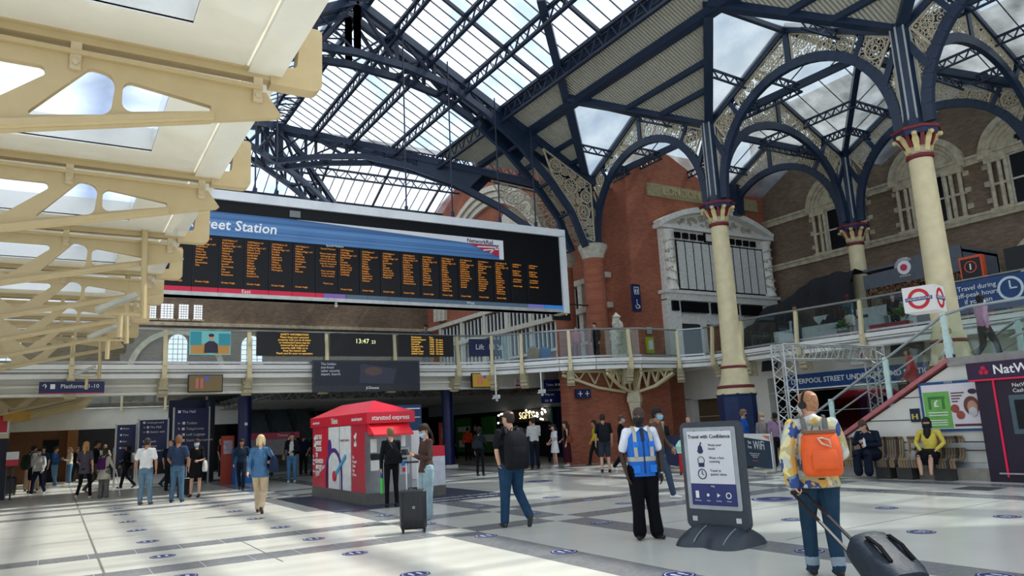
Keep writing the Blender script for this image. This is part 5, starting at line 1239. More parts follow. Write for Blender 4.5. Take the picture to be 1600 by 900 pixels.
# dark screens hung under the balcony
for y0, y1, lab in ((13.2, 14.3, 'tilted dark screen hanging under the balcony, nearest to the tallest column'), (18.9, 19.6, 'dark screen hanging under the balcony above the left end of the station sign')):
    r = thing('hanging_screen', lab, 'screen', (23.3, (y0+y1)/2, 3.2)); h = (y1-y0)/2
    b = MB(); b.add([(0, -h, 0), (0, h, 0), (.12, h, .5), (.12, -h, .5), (.08, -h, 0), (.08, h, 0), (.2, h, .5), (.2, -h, .5)], [(0, 1, 2, 3), (7, 6, 5, 4), (0, 4, 5, 1), (3, 2, 6, 7), (0, 3, 7, 4), (1, 5, 6, 2)]); b.build('case', mh('screen slate', '#262b33', .3), r); b = MB(); b.tube([(.12, 0, .45), (.12, 0, .75)], .02, 6); b.build('hanger', alu, r)
# "Travel during off-peak hours" hoarding
oh = thing('travel_hoarding', 'blue hoarding with white clock reading Travel during off-peak hours', 'hoarding'); b = MB(); b.box((22.66, 7.5, 4.2), (22.7, 12.0, 5.12)); b.build('panel', mh('hoarding blue', '#163f74', .4), oh)
text('Travel during\noff-peak hours\nif you can', .2, white, 'lettering', oh, (22.65, 11.0, 4.72), -Y3, Z3, ext=.002)
b = MB(); b.ring((22.64, 10.1, 4.72), Y3, Z3, .27, .34, (.01, 0, 0), 28); b.bar((22.64, 10.1, 4.72), (22.64, 10.1, 4.94), .02, .04); b.bar((22.64, 10.12, 4.72), (22.64, 9.93, 4.72), .02, .04); b.build('clock_symbol', mh('clock pale', '#c3d6dc', .4), oh)
ib = thing('information_totem', 'black totem with orange edge and white i in a red ring on the balcony', 'information sign'); b = MB(); b.box((24.5, 11.6, 4.05), (24.7, 12.3, 6.2)); b.build('edge', mh('totem orange', '#d8502a', .4), ib); b = MB(); b.box((24.48, 11.66, 4.05), (24.5, 12.24, 6.12)); b.build('face', black, ib)
b = MB(); b.ring((24.47, 11.95, 5.85), Y3, Z3, .16, .19, (.01, 0, 0), 22); b.build('red_ring', mh('totem orange', '#d8502a', .4), ib); text('i', .28, white, 'lettering', ib, (24.465, 11.95, 5.85), -Y3, Z3, ext=.003, bold=.01)
b = MB(); b.box((24.5, 9.9, 5.2), (24.8, 10.95, 6.2)); r = b.build('hanging_screen', black); tag(r, 'black box screen above the balcony at the right edge', 'screen')
# cafe stall
cf = thing('cafe_kiosk', 'grey topped upper level stall with dried flowers under its fascia and a round pink badge', 'cafe stall'); gk = mh('stall grey', '#565b62', .5)
b = MB(); b.prism([(27.0, 17.2, 6.2), (27.0, 17.2, 6.75), (27.0, 15.6, 6.8), (27.0, 14.9, 7.15), (27.0, 13.4, 7.15), (27.0, 13.4, 6.2)], (.1, 0, 0)); b.box((27.0, 13.4, 6.2), (29.5, 13.5, 7.1)); b.box((27, 13.4, 6.9), (29.5, 17.2, 7.0)); b.build('fascia', gk, cf)
b = MB(); b.box((27.0, 13.5, 4.05), (27.3, 17.2, 5.0)); b.box((27.0, 13.4, 4.05), (27.12, 13.52, 6.2)); b.box((27.0, 17.1, 4.05), (27.12, 17.2, 6.2)); b.build('counter', mh('stall dark', '#33373a', .6), cf)
b = MB(); b.box((29.4, 13.4, 4.05), (29.5, 17.2, 6.9)); b.build('back_wall', mh('stall back', '#23262a', .7), cf)
b = MB(); R = random.Random(9)
for k in range(420): y = R.uniform(13.45, 17.15); z = R.uniform(5.85, 6.22); b.ball((27.05+R.uniform(-.1, .15), y, z), R.uniform(.03, .06), 5)
o = b.build('dried_flowers', mh('dried flower', '#7a5a40', .8, var=.5, scale=20), cf); o['kind'] = 'stuff'
b = MB(); b.ring((26.98, 15.5, 6.75), Y3, Z3, 0, .4, (.03, 0, 0), 24); b.build('badge', mh('badge grey', '#9c98a0', .5), cf); b = MB(); b.ring((26.95, 15.5, 6.75), Y3, Z3, 0, .26, (.03, 0, 0), 24); b.build('badge_centre', white, cf); b = MB(); b.ring((26.92, 15.5, 6.75), Y3, Z3, 0, .13, (.03, 0, 0), 14); b.build('badge_rose', mh('rose pink', '#c02f58', .5), cf)
text('FLOWER', .1, white, 'lettering', cf, (26.94, 15.5, 7.07), -Y3, Z3, ext=.002); text('STATION', .1, white, 'lettering', cf, (26.94, 15.5, 6.43), -Y3, Z3, ext=.002)
# draped dark cloth
b = MB(); R = random.Random(4); nx, nz2 = 60, 14; vs = []; fs = []
for i in range(nx+1):
    y = 23.9-i*(23.9-17.6)/nx; f = i/nx; top = 4.9+2.3*min(1, (f*1.25)**.55)+.25*noise.noise(V((y*1.2, 0, 3)))-(1.2*max(0, .06-f)/.06)
    for j in range(nz2+1):
        z = 4.1+(top-4.1)*j/nz2; x = 26.2+.9*(j/nz2)**3+.22*noise.noise(V((y*1.6, z*.8, 1)))+.1*noise.noise(V((y*4, z*2, 5))); vs.append((x, y, z))
    vs.append((28.8, y, top-.2))
for i in range(nx):
    for j in range(nz2+1): a = i*(nz2+2)+j; fs.append((a, a+1, a+nz2+3, a+nz2+2))
b.add(vs, fs); o = b.build('covered_stall', mh('drape cloth', '#1c1c20', .85, var=.2), None, True); tag(o, 'closed stall draped in dark cloth on the balcony beside the memorial', 'draped stall')
# white cafe counter with plants
r = thing('cafe_counter', 'pale cafe counter with pictures and plants on the balcony behind the glass', 'counter', (24.5, 15.8, 4.05)); b = MB(); b.box((0, -.6, 0), (.5, 4.0, .75)); b.box((1.8, -.8, 0), (1.9, 4.6, 1.35)); b.build('counter', mh('cafe pale', '#a9b1b0', .6), r)
b = MB(); b.box((1.75, 2.5, .55), (1.8, 3.3, 1.0)); b.box((1.75, 1.0, .7), (1.8, 1.6, 1.1)); b.build('picture', darkg, r)
for i, (y, lab) in enumerate(((13.9, 'leafy pot plant behind the balcony glass left of the roundel cube'), (16.1, 'low green pot plant behind the balcony glass near the middle column'))):
    r = thing('potted_plant', lab, 'plant', (23.6, y, 4.05)); b = MB(); b.loft([((0, 0, 0), .14, .14), ((0, 0, .3), .2, .2)], 12); b.build('pot', mh('pot', '#77706a', .7), r)
    b = MB(); R = random.Random(i)
    for k in range(90):
        a = R.uniform(0, 2*pi); e = R.uniform(.1, 1.2); L = R.uniform(.3, .75 if i == 0 else .5); p = V((cos(a)*sin(e), sin(a)*sin(e), cos(e)))*L+Z3*.28; q = V((-sin(a), cos(a), 0))*.05; b.add([V((0, 0, .28)).lerp(p, .55), p*.9+q, p+Z3*-.04, p*.9-q], [(0, 1, 2, 3)])
    b.build('leaves', mh('leaf green', '#4d6a34', .6, var=.4), r)
b = MB(); b.box((23.3, 13.6, 4.05), (23.7, 14.9, 4.35)); o = b.build('flower_crate', mh('crate red', '#8f3038', .6)); tag(o, 'red crate at the foot of the plants on the balcony edge', 'crate')
# queue signs
b = MB(); b.box((23.9, 20.6, 1.25), (23.98, 20.95, 2.2), 0); b.box((23.88, 20.6, 1.75), (23.9, 20.95, 2.2), 1); o = b.build('wall_sign', [mh('sign navy2', '#1a2450', .5), redm]); tag(o, 'narrow red and blue vertical sign on the pale wall behind the queue', 'sign')
b = MB(); b.box((21.2, 20.5, 3.05), (21.6, 20.55, 3.1)); 

# ================================================================ FAR LEFT & UNDER THE BRIDGE
def dirboard(label, x0, x1, z0, z1, y, lines, size):
    r, w, h = dsign('directory_board', label, x0, x1, z0, z1, y, lines, size, 'directory board'); b = MB(); b.box((-w/2-.06, 0, -z0), (-w/2, .1, h+.05)); b.box((w/2, 0, -z0), (w/2+.06, .1, h+.05)); b.build('frame', alu, r); return r
dirboard('largest navy directory board with white lines of text, tallest of three', 3.95, 5.2, .9, 2.9, 32, ['■ The Mall', '', '← ■ Toilets', '↑ ■ Telephones', '→ ■ Left Luggage', '← ■ Station reception', '', '↑ ■ Cycle racks', '← ■ Car park'], .14)
dirboard('middle navy directory board with white lines of text', 2.73, 3.7, .9, 2.5, 32, ['■ Underground', '→ ■ The Mall', '→ ■ Station exit', '', '↑ ■ Taxis', '← ■ Buses', '↑ ■ Platforms 1-8', '     → ■', '     ↑ ■'], .11)
dirboard('smallest navy directory board, leftmost of three', 2.0, 2.64, .9, 2.36, 32.5, ['■ Buses', '■ Taxis', '■ Exit', '■ Shops', '', '→ ■'], .09)
b = MB(); b.box((3.9, 33.4, 0), (5.6, 33.6, 3.3)); b.box((5.3, 32.4, 0), (5.5, 33.5, 3.2)); o = b.build('dark_kiosk_back', mh('kiosk navy back', '#10182a', .5)); tag(o, 'dark navy panel wall standing behind the tallest directory board', 'panel')
b = MB(); b.box((-14, 40.2, 2.4), (8.2, 40.5, 3.3)); struct(b, 'trim_11', creamw)
bal2 = thing('balustrade', 'farther glass balustrade seen under the bridge at left', 'balustrade'); b = MB(); b.tube([(-14, 40.1, 4.05), (8.2, 40.1, 4.05)], .05, 6); b.tube([(-14, 40.1, 3.35), (8.2, 40.1, 3.35)], .04, 6); b.build('handrail', steel, bal2)
for x in (-1.5, .6, 2.6, 4.5, 6.4, 8.1): b = MB(); b.box((x-.05, 40.05, 3.2), (x+.05, 40.15, 4.05)); b.build('post', cream, bal2)
b = MB(); b.box((-14, 40.1, 3.38), (8.2, 40.12, 4.0)); b.build('glass_panel', balglass, bal2)
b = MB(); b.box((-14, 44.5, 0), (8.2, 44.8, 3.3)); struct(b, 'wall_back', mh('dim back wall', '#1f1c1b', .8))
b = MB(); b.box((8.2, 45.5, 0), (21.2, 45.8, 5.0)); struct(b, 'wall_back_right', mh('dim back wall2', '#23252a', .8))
# far staircase
fs_ = thing('far_stairs', 'distant grey staircase with glass balustrades under the bridge behind the kiosk', 'stairs')
b = MB(); n = 14
for k in range(n): b.box((8.2, 37.5+k*.33, k*.24+.3), (11.8, 37.5+(k+1)*.33, (k+1)*.24+.3))
b.box((8.2, 36.5, 0), (11.8, 37.5, .3)); b.build('steps', mh('far step', '#59605f', .6), fs_)
for x in (8.2, 9.4, 10.6, 11.8):
    b = MB(); b.bar((x, 37.3, 1.2), (x, 42.2, 4.55), .06, .06); b.bar((x, 37.3, .4), (x, 42.2, 3.8), .06, .1); b.build('handrail', steel, fs_)
    b = MB(); b.prism([(x, 37.4, .5), (x, 42.1, 3.8), (x, 42.1, 4.5), (x, 37.4, 1.2)], (.02, 0, 0)); b.build('glass_panel', balglass, fs_)
b = MB(); 
for k in range(14):
    y = 31.5+k*1.05; lattice(b, (7, y, 3.5), (21.1, y, 3.5), .4, 20, .06, .04)
for k in range(8): b.bar((7.5+k*1.9, 31.3, 3.3), (7.5+k*1.9, 45, 3.3), .06, .06)
o = b.build('under_bridge_trusses', mh('truss grey', '#8d8d88', .6)); tag(o, 'grey service trusses under the ceiling beyond the bridge, above the red kiosk', 'trusses')
# glitter sign & shop
sh = thing('shop_sign', 'glittering bulb letters over the shop beside the blue doors', 'shop sign'); b = MB(); b.box((21.08, 31.0, 1.75), (21.2, 36.2, 2.45)); b.build('backing', mh('shop brown', '#2a2218', .6), sh)
text('SGFTS', .52, emit('bulb gold', (1, .75, .35), 2.5), 'bulb_lettering', sh, (21.05, 33.3, 2.1), -Y3, Z3, ext=.01, bold=-.012)
for k in range(22): 
    R = random.Random(k); b = MB(); b.ball((20.95, R.uniform(31.1, 33.2) if k < 15 else R.uniform(35, 36.1), R.uniform(1.8, 2.4)), .055, 8); b.build('bulb', emit('bulb white', (1, .93, .8), 3.5), sh)
b = MB(); b.box((21.0, 30.9, .3), (21.1, 31.0, 2.5)); b.build('teal_post', mh('teal post', '#5fa8a5', .4), sh)
# orange pillars/posters
for x, y, lab, h in ((14.6, 29.9, 'orange and white advertising post just right of the right bridge pillar', 1.9), (13.3, 30.5, 'orange framed display between the kiosk and the right bridge pillar', 2.0), (5.55, 29.9, 'red-orange machine standing left of the light blue pillar base', 1.75)):
    r = thing('advertising_totem', lab, 'totem', (x, y, 0)); b = MB(); b.box((-.22, -.1, 0), (.22, .1, h)); b.build('body', mh('totem red', '#b8442c', .5), r); b = MB(); b.box((-.16, -.11, h*.62), (.16, -.1, h*.9)); b.build('picture', mh('totem pale', '#b9a9b5', .5, var=.4), r)
r = thing('sale_banner', 'pink-red topped ticket counter beyond the left bridge pillar', 'counter', (7.4, 31.5, 0)); b = MB(); b.box((-1.1, 0, 1.55), (1.3, .1, 1.8)); b.build('pink_header', mh('pink header', '#b33050', .5), r); b = MB(); b.box((-1.1, .1, 0), (-1.0, .2, 1.8)); b.box((1.2, .1, 0), (1.3, .2, 1.8)); b.box((-1.1, .1, .9), (1.3, .3, 1.55)); b.build('frame', mh('counter pale', '#8a8588', .5), r); text('Tickets', .15, white, 'lettering', r, (.6, -.01, 1.68), X3, Z3)
# left shops
b = MB(); b.box((-2.4, 30.3, 0), (-1.35, 31, 2.0)); b.box((-2.4, 30.2, 2.0), (-1.35, 31, 2.15), 1); b.box((-2.4, 30.2, 2.15), (-1.35, 31, 2.75), 2); b.box((-1.75, 30.18, 2.2), (-1.4, 30.2, 2.75), 3); o = b.build('ticket_hut', [mh('hut navy', '#131a2e', .5), cream, white, redm]); tag(o, 'navy and white hut with a red panel at the far left', 'hut')
b = MB(); b.box((-1.5, 29.6, 2.55), (-.75, 29.7, 2.85)); o = b.build('yellow_sign', mh('sign ochre', '#b98a2c', .5)); tag(o, 'small ochre hanging sign at the far left under the second canopy', 'sign')
b = MB(); b.box((-.5, 42.9, 0), (.15, 43.0, 2.0)); o = b.build('dark_doorway', dark); tag(o, kind='structure'); o.name = 'door_2'
b = MB(); b.box((.5, 42.6, 0), (.95, 43.0, 3.6)); o = b.build('timber_post', mh('timber', '#7a4a22', .6)); tag(o, 'orange-brown timber post against the far left wall', 'post')
b = MB(); b.box((-2.55, 27.5, 0), (-2.35, 27.7, 2.2)); o = b.build('red_post', redm); tag(o, 'red post at the left edge of the picture', 'post')
b = MB(); b.box((-1.35, 29.9, 1.3), (-1.0, 29.95, 1.55)); b.box((-1.35, 29.9, 1.1), (-1.0, 29.95, 1.3), 1); b.box((-1.2, 29.95, 0), (-1.15, 30, 1.5), 2); o = b.build('red_white_sign', [white, redm, darkg]); tag(o, 'small red and white notice on a pole in front of the far left wall', 'notice')
# hanging CCTV cameras
def cctv(label, x, y, z, l):
    r = thing('cctv_camera', label, 'camera', (x, y, z)); b = MB(); b.tube([(0, 0, .1), (0, 0, l)], .03, 6); b.build('pole', white, r); b = MB(); b.box((-.06, -.2, -.05), (.06, .15, .1)); b.tube([(-.18, 0, -.04), (0, 0, 0)], .03, 6); b.ball((.0, -.05, -.1), .06, 8); b.build('camera_body', mh('camera white', '#d5d5d0', .4), r)
cctv('white camera on a long pole under the bridge, left of the no smoking sign', 14.6, 25.2, 2.72, 1.2); cctv('white camera on a pole under the bridge in front of the small navy sign', 16.2, 24.4, 2.85, 1.08)
for x in (15.5, 15.52): pass
b = MB(); b.tube([(5.9+.02, 28, 2.2), (5.92, 28, 3.1)], .01, 5)
# luggage on the balcony
for x, y, col, lab in ((16.3, 25.0, '#8f6a20', 'mustard suitcase standing on the bridge end behind the glass'), (16.8, 24.9, '#1c5a8c', 'blue holdall lying beside the mustard suitcase on the bridge end')):
    r = thing('suitcase', lab, 'suitcase', (x, y, 4.05)); b = MB(); b.loft([((0, 0, .05), .2, .14), ((0, 0, .08), .24, .16), ((0, 0, .55 if 'must' in lab else .35), .24, .16), ((0, 0, .6 if 'must' in lab else .4), .2, .13)], 20, e=4); b.build('shell', mh('case '+col, col, .5), r, True); b = MB(); b.tube([(-.08, 0, .58 if 'must' in lab else .4), (-.08, 0, .66 if 'must' in lab else .46), (.08, 0, .66 if 'must' in lab else .46), (.08, 0, .58 if 'must' in lab else .4)], .012, 6); b.build('handle', black, r)
# stickers
navyst = mh('sticker blue', '#2a3068', .4, var=.2, scale=20)
def sticker(x, y, label, r=.17):
    t_ = thing('floor_sticker', label, 'floor sticker', (x, y, 0)); b = MB(); b.ring((0, 0, .003), X3, Y3, 0, r, (0, 0, .003), 28); b.build('disc', navyst, t_)
    b = MB(); b.ring((0, 0, .006), X3, Y3, r*.82, r*.88, (0, 0, .001), 28)
    for s in (-1, 1):
        b.prism([(s*.05+.025*cos(a), .02+.055*sin(a), .006) for a in [2*pi*k/10 for k in range(10)]], (0, 0, .002)); b.prism([(s*.05+.02*cos(a), -.06+.02*sin(a), .006) for a in [2*pi*k/8 for k in range(8)]], (0, 0, .002))
    b.build('footprint', mh('footprint white', '#c9cbd6', .5), t_)
rows = {1.4: ('leftmost row', [6, 8, 10.1, 12.1, 14.1, 16.1, 18.1, 20.1, 22.1]), 3.54: ('second row from the left', [6.1, 8.1, 10.1, 12.0, 14.05, 16.0, 18.1, 20.1, 22.2]), 5.55: ('row along the left grey stripe', [6.0, 8.05, 10.07, 12.2, 14.1]), 7.53: ('row along the next grey stripe right', [3.9, 5.93, 9.82, 11.9, 13.9]), 9.55: ('row just right of the poster stand', [3.8, 5.78, 7.75, 11.71, 12.86]), 11.5: ('row nearest the benches', [5.68, 7.48])}
orn = ['nearest', 'second', 'third', 'fourth', 'fifth', 'sixth', 'seventh', 'eighth', 'ninth']
for x, (nm_, ys) in rows.items():
    for i, y in enumerate(ys): sticker(x, y, 'round blue floor sticker, %s one of the %s' % (orn[i], nm_))
sticker(11.62, 9.8, 'large round blue floor sticker between the poster stand and the benches', .42); sticker(11.92, 18.35, 'large round blue floor sticker behind the man with the black backpack', .4); sticker(9.45, 14.07, 'round blue floor sticker behind the attendant in the blue vest', .2)
# ================================================================ PEOPLE
def remesh(mb, name, m, parent, voxel, smooth_it=2):
    me = mb.mesh(name); o = bpy.data.objects.new(name, me)
    md = o.modifiers.new('r', 'REMESH'); md.mode = 'VOXEL'; md.voxel_size = voxel
    sm = o.modifiers.new('s', 'SMOOTH'); sm.iterations = smooth_it; sm.factor = .5
    me2 = baked(o)
    bpy.data.objects.remove(o); bpy.data.meshes.remove(me)
    me2.materials.clear(); me2.materials.append(m); me2.polygons.foreach_set('use_smooth', [True]*len(me2.polygons))
    q = bpy.data.objects.new(name, me2); C.objects.link(q); q.parent = parent; return q
SK = {'pale': '#c99a80', 'tan': '#a87556', 'brown': '#6b4430', 'dark': '#3a241b'}
def skin(k): return mh('skin '+k, SK[k], .5, var=.05)
def cloth(h, v=.15, s=8): return mh('cloth '+h+str(s), h, .85, var=v, scale=s, spec=.15, bump=.25)
def limb(mb, pts, rs, n=10):
    pts = [V(p) for p in pts]
    mb.tube(pts, rs, n)
    for p, r in zip(pts, rs):
        r = min(r) if isinstance(r, tuple) else r; mb.ball(tuple(p), r*.98, 8)
STAND = dict(hip=(.09, 0, .92), knee=(.1, .02, .5), ank=(.11, -.01, .09), sh=(.185, -.01, 1.42), el=(.235, -.03, 1.13), wr=(.245, .05, .88))
def person(label, x, y, head, h=1.75, sk='pale', hair=('short', '#3a2a1e'), top='#ffffff', sleeve='short', bottom='#30405a', legs='trousers', shoes='#1a1a1c',
           pose=None, girth=1., female=False, mask=None, z=0., near=False, look=0., tilt=0., hem=.9, flare=0., toplabel=None, lean=0., group=None, extra=None, barehead=True, cuff=None, topmat=None, hood=False, sock=None):
    s = h/1.75; r = thing('person', label, 'person', (x, y, z), -radians(head), group)
    J = {}
    for k, v in STAND.items():
        J[k+'R'] = V(v); J[k+'L'] = V((-v[0], v[1], v[2]))
    if female:
        for k in ('shR', 'shL', 'elR', 'elL', 'wrR', 'wrL'): J[k].x *= .88
    if pose:
        for k, v in pose.items():
            if k in J: J[k] = V(v)
    neck = V((0, .0, 1.46)); hd = V((0, .025, 1.63)); base = pose.get('root', 0) if pose else 0
    if pose and 'neck' in pose: neck = V(pose['neck'])
    if pose and 'headc' in pose: hd = V(pose['headc'])
    g = girth
    vx = .008 if near else .014
    SC = Matrix.Scale(s, 4)
    HR = Matrix.Translation(hd) @ Matrix.Rotation(-radians(look), 4, 'Z') @ Matrix.Rotation(radians(tilt), 4, 'X')
    # ---- body (skin)
    b = MB()
    hb = MB()
    hb.loft([((0, .03, -.125), .03, .035), ((0, .032, -.108), .045, .05), ((0, .022, -.07), .058, .068), ((0, .01, -.03), .068, .082), ((0, .0, .02), .075, .093), ((0, -.004, .06), .075, .096), ((0, -.008, .09), .066, .085), ((0, -.01, .112), .045, .058), ((0, -.01, .122), .015, .02)], 20)
    hb.ball((0, .098, -.02), (.012, .016, .022), 8); hb.ball((0, .108, -.035), (.017, .014, .011), 8); hb.ball((0, .088, -.075), (.026, .012, .009), 8); hb.ball((0, .075, -.11), (.024, .018, .016), 8)
    for sx in (-1, 1):
        hb.ball((sx*.078, -.005, -.01), (.01, .02, .032), 8); hb.ball((sx*.03, .083, .022), (.022, .014, .008), 8); hb.ball((sx*.042, .062, -.035), (.022, .024, .022), 8)
    hb.xf(HR); b.v += []
    b.add(hb.v, hb.f)
    limb(b, [neck-V((0, .01, .05)), hd+V((0, -.02, -.08))], [.056*(.9 if female else 1)]*2)
    limb(b, [J['shL'], neck-Z3*.06, J['shR']], [.045, .06, .045])
    limb(b, [neck-Z3*.06, (J['hipL']+J['hipR'])/2+Z3*.05], [.08, .1])
    for S_ in ('R', 'L'):
        sx = 1 if S_ == 'R' else -1
        a, e, w = J['sh'+S_], J['el'+S_], J['wr'+S_]
        k = .86 if female else 1
        limb(b, [a, a.lerp(e, .5), e, e.lerp(w, .35), w], [.046*k, .043*k, .036*k, .037*k, .025*k])
        if legs in ('skirt', 'shorts', 'dress'):
            hh, kk, aa = J['hip'+S_], J['knee'+S_], J['ank'+S_]
            limb(b, [hh, hh.lerp(kk, .5), kk, kk.lerp(aa, .35), aa+Z3*.0], [.075, .07, .052, .052, .033])
        else:
            limb(b, [J['hip'+S_], J['knee'+S_], J['ank'+S_]], [.06, .04, .03])
    b.xf(SC); body = remesh(b, 'body', skin(sk), r, vx*.9 if near else vx)
    # hands as finger chains joined into one mesh child of the body
    hm = MB()
    for S_ in ('R', 'L'):
        sx = 1 if S_ == 'R' else -1
        e, w = J['el'+S_], J['wr'+S_]; hp = pose.get('hand'+S_) if pose else None
        d = (V(hp)-w).normalized() if hp else (w-e).normalized()
        side = V((sx*1., 0, 0)); sd_ = (side-d*side.dot(d)).normalized(); fwd = d.cross(sd_)*(1 if True else 1)
        if pose and pose.get('palm'+S_): sd_ = V(pose['palm'+S_]); sd_ = (sd_-d*sd_.dot(d)).normalized(); fwd = d.cross(sd_)
        acr = fwd  # across-palm direction
        curl = -sd_
        p0 = w; palm = MB()
        limb(hm, [w-d*.01, w+d*.045, w+d*.085], [(.026, .018), (.03, .016), (.028, .014)], 10)
        hm.ball(tuple(w+d*.06), (.03, .03, .032) if False else .026, 8)
        for i, L in enumerate((.07, .078, .073, .058)):
            o = acr*((i-1.5)*.0175)*(-1 if sx > 0 else 1); q0 = w+d*.075+o; c1 = .25 if not (pose and pose.get('grip'+S_)) else 1.1
            d1 = (d*cos(c1)+curl*sin(c1)); d2 = (d*cos(c1*2)+curl*sin(c1*2)); d3 = d*cos(c1*2.6)+curl*sin(c1*2.6)
            q1 = q0+d1*L*.42; q2 = q1+d2*L*.32; q3 = q2+d3*L*.26
            limb(hm, [q0, q1, q2, q3], [.0092, .0088, .008, .0065], 7)
        fr = acr*(1 if sx > 0 else -1)
        t0 = w+d*.025+fr*.018; t1 = t0+d*.032+fr*.024; t2 = t1+d*.03+fr*.006+curl*.008
        limb(hm, [t0, t1, t2], [.012, .0105, .008], 7)
    hm.xf(SC); remesh(hm, 'hands', skin(sk), body, .0042 if near else .008, 1)
    # eyes, brows, mouth
    if near or mask is not None or (extra and 'face' in extra):
        eb = MB()
        for sx in (-1, 1): eb.ball((sx*.03, .088, .002), (.013, .008, .008), 8)
        eb.xf(HR); eb.xf(SC); eb.build('eye', mh('eye white', '#b9b2aa', .3), r)
        eb = MB()
        for sx in (-1, 1): eb.ball((sx*.03, .0955, .002), (.006, .003, .006), 8); eb.bar((sx*.015, .098, .024), (sx*.047, .088, .024), .008, .006)
        eb.xf(HR); eb.xf(SC); eb.build('brow_and_iris', mh('brow dark', '#1a120d', .6), r)
    if mask != 'x' and mask:
        mb_ = MB(); vs = []; fs = []; n, m_ = 14, 8
        for i in range(n+1):
            a = -1.35+2.7*i/n
            for j in range(m_+1):
                zz = -.118+.105*j/m_; w = .0
                bul = .018*cos(a)**2; rx = .078+.004; ry = .096+bul+.012*(1-abs(j/m_-.55)*1.4)*cos(a)
                fz = 1-.28*max(0, (-zz-.06)/.06); vs.append((sin(a)*rx*fz, cos(a)*ry*fz+.006, zz*(1-.25*abs(sin(a)))-.008*abs(sin(a))))
        for i in range(n):
            for j in range(m_): a = i*(m_+1)+j; fs.append((a, a+1, a+m_+2, a+m_+1))
        mb_.add(vs, fs); mb_.xf(HR); mb_.xf(SC); mb_.build('face_mask', mh('mask '+mask, mask, .7), r, True)
    # ---- hair
    kind, hc = hair; hmn = mh('hair '+hc, hc, .75, var=.3, scale=40)
    if kind != 'bald':
        q = MB(); vs = []; fs = []; n, m_ = 26, 16
        for i in range(n):
            a = 2*pi*i/n; f = cos(a)   # f=1 front (+y)
            for j in range(m_+1):
                ph = pi*.5-(pi*.5+ .62)*j/m_   # from crown down past equator
                el = sin(ph); ce = cos(ph)
                thick = 1.11 if kind not in ('shaved', 'cropped') else 1.035
                lim = .32 if f > .25 else (-.62 if f < -.15 else -.1)
                if kind == 'fringe' : lim = .3 if f > -.2 else -.5; 
                if kind == 'fringe' and el > .45: k_ = .9
                elif el < lim-.12: k_ = .86
                else: k_ = thick
                if k_ > 1 and kind in ('long', 'bob', 'messy', 'bun'): k_ += .03*noise.noise(V((cos(a)*3, sin(a)*3, el*4+x)))*2
                rf_ = (1-abs(el)**3.4)**.5 if el > 0 else ce; vs.append((sin(a)*.0775*rf_*k_, -.004+cos(a)*.0975*rf_*k_, .006+el*.118*max(k_, 1.04 if el > .7 and kind != 'fringe' else k_)))
        for i in range(n):
            for j in range(m_): a = i*(m_+1)+j; c = ((i+1) % n)*(m_+1)+j; fs.append((a, a+1, c+1, c))
        q.add(vs, fs)
        if kind == 'long': limb(q, [(0, -.07, .0), (0, -.1, -.12), (0, -.1, -.26)], [(.075, .045), (.085, .04), (.06, .025)], 12); limb(q, [(.07, -.03, 0), (.075, -.04, -.16)], [.028, .022]); limb(q, [(-.07, -.03, 0), (-.075, -.04, -.16)], [.028, .022])
        if kind == 'bob': limb(q, [(0, -.06, .02), (0, -.075, -.1)], [(.085, .05), (.08, .04)], 12); limb(q, [(.075, -.01, .03), (.078, -.01, -.1)], [.03, .025]); limb(q, [(-.075, -.01, .03), (-.078, -.01, -.1)], [.03, .025])
        if kind == 'bun': q.ball((0, -.1, .05), .045, 10)
        if kind == 'plait': limb(q, [(0, -.09, -.02), (0, -.11, -.1), (.01, -.1, -.22), (.01, -.09, -.3)], [.035, .026, .024, .012])
        if kind == 'hat': q.ball((0, -.005, .06), (.095, .11, .075), 14)
        q.xf(HR); q.xf(SC); q.build('hair', hmn, r, True)
    # ---- top
    tm = topmat or cloth(top)
    hips = (J['hipL']+J['hipR'])/2; ch = hips.lerp(neck, .62); wst = hips.lerp(neck, .3)
    wv = (.82 if female else 1)*g
    b = MB(); hemv = hips+Z3*(hem-.92)*1.0 if not (pose and pose.get('sit')) else hips
    secs = [(hemv, (.165+flare)*g*(1 if not female else .98), (.115+flare)*g), (hips.lerp(neck, .15), .16*g, .118*g), (wst, .15*wv, .11*g+.0), (ch, .178*(.9 if female else 1)*max(1, g*.95), .122*g), (hips.lerp(neck, .85), .16*(.9 if female else 1), .1), (neck-Z3*.02, .075, .068)]
    b.loft([(tuple(c), a, d_) for c, a, d_ in secs], 18, e=2.3)
    for S_ in ('R', 'L'):
        a, e, w = J['sh'+S_], J['el'+S_], J['wr'+S_]; k = (.9 if female else 1)*(1+(g-1)*.5)
        inner = V((a.x*.45, a.y, a.z+.005))
        if sleeve == 'long': limb(b, [inner, a, a.lerp(e, .5), e, w.lerp(e, .06)], [.07*k, .066*k, .06*k, .052*k, .04*k])
        elif sleeve == 'short': limb(b, [inner, a, a.lerp(e, .72)], [.07*k, .067*k, .062*k])
        elif sleeve == 'none': limb(b, [inner, a*.92+Z3*a.z*.08], [.055, .04])
        elif sleeve == 'wide': limb(b, [inner, a, a.lerp(e, .5), e, w.lerp(e, .03)], [.075*k, .075*k, .078*k, .075*k, .062*k])
    if hood: limb(b, [neck+V((-.06, -.03, 0)), neck+V((0, -.08, .02)), neck+V((.06, -.03, 0))], [.05, .06, .05])
    if legs == 'dress':
        b.loft([(tuple(V((0, 0, J['kneeR'].z+.08))), .2+flare, .16+flare), (tuple(hips), .175, .13), (tuple(wst), .15*wv, .11)], 18)
    b.xf(SC); remesh(b, 'top' if legs != 'dress' else 'dress', tm, r, vx*1.1, 3 if near else 2)
    # ---- bottom
    bm2 = cloth(bottom)
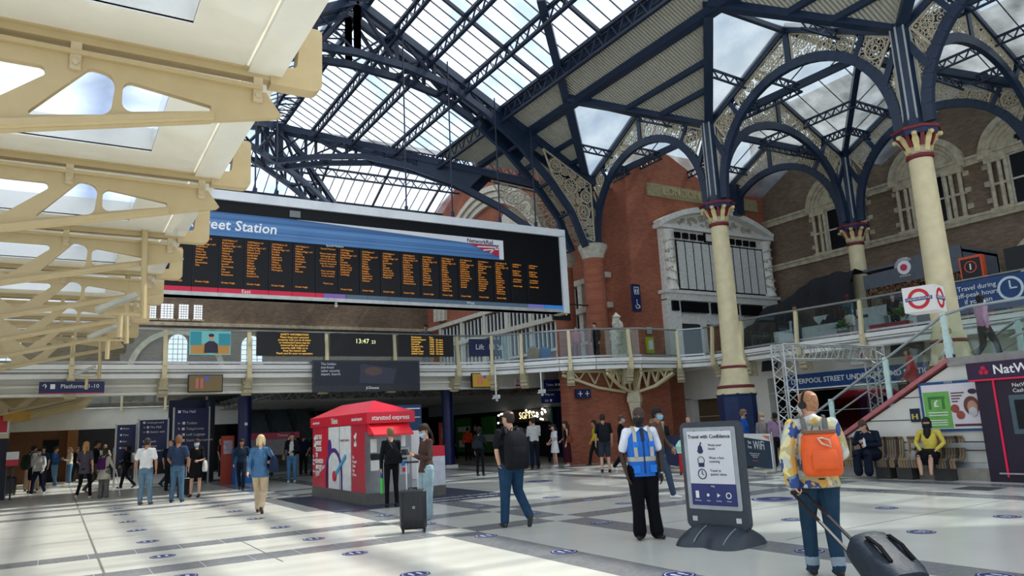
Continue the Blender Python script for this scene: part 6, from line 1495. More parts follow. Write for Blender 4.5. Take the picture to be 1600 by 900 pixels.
    if legs in ('trousers', 'shorts', 'wide', 'leggings'):
        b = MB(); fat = {'trousers': 1., 'shorts': 1.12, 'wide': 1.2, 'leggings': .78}[legs]*(1+(g-1)*.5)
        b.loft([(tuple(hips-Z3*.09), .155*g, .12*g), (tuple(hips), .172*g, .128*g), (tuple(hips+Z3*.1), .148*g, .108*g)], 18)
        for S_ in ('R', 'L'):
            hh, kk, aa = J['hip'+S_], J['knee'+S_], J['ank'+S_]
            if legs == 'shorts': limb(b, [hh, hh.lerp(kk, .5), hh.lerp(kk, .92)], [.09*g, .09, .088])
            else:
                end = aa+(kk-aa).normalized()*(0.0 if legs != 'leggings' else .02)
                limb(b, [hh, hh.lerp(kk, .5), kk, kk.lerp(aa, .4), end], [.096*fat*g, .09*fat, .073*fat, .066*fat, (.06 if legs != 'wide' else .075)*fat])
        b.xf(SC); tr_ = remesh(b, 'trousers' if legs != 'shorts' else 'shorts', bm2, r, vx*1.1, 3 if near else 2)
        if cuff:
            b = MB()
            for S_ in ('R', 'L'): kk, aa = J['knee'+S_], J['ank'+S_]; u_ = (kk-aa).normalized(); limb(b, [aa+u_*.02, aa+u_*.09], [.066, .068], 14)
            b.xf(SC); remesh(b, 'turned_up_cuff', cloth(cuff), tr_, vx, 1)
    elif legs == 'skirt':
        b = MB(); lowz = pose.get('hemz', .45) if pose else .45
        b.loft([((0, .0, lowz), .2+flare, .17+flare), (tuple(hips-Z3*.1), .19, .145), (tuple(hips), .168, .12), (tuple(hips+Z3*.13), .13, .1)], 20); b.xf(SC); remesh(b, 'skirt', bm2, r, vx*1.1)
    # ---- shoes
    for S_ in ('R', 'L'):
        aa, kk = J['ank'+S_], J['knee'+S_]; lift = max(0, aa.z-.09); pt = pose.get('toe'+S_) if pose else None
        dirv = V(pt) if pt else V((0, 1, 0)); dirv = dirv.normalized(); upv = (kk-aa).normalized() if lift > .03 else Z3
        b = MB(); c = V((aa.x, aa.y, aa.z)); dn = -Z3 if not pt else -(Z3-dirv*Z3.dot(dirv)).normalized()
        hl = c+dn*.045-dirv*.04; to = c+dn*.055+dirv*.15
        limb(b, [hl, c+dn*.045+dirv*.05, to], [(.036, .04), (.043, .036), (.036, .026)], 12); limb(b, [c+Z3*.0, c+dn*.04], [.04, .045])
        b.xf(SC); so2 = remesh(b, 'shoe', mh('shoe '+shoes, shoes, .5), r, vx, 1)
        for v_ in so2.data.vertices:
            if v_.co.z < .004: v_.co.z = .004
    return r, J, HR, s, SC
def P_(*a): return a
def walk(f=1, a=.2):
    """mid-stride, right foot forward if f=1"""
    d = {'kneeR': (.1, .18*f, .52), 'ankR': (.1, .26*f, .09), 'kneeL': (-.1, -.02*f, .5), 'ankL': (-.1, -.3*f, .15), 'elR': (.24, -.1*f, 1.14), 'wrR': (.24, -.12*f+.06, .9), 'elL': (-.24, .05*f, 1.14), 'wrL': (-.23, .2*f, .94)}
    if f > 0: d['toeL'] = (0, .8, -.55)
    else: d['toeR'] = (0, .8, -.55); d['ankR'] = (.1, -.3, .15); d['kneeR'] = (.1, -.02, .5); d['kneeL'] = (-.1, .18, .52); d['ankL'] = (-.1, .26, .09)
    return d
PHONE = {'elR': (.22, .04, 1.12), 'wrR': (.08, .26, 1.2), 'elL': (-.22, .04, 1.12), 'wrL': (-.07, .27, 1.18), 'handR': (.02, .34, 1.25), 'handL': (-.01, .34, 1.24)}
WORLD = lambda r, p: r.matrix_basis @ V(p)
def backpack(owner, label, col, w=.3, h=.46, d=.17, zc=1.2, s=1., strap=None, mat_=None, two=True):
    """worn rucksack: separate thing placed at its wearer's back"""
    r = thing('rucksack', label, 'rucksack', owner.location, owner.rotation_euler.z); m = mat_ or cloth(col)
    b = MB(); y0 = -.12-d*.5
    b.loft([((0, y0, zc-h/2), w*.42, d*.42), ((0, y0, zc-h/2+.03), w*.5, d*.52), ((0, y0-.01, zc), w*.52, d*.56), ((0, y0+.005, zc+h*.36), w*.46, d*.46), ((0, y0+.02, zc+h/2), w*.3, d*.25)], 20, e=3.2); b.xf(Matrix.Scale(s, 4)); b.build('bag', m, r, True)
    b = MB(); b.loft([((0, y0-d*.5, zc-h*.34), w*.34, .03), ((0, y0-d*.55, zc-h*.1), w*.36, .045), ((0, y0-d*.5, zc+h*.08), w*.3, .02)], 16, e=3); b.xf(Matrix.Scale(s, 4)); b.build('front_pocket', m, r, True)
    sm = mh('strap '+(strap or '#15161a'), strap or '#15161a', .7)
    for sx in (-1, 1):
        b = MB(); pts = [(sx*.09, -.14, zc+h*.36), (sx*.105, -.09, 1.49), (sx*.115, .02, 1.5), (sx*.125, .11, 1.4), (sx*.15, .125, 1.25), (sx*.18, .04, 1.1), (sx*.14, -.1, zc-h*.38)]
        b.path(pts, .045, .016, (0, 1, .3)); b.xf(Matrix.Scale(s, 4)); b.build('shoulder_strap', sm, r)
    b = MB(); b.tube([(-.04, -.13, zc+h/2), (-.03, -.15, zc+h/2+.04), (.03, -.15, zc+h/2+.04), (.04, -.13, zc+h/2)], .009, 6); b.xf(Matrix.Scale(s, 4)); b.build('grab_loop', sm, r)
    return r
def shoulder_bag(owner, label, col, off=(-.28, -.05, .95), size=(.16, .06, .13), sh=(-.15, -.02, 1.5), strapc=None, name='handbag'):
    r = thing(name, label, 'bag', owner.location, owner.rotation_euler.z); ox, oy, oz = off; w, d, h = size; m = cloth(col)
    b = MB(); b.loft([((ox, oy, oz-h), d*1.0, w*.9), ((ox, oy, oz-h*.5), d*1.25, w), ((ox, oy, oz+h*.6), d*.9, w*.9), ((ox, oy, oz+h), d*.35, w*.75)], 16, e=3); b.build('bag', m, r, True)
    b = MB()
    for dy in (-.06, .06): b.tube([(ox, oy+dy, oz+h*.9), (ox*.7+sh[0]*.3, oy+dy, (oz+sh[2])/2), (sh[0], sh[1]+dy*.3, sh[2])], .01, 6)
    b.build('strap', mh('strap '+(strapc or '#15161a'), strapc or '#15161a', .7), r); return r
def suitcase(label, x, y, rz, col, w=.42, d=.25, h=.62, handle=.4, logo=False):
    r = thing('suitcase', label, 'suitcase', (x, y, 0), rz); m = mh('case '+col, col, .35, var=.08)
    b = MB(); b.loft([((0, 0, .06), w*.44, d*.4), ((0, 0, .08), w*.49, d*.47), ((0, 0, .1), w*.5, d*.5), ((0, 0, .06+h*.94), w*.5, d*.5), ((0, 0, .06+h*.98), w*.48, d*.46), ((0, 0, .06+h), w*.43, d*.38)], 36, e=6); b.build('shell', m, r, True)
    b = MB()
    for k in range(5): xx = -w*.36+k*w*.18; b.box((xx-.006, -d*.5-.006, .14), (xx+.006, -d*.5+.002, h-.02))
    b.box((-w*.5-.004, -.006, .1), (w*.5+.004, .006, h+.02)); b.build('ridge', m, r)
    for sx in (-1, 1):
        for sy in (-1, 1):
            b = MB(); b.tube([(sx*w*.4-.012, sy*d*.36, .03), (sx*w*.4+.012, sy*d*.36, .03)], .03, 12); b.box((sx*w*.4-.02, sy*d*.36-.02, .03), (sx*w*.4+.02, sy*d*.36+.02, .075)); b.build('wheel', black, r)
    if handle:
        for sx in (-1, 1): b = MB(); b.tube([(sx*.09, d*.3, h+.05), (sx*.09, d*.3, h+.06+handle)], .011, 8); b.build('handle_tube', mh('tube silver', '#c4c6c4', .35, metal=.5), r)
        b = MB(); b.tube([(-.11, d*.3, h+.07+handle), (.11, d*.3, h+.07+handle)], .017, 8); b.build('grip', black, r)
    b = MB(); b.tube([(-.07, -.02, h+.05), (-.06, -.02, h+.09), (.06, -.02, h+.09), (.07, -.02, h+.05)], .011, 6); b.build('top_handle', black, r)
    if logo: b = MB(); b.ring((0, -d*.5-.008, h*.66), X3, Z3, .014, .02, (0, .006, 0), 14); b.build('round_badge', white, r)
    return r
AWAY, TOWARD, LEFT, RIGHT = 31.7, 211.7, -58., 121.7
jeans_b, jeans_l = '#274a6b', '#4f7088'

# ---------- man in jeans with black rucksack (centre)
pz = {'kneeR': (.11, .2, .56), 'ankR': (.12, .02, .2), 'toeR': (0, .55, -.8), 'kneeL': (-.11, .05, .5), 'ankL': (-.12, .04, .09), 'elL': (-.27, -.07, 1.15), 'wrL': (-.22, -.05, .9), 'elR': (.25, .06, 1.15), 'wrR': (.2, .22, 1.0), 'handL': (-.16, -.1, .8)}
pz = {'kneeR': (.14, .1, .53), 'ankR': (.2, -.16, .17), 'toeR': (0.05, .5, -.85), 'kneeL': (-.1, .04, .5), 'ankL': (-.12, .06, .09), 'elL': (-.26, -.07, 1.15), 'wrL': (-.2, -.03, .92), 'elR': (.25, .08, 1.15), 'wrR': (.2, .25, 1.05), 'handL': (-.12, -.08, .82)}
r, J, HR, s, SC = person('man in black T-shirt and blue jeans walking away, wearing a large black rucksack', 6.32, 10.53, 8, 1.83, 'pale', ('cropped', '#33281f'), '#16181c', 'short', '#233f58', 'trousers', '#2b3036', pz, 1.24, near=True, look=-28)
bp = backpack(r, 'large black rucksack on the back of the man in blue jeans', '#1b1c20', .36, .58, .22, 1.16, s)
b = MB(); b.tube([V(J['wrL'])*s+V((-.002, 0, .0)), V(J['wrL'])*s+V((.003, -.002, .018))], .034, 12); b.build('wristband', black, r)
# ---------- attendant in blue vest
pz = {'kneeR': (.1, .03, .5), 'ankR': (.1, .0, .09), 'toeR': (.35, 1, 0), 'toeL': (-.3, 1, 0), 'ankL': (-.13, .03, .09), 'elR': (.27, -.03, 1.12), 'wrR': (.24, .07, .87), 'elL': (-.27, -.03, 1.12), 'wrL': (-.25, .06, .85)}
r, J, HR, s, SC = person('bald attendant in a blue reflective vest and black mask, standing beside the poster stand', 6.92, 8.03, 205, 1.75, 'dark', ('shaved', '#4a3630'), '#dfe3ea', 'short', '#0c0d12', 'wide', '#08080a', pz, 1.1, mask='#0b0b0d', near=True, look=38)
v = MB(); v.loft([((0, 0, .83), .2, .15), ((0, .0, 1.0), .19, .143), ((0, 0, 1.2), .198, .148), ((0, -.0, 1.34), .185, .135), ((0, -.005, 1.44), .13, .1), ((0, -.01, 1.49), .085, .08)], 28, e=2.4); v.xf(SC); ve = v.build('hi_vis_vest', mh('vest blue', '#1467c4', .6, var=.1), r, True)
ref = mh('reflective grey', '#b5b3a2', .3)
v = MB(); v.loft([((0, 0, 1.03), .195, .147), ((0, 0, 1.09), .197, .148)], 28, e=2.4); v.loft([((0, 0, 1.0905), .16, .12), ((0, 0, 1.091), .15, .11)], 8)
for sx in (-1, 1): v.path([(sx*.11, .152, 1.09), (sx*.115, .146, 1.3), (sx*.105, .112, 1.42), (sx*.1, .02, 1.497), (sx*.11, -.1, 1.42), (sx*.115, -.15, 1.1)], .05, .012, (0, 1, .2))
v.xf(SC); v.build('reflective_stripe', ref, ve)
v = MB(); v.bar((0, .155, .87), (0, .14, 1.34), .02, .012, (0, 1, 0)); v.xf(SC); v.build('zip', mh('vest dark blue', '#0c2f66', .6), ve)
v = MB(); v.bar((0, .14, 1.3), (0, .095, 1.47), .045, .03, (0, 1, 0)); v.xf(SC); v.build('tie', black, r)
v = MB(); v.box((.07, .148, 1.22), (.15, .158, 1.29)); v.box((-.15, .148, 1.22), (-.07, .158, 1.29)); v.box((.07, .15, .88), (.16, .16, .98)); v.box((-.16, .15, .88), (-.07, .16, .98)); v.xf(SC); v.build('vest_pocket', mh('vest blue pocket', '#1a78d8', .55), ve)
v = MB()
for sx in (-1, 1): v.prism([(sx*.02, .1, 1.47), (sx*.09, .06, 1.5), (sx*.08, .1, 1.42)], (0, .012, 0))
v.xf(SC); v.build('collar', white, r)
b = MB(); w_ = V(J['wrL'])*s; b.tube([w_, w_+V((0, -.002, .02))], .03, 12); b.build('wristwatch', steel, r)
b = MB(); b.bar(HR @ V((-.06, .086, .015)), HR @ V((.06, .086, .015)), .01, .03); b.xf(SC); 
b2 = MB()
for sx in (-1, 1): b2.ring(HR @ V((sx*.033, .106, .003)), (HR.to_3x3() @ X3), (HR.to_3x3() @ Z3), .018, .022, (HR.to_3x3() @ Y3)*.003, 14); b2.bar(HR @ V((sx*.055, .1, .006)), HR @ V((sx*.08, .0, .005)), .004, .004)
b2.xf(SC); b2.build('glasses', mh('glass rim', '#8f8a6a', .3, metal=.6), r)
# ---------- person behind vest man
r, *_ = person('man in a dark cap and light blue mask standing just behind the attendant', 10.66, 11.82, 150, 1.81, 'tan', ('hat', '#15161a'), '#5b4636', 'long', '#3a4658', 'trousers', '#d8d8d4', walk(1), 1.0, mask='#7fb6d0')
shoulder_bag(r, 'black bag at the side of the man in the dark cap', '#17181c', (-.26, -.08, 1.0))
# ---------- orange rucksack traveller
jm, t_, bs = new_mat('patterned jacket'); tc_ = t_.nodes.new('ShaderNodeTexCoord'); vo = t_.nodes.new('ShaderNodeTexVoronoi'); vo.inputs['Scale'].default_value = 13; no = t_.nodes.new('ShaderNodeTexNoise'); no.inputs['Scale'].default_value = 6; no.inputs['Detail'].default_value = 3
ad = t_.nodes.new('ShaderNodeMixRGB'); ad.inputs[0].default_value = .25; t_.links.new(tc_.outputs['Object'], no.inputs['Vector']); t_.links.new(tc_.outputs['Object'], ad.inputs[1]); t_.links.new(no.outputs['Color'], ad.inputs[2]); t_.links.new(ad.outputs[0], vo.inputs['Vector'])
sx_ = t_.nodes.new('ShaderNodeSeparateColor'); t_.links.new(vo.outputs['Color'], sx_.inputs[0]); rr_ = t_.nodes.new('ShaderNodeValToRGB'); rr_.color_ramp.interpolation = 'CONSTANT'; el = rr_.color_ramp.elements
el[0].position = 0; el[0].color = hexc('#b8a878')+(1,); el[1].position = .2; el[1].color = hexc('#d0d0c4')+(1,)
for p_, c_ in ((.38, '#cfa548'), (.55, '#bcc0b4'), (.7, '#2f4a86'), (.8, '#d8cf9c'), (.92, '#6f8a9a')): e_ = el.new(p_); e_.color = hexc(c_)+(1,)
t_.links.new(sx_.outputs[0], rr_.inputs[0]); t_.links.new(rr_.outputs[0], bs.inputs['Base Color']); bs.inputs['Roughness'].default_value = .7
pz = {'kneeR': (.1, -.02, .5), 'ankR': (.12, -.16, .12), 'toeR': (.0, .8, -.3), 'kneeL': (-.09, .22, .58), 'ankL': (-.1, .42, .16), 'toeL': (0, 1, .2), 'elL': (-.3, -.06, 1.12), 'wrL': (-.28, -.12, .87), 'handL': (-.25, -.16, .78), 'gripL': 1, 'elR': (.28, .1, 1.15), 'wrR': (.22, .28, 1.05)}
pz = {'kneeR': (.09, .05, .51), 'ankR': (.09, -.03, .1), 'toeR': (.0, 1, 0), 'kneeL': (-.1, .14, .53), 'ankL': (-.1, .16, .09), 'toeL': (0, 1, 0), 'elL': (-.28, -.08, 1.13), 'wrL': (-.26, -.1, .87), 'handL': (-.24, -.14, .78), 'gripL': 1, 'elR': (.28, .1, 1.15), 'wrR': (.22, .28, 1.05)}
r, J, HR, s, SC = person('traveller in a yellow, white and blue patterned jacket and headphones, walking away at right', 6.42, 4.86, 38, 1.78, 'pale', ('shaved', '#9a6d4c'), '#d0c8a0', 'wide', '#223b4e', 'trousers', '#1a1216', pz, 1.12, near=True, look=-35, topmat=jm, hood=True, hem=.84, flare=.02, cuff='#8f9ca6', mask='#c9c4bf')
b = MB()
for sx in (-1, 1): b.tube([HR @ V((sx*.075, -.005, -.01)), HR @ V((sx*.108, -.005, -.01))], .036, 16)
b.xf(SC); b.build('headphone_cup', black, r)
b = MB(); b.path([HR @ V((sin(a)*.098, -.01, .02+cos(a)*.115)) for a in [-1.6+3.2*k/14 for k in range(15)]], .022, .012, HR.to_3x3() @ Y3); b.xf(SC); b.build('headphone_band', black, r)
om = mh('rucksack orange', '#e2591a', .45, var=.12, scale=7, bump=.3)
bp = backpack(r, 'bright orange rucksack on the back of the traveller in the patterned jacket', '#e2591a', .35, .42, .2, 1.17, s, '#6a6a66', om)
b = MB(); b.loft([((0, -.21, 1.375), .155, .09), ((0, -.21, 1.405), .16, .095)], 20, e=3.2); b.build('brown_rim', mh('rim brown', '#7a5a48', .7), bp)
b = MB(); b.tube([(0, -.33, 1.33), (.05, -.36, 1.31), (.06, -.36, 1.25), (-.02, -.36, 1.28), (-.05, -.35, 1.33), (0, -.33, 1.33)], .009, 6); b.build('pale_cord', mh('cord', '#b9a898', .6), bp)
# rolling holdall towed behind
ax = V(r.matrix_basis @ (V(J['wrL'])*s+V((.03, -.04, -.06))))
rb = thing('rolling_holdall', 'dark blue wheeled holdall tilted on its long handle behind the patterned-jacket traveller', 'wheeled bag', (5.85, 3.95, 0), radians(0))
hb_ = V((5.85, 3.95, 0)); top_ = ax-hb_; wheel = V((-.16, -.3, .06)); dirr = (top_-wheel).normalized(); sidev = dirr.cross(Z3).normalized(); upn = sidev.cross(dirr)
bagm = mh('holdall navy', '#17232f', .6, var=.35, scale=14, bump=.5)
b = MB()
secs = []
vs = []; fs = []; n_ = 22; ls = [(.0, .7), (.03, .95), (.12, 1.05), (.3, 1.08), (.46, 1.0), (.54, .9), (.58, .5)]
for t0, sc_ in ls:
    c_ = wheel+dirr*t0+upn*.16
    for k in range(n_):
        a = 2*pi*k/n_; e = 2/3.
        ca = math.copysign(abs(cos(a))**e, cos(a)); sa = math.copysign(abs(sin(a))**e, sin(a)); wob = 1+.06*noise.noise(V((ca*3, sa*3, t0*9)))
        vs.append(tuple(c_+sidev*ca*.2*sc_*wob+upn*sa*.15*sc_*wob))
for i in range(len(ls)-1):
    for k in range(n_): fs.append((i*n_+k, i*n_+(k+1) % n_, (i+1)*n_+(k+1) % n_, (i+1)*n_+k))
fs.append(tuple(range(n_-1, -1, -1))); fs.append(tuple((len(ls)-1)*n_+k for k in range(n_)))
b.add(vs, fs); b.build('bag', bagm, rb, True)
for sx in (-1, 1):
    b = MB(); b.bar(wheel+sidev*.07*sx+dirr*.5+upn*.02, top_+sidev*.06*sx, .028, .016, upn); b.build('handle_tube', black, rb)
    b = MB(); b.tube([wheel+sidev*(.16*sx-.015), wheel+sidev*(.16*sx+.015)], .055, 14); b.build('wheel', black, rb)
    b = MB(); b.path([wheel+dirr*.15+sidev*.1*sx+upn*.32, wheel+dirr*.3+sidev*.1*sx+upn*.345, wheel+dirr*.45+sidev*.1*sx+upn*.32], .035, .012, upn); b.build('webbing', mh('webbing black', '#0c0c0e', .9, spec=.1), rb)
b = MB(); b.tube([top_-sidev*.07, top_+sidev*.07], .02, 10); b.build('grip', black, rb)
# ---------- brown jacket woman with phone, suitcase
pz = dict(PHONE); pz.update({'ankR': (.08, .0, .09), 'ankL': (-.08, .02, .09)})
r, J, HR, s, SC = person('woman in a brown jacket and pale jeans looking down at her phone', 5.83, 12.72, 270, 1.70, 'pale', ('plait', '#2a1b14'), '#4c3a33', 'long', '#8fa6ad', 'wide', '#c9c5bd', pz, 1.0, True, mask='#a9c4d4', near=True, tilt=-22, look=0, hem=.86, flare=.03)
b = MB(); b.bar((0, .36, 1.2), (0, .4, 1.3), .07, .01, (0, 1, 0)); b.xf(SC); o = b.build('mobile_phone', black); o.location = r.location; o.rotation_euler = r.rotation_euler; tag(o, 'black phone held by the woman in the brown jacket', 'phone')
suitcase('black hard-shell suitcase with raised silver handle in front of the brown-jacketed woman', 4.95, 11.35, -radians(20), '#1b1c1e', .42, .26, .6, .42, True)
# ---------- woman at kiosk
pz = {'elR': (.2, .12, 1.15), 'wrR': (.12, .32, 1.16), 'elL': (-.22, -.02, 1.12), 'wrL': (-.22, .04, .86)}
r, J, HR, s, SC = person('fair-haired person in a black jacket using the ticket machine', 6.25, 15.45, 12, 1.68, 'pale', ('messy', '#7a5a3c'), '#16181b', 'long', '#0d0e11', 'leggings', '#0d0d0f', pz, 1.0, True, hem=.86, near=True)
shoulder_bag(r, 'large black shoulder bag carried by the person at the ticket machine', '#111214', (.02, -.2, 1.08), (.1, .16, .16), (-.1, -.08, 1.46))
b = MB(); b.loft([((-.2, .06, .3), .035, .035), ((-.2, .06, .62), .035, .035)], 10); b.loft([((-.2, .06, .62), .03, .03), ((-.2, .06, .86), .03, .03)], 10, 1); o = b.build('umbrella_tube', [mh('tube green', '#3fbf4a', .4), mh('tube blue', '#3f8ad0', .4)]); o.location = r.location; o.rotation_euler = r.rotation_euler; tag(o, 'green and blue tube hanging from the hand of the person at the machine', 'umbrella')
# ---------- blonde denim jacket
r, *_ = person('white-haired woman in a blue denim jacket and beige trousers walking away', 3.86, 17.07, 25, 1.66, 'pale', ('bob', '#c9b489'), '#4a6f92', 'long', '#b8a588', 'trousers', '#3a2622', {**walk(-1), 'elR': (.3, .0, 1.2), 'wrR': (.2, .16, 1.15)}, 1.1, True, hem=.8, flare=.03, near=True)
shoulder_bag(r, 'navy drawstring bag on the right shoulder of the woman in denim', '#1c2740', (.3, -.08, 1.02), (.14, .08, .17), (.16, -.03, 1.45))
# ---------- left middle group
def A(label, *a, **k): return person(label, *a, **k)
A('man in a white T-shirt and light jeans standing with his back turned', 2.12, 22.55, 30, 1.75, 'tan', ('cropped', '#2a2420'), '#dcdad6', 'short', '#5c7688', 'trousers', '#5a4436', {'ankR': (.14, 0, .09), 'ankL': (-.14, .02, .09), 'elR': (.27, -.02, 1.14), 'elL': (-.27, -.02, 1.14)}, 1.05)
A('man in a navy T-shirt and blue jeans standing with his back turned', 2.89, 22.47, 28, 1.77, 'tan', ('short', '#7a5230'), '#2f3d55', 'short', '#48637a', 'trousers', '#17181c', {'ankR': (.13, 0, .09), 'ankL': (-.15, .02, .09), 'elR': (.27, .02, 1.14), 'wrR': (.2, .16, .98), 'elL': (-.26, .02, 1.14), 'wrL': (-.2, .15, .98)}, 1.04)
r, *_ = A('woman in a short black dress and pale blue mask facing the camera', 3.58, 23.85, 205, 1.66, 'pale', ('long', '#2c1d17'), '#0f1012', 'short', '#0f1012', 'dress', '#121214', {'ankR': (.16, .0, .09), 'kneeR': (.13, .02, .5), 'ankL': (-.12, .12, .09), 'elL': (-.22, .0, 1.12), 'wrL': (-.12, .2, 1.1)}, 1.0, True, mask='#8fc0cf', flare=.0)
shoulder_bag(r, 'black and white striped tote bag of the woman in the black dress', '#b9b9b4', (-.24, .02, .88), (.14, .05, .16), (-.14, -.02, 1.45), name='tote_bag')
suitcase('small black suitcase beside the woman in the black dress', 3.3, 24.2, .3, '#151517', .34, .22, .5, .35)
A('bald man in dark clothes half hidden behind the man in navy', 3.35, 28.0, 40, 1.66, 'pale', ('bald', '#222222'), '#1a2228', 'short', '#1c2024', 'trousers', '#111111')
A('blonde woman in a grey top and black leggings, seen from behind', .83, 27.0, 20, 1.75, 'pale', ('long', '#b58a52'), '#4a454c', 'short', '#101114', 'leggings', '#c8b8a8', {**walk(1), 'wrL': (-.1, .2, 1.05)}, 1.0, True, hem=.78, flare=.02)
r, *_ = A('elderly person in a cream coat with a white cane', 1.37, 27.17, 35, 1.51, 'pale', ('bob', '#2e2620'), '#b8b2a0', 'long', '#6c6962', 'wide', '#22201e', {'elR': (.26, .05, 1.15), 'wrR': (.3, .2, .95), 'elL': (-.25, .02, 1.15), 'wrL': (-.3, .1, .95)}, 1.12, True, hem=.66, flare=.06)
backpack(r, 'purple rucksack on the back of the elderly person in the cream coat', '#4a1f5a', .28, .4, .15, 1.2, .87)
b = MB(); b.tube([(.27, .2, .84), (.36, .32, .02)], .012, 6); o = b.build('white_cane', white); o.location = r.location; o.rotation_euler = r.rotation_euler; tag(o, 'thin white cane held by the elderly person in the cream coat', 'cane')
A('dark-haired man in black walking behind the elderly person', 1.26, 30.59, 100, 1.81, 'tan', ('messy', '#20160f'), '#151515', 'short', '#4a4640', 'trousers', '#8a6238', walk(1), 1.0)
r, *_ = A('man in a pale grey shirt with a dark shoulder strap among the crowd', 2.63, 41.13, 205, 1.78, 'pale', ('short', '#4a4440'), '#8f979c', 'short', '#2a3344', 'trousers', '#15161a', walk(1), 1.05)
r, *_ = A('woman in black walking left with a black and white rucksack', 2.38, 31.98, 290, 1.62, 'tan', ('bob', '#15110f'), '#101113', 'long', '#121316', 'trousers', '#0e0e10', walk(1), 1.0, True)
backpack(r, 'black and white rucksack of the woman walking left', '#8c8c88', .28, .38, .15, 1.2, .93)
A('dark-haired woman in a white jacket and dark jeans walking towards the camera', -.44, 31.8, 205, 1.61, 'pale', ('long', '#1a1412'), '#c9c7bf', 'long', '#182236', 'trousers', '#dcdcd8', walk(1), 1.0, True, flare=.03, mask='#c8c4c0')
r, *_ = A('man in a blue shirt and jeans looking at his phone, in profile', .03, 37.67, 110, 1.67, 'tan', ('short', '#231a15'), '#1e4472', 'long', jeans_l, 'trousers', '#d8d8d4', {**PHONE, 'ankR': (.1, .14, .09)}, 1.05)
r, *_ = A('woman in a cream top and jeans looking down, in profile', .6, 39.18, 250, 1.61, 'pale', ('bob', '#8f7a5a'), '#c6bda6', 'long', jeans_l, 'trousers', '#d0d0cc', {**PHONE}, 1.05, True)
r, *_ = A('man in a white top and black shorts standing at the far left edge', -.69, 33.58, 60, 1.74, 'tan', ('short', '#1c1512'), '#c9c9c6', 'short', '#121214', 'shorts', '#22201e')
backpack(r, 'dark green rucksack of the man at the far left edge', '#1f2a20', .34, .55, .22, 1.15, 1.)
suitcase('tan suitcase standing at the far left behind the woman in the white jacket', -.72, 35.5, .2, '#7a6650', .5, .3, .75, .3)
suitcase('black suitcase at the extreme left edge of the picture', -1.35, 33.0, .1, '#121214', .45, .3, .6, .3)
bgp = [('man in blue shirt half hidden behind the green rucksack', -.4, 38.5, 205, 1.7, '#1e3a5c', '#23262e'), ('woman in black behind the cream-topped woman in the left crowd', .95, 41.5, 205, 1.6, '#141416', '#202226'), ('person in a pale top between the blonde and the grey shirted man', 2.0, 40.0, 30, 1.66, '#b9b2a4', '#3a4048'), ('person in orange-brown top deep in the crowd under the first board', 1.75, 42.5, 205, 1.68, '#7a4a30', '#2a2a2e'), ('person in a light top left of the middle directory board', 3.1, 39.0, 205, 1.6, '#9c9890', '#22242a'), ('man in a blue T-shirt standing beside the tallest directory board', 3.7, 30.9, 100, 1.7, '#1f4470', '#3d4247'), ('person in dark red top behind the orange-red machine', 6.4, 36.0, 120, 1.66, '#5a2024', '#22252c'), ('person in brown seated-height crowd right of the tallest directory board', 5.4, 34.5, 205, 1.5, '#4a3a2e', '#222226'), ('person in a green-brown coat below the far stairs', 7.9, 33.0, 205, 1.66, '#3c3a2a', '#22242a'), ('person in navy right of the man in the white T-shirt under the stairs', 9.0, 32.0, 30, 1.7, '#18243a', '#1b1d22'), ('person in black left of the kiosk beneath the far stairs', 8.9, 30.0, 60, 1.72, '#111215', '#16171a'), ('person in black in front of the pink ticket counter', 6.35, 29.2+1.5, 30, 1.68, '#1c1d20', '#121316')]
hcs = ['#1c1512', '#4a3424', '#8a6a44', '#2a2622']
for i, (lab, x_, y_, hd_, hh, tc1, bc1) in enumerate(bgp):
    A(lab, x_, y_, hd_, hh, ('pale', 'tan', 'brown')[i % 3], (('short', 'bob', 'cropped')[i % 3], hcs[i % 4]), tc1, 'long' if i % 2 else 'short', bc1, 'trousers', '#18181a', walk(1 if i % 2 else -1) if i % 3 else None)
A('person carrying a white backpack in dark clothes, left of the white-haired woman', 5.2, 25.6, 200, 1.6, 'tan', ('bob', '#1b1512'), '#20303f', 'long', '#141b28', 'trousers', '#111214', walk(-1))
r, *_ = A('man in a white T-shirt, open dark jacket and jeans raising a hand to his face', 7.26, 27.27, 205, 1.74, 'pale', ('messy', '#4a2c1c'), '#16171a', 'long', '#4a7090', 'trousers', '#d8d8d4', {'elR': (.22, .05, 1.2), 'wrR': (.1, .18, 1.5), 'elL': (-.24, .05, 1.12), 'wrL': (-.05, .25, 1.08)}, 1.05)
b = MB(); b.loft([((0, .07, .95), .09, .07), ((0, .07, 1.3), .1, .072), ((0, .05, 1.44), .06, .05)], 14); b.xf(Matrix.Scale(.995, 4)); b.build('white_shirt_front', cloth('#c4c4c4'), r)
shoulder_bag(r, 'small tan bag at the side of the man in the open dark jacket', '#7a6444', (.28, .0, .9), (.09, .05, .1), (.16, 0, 1.45))
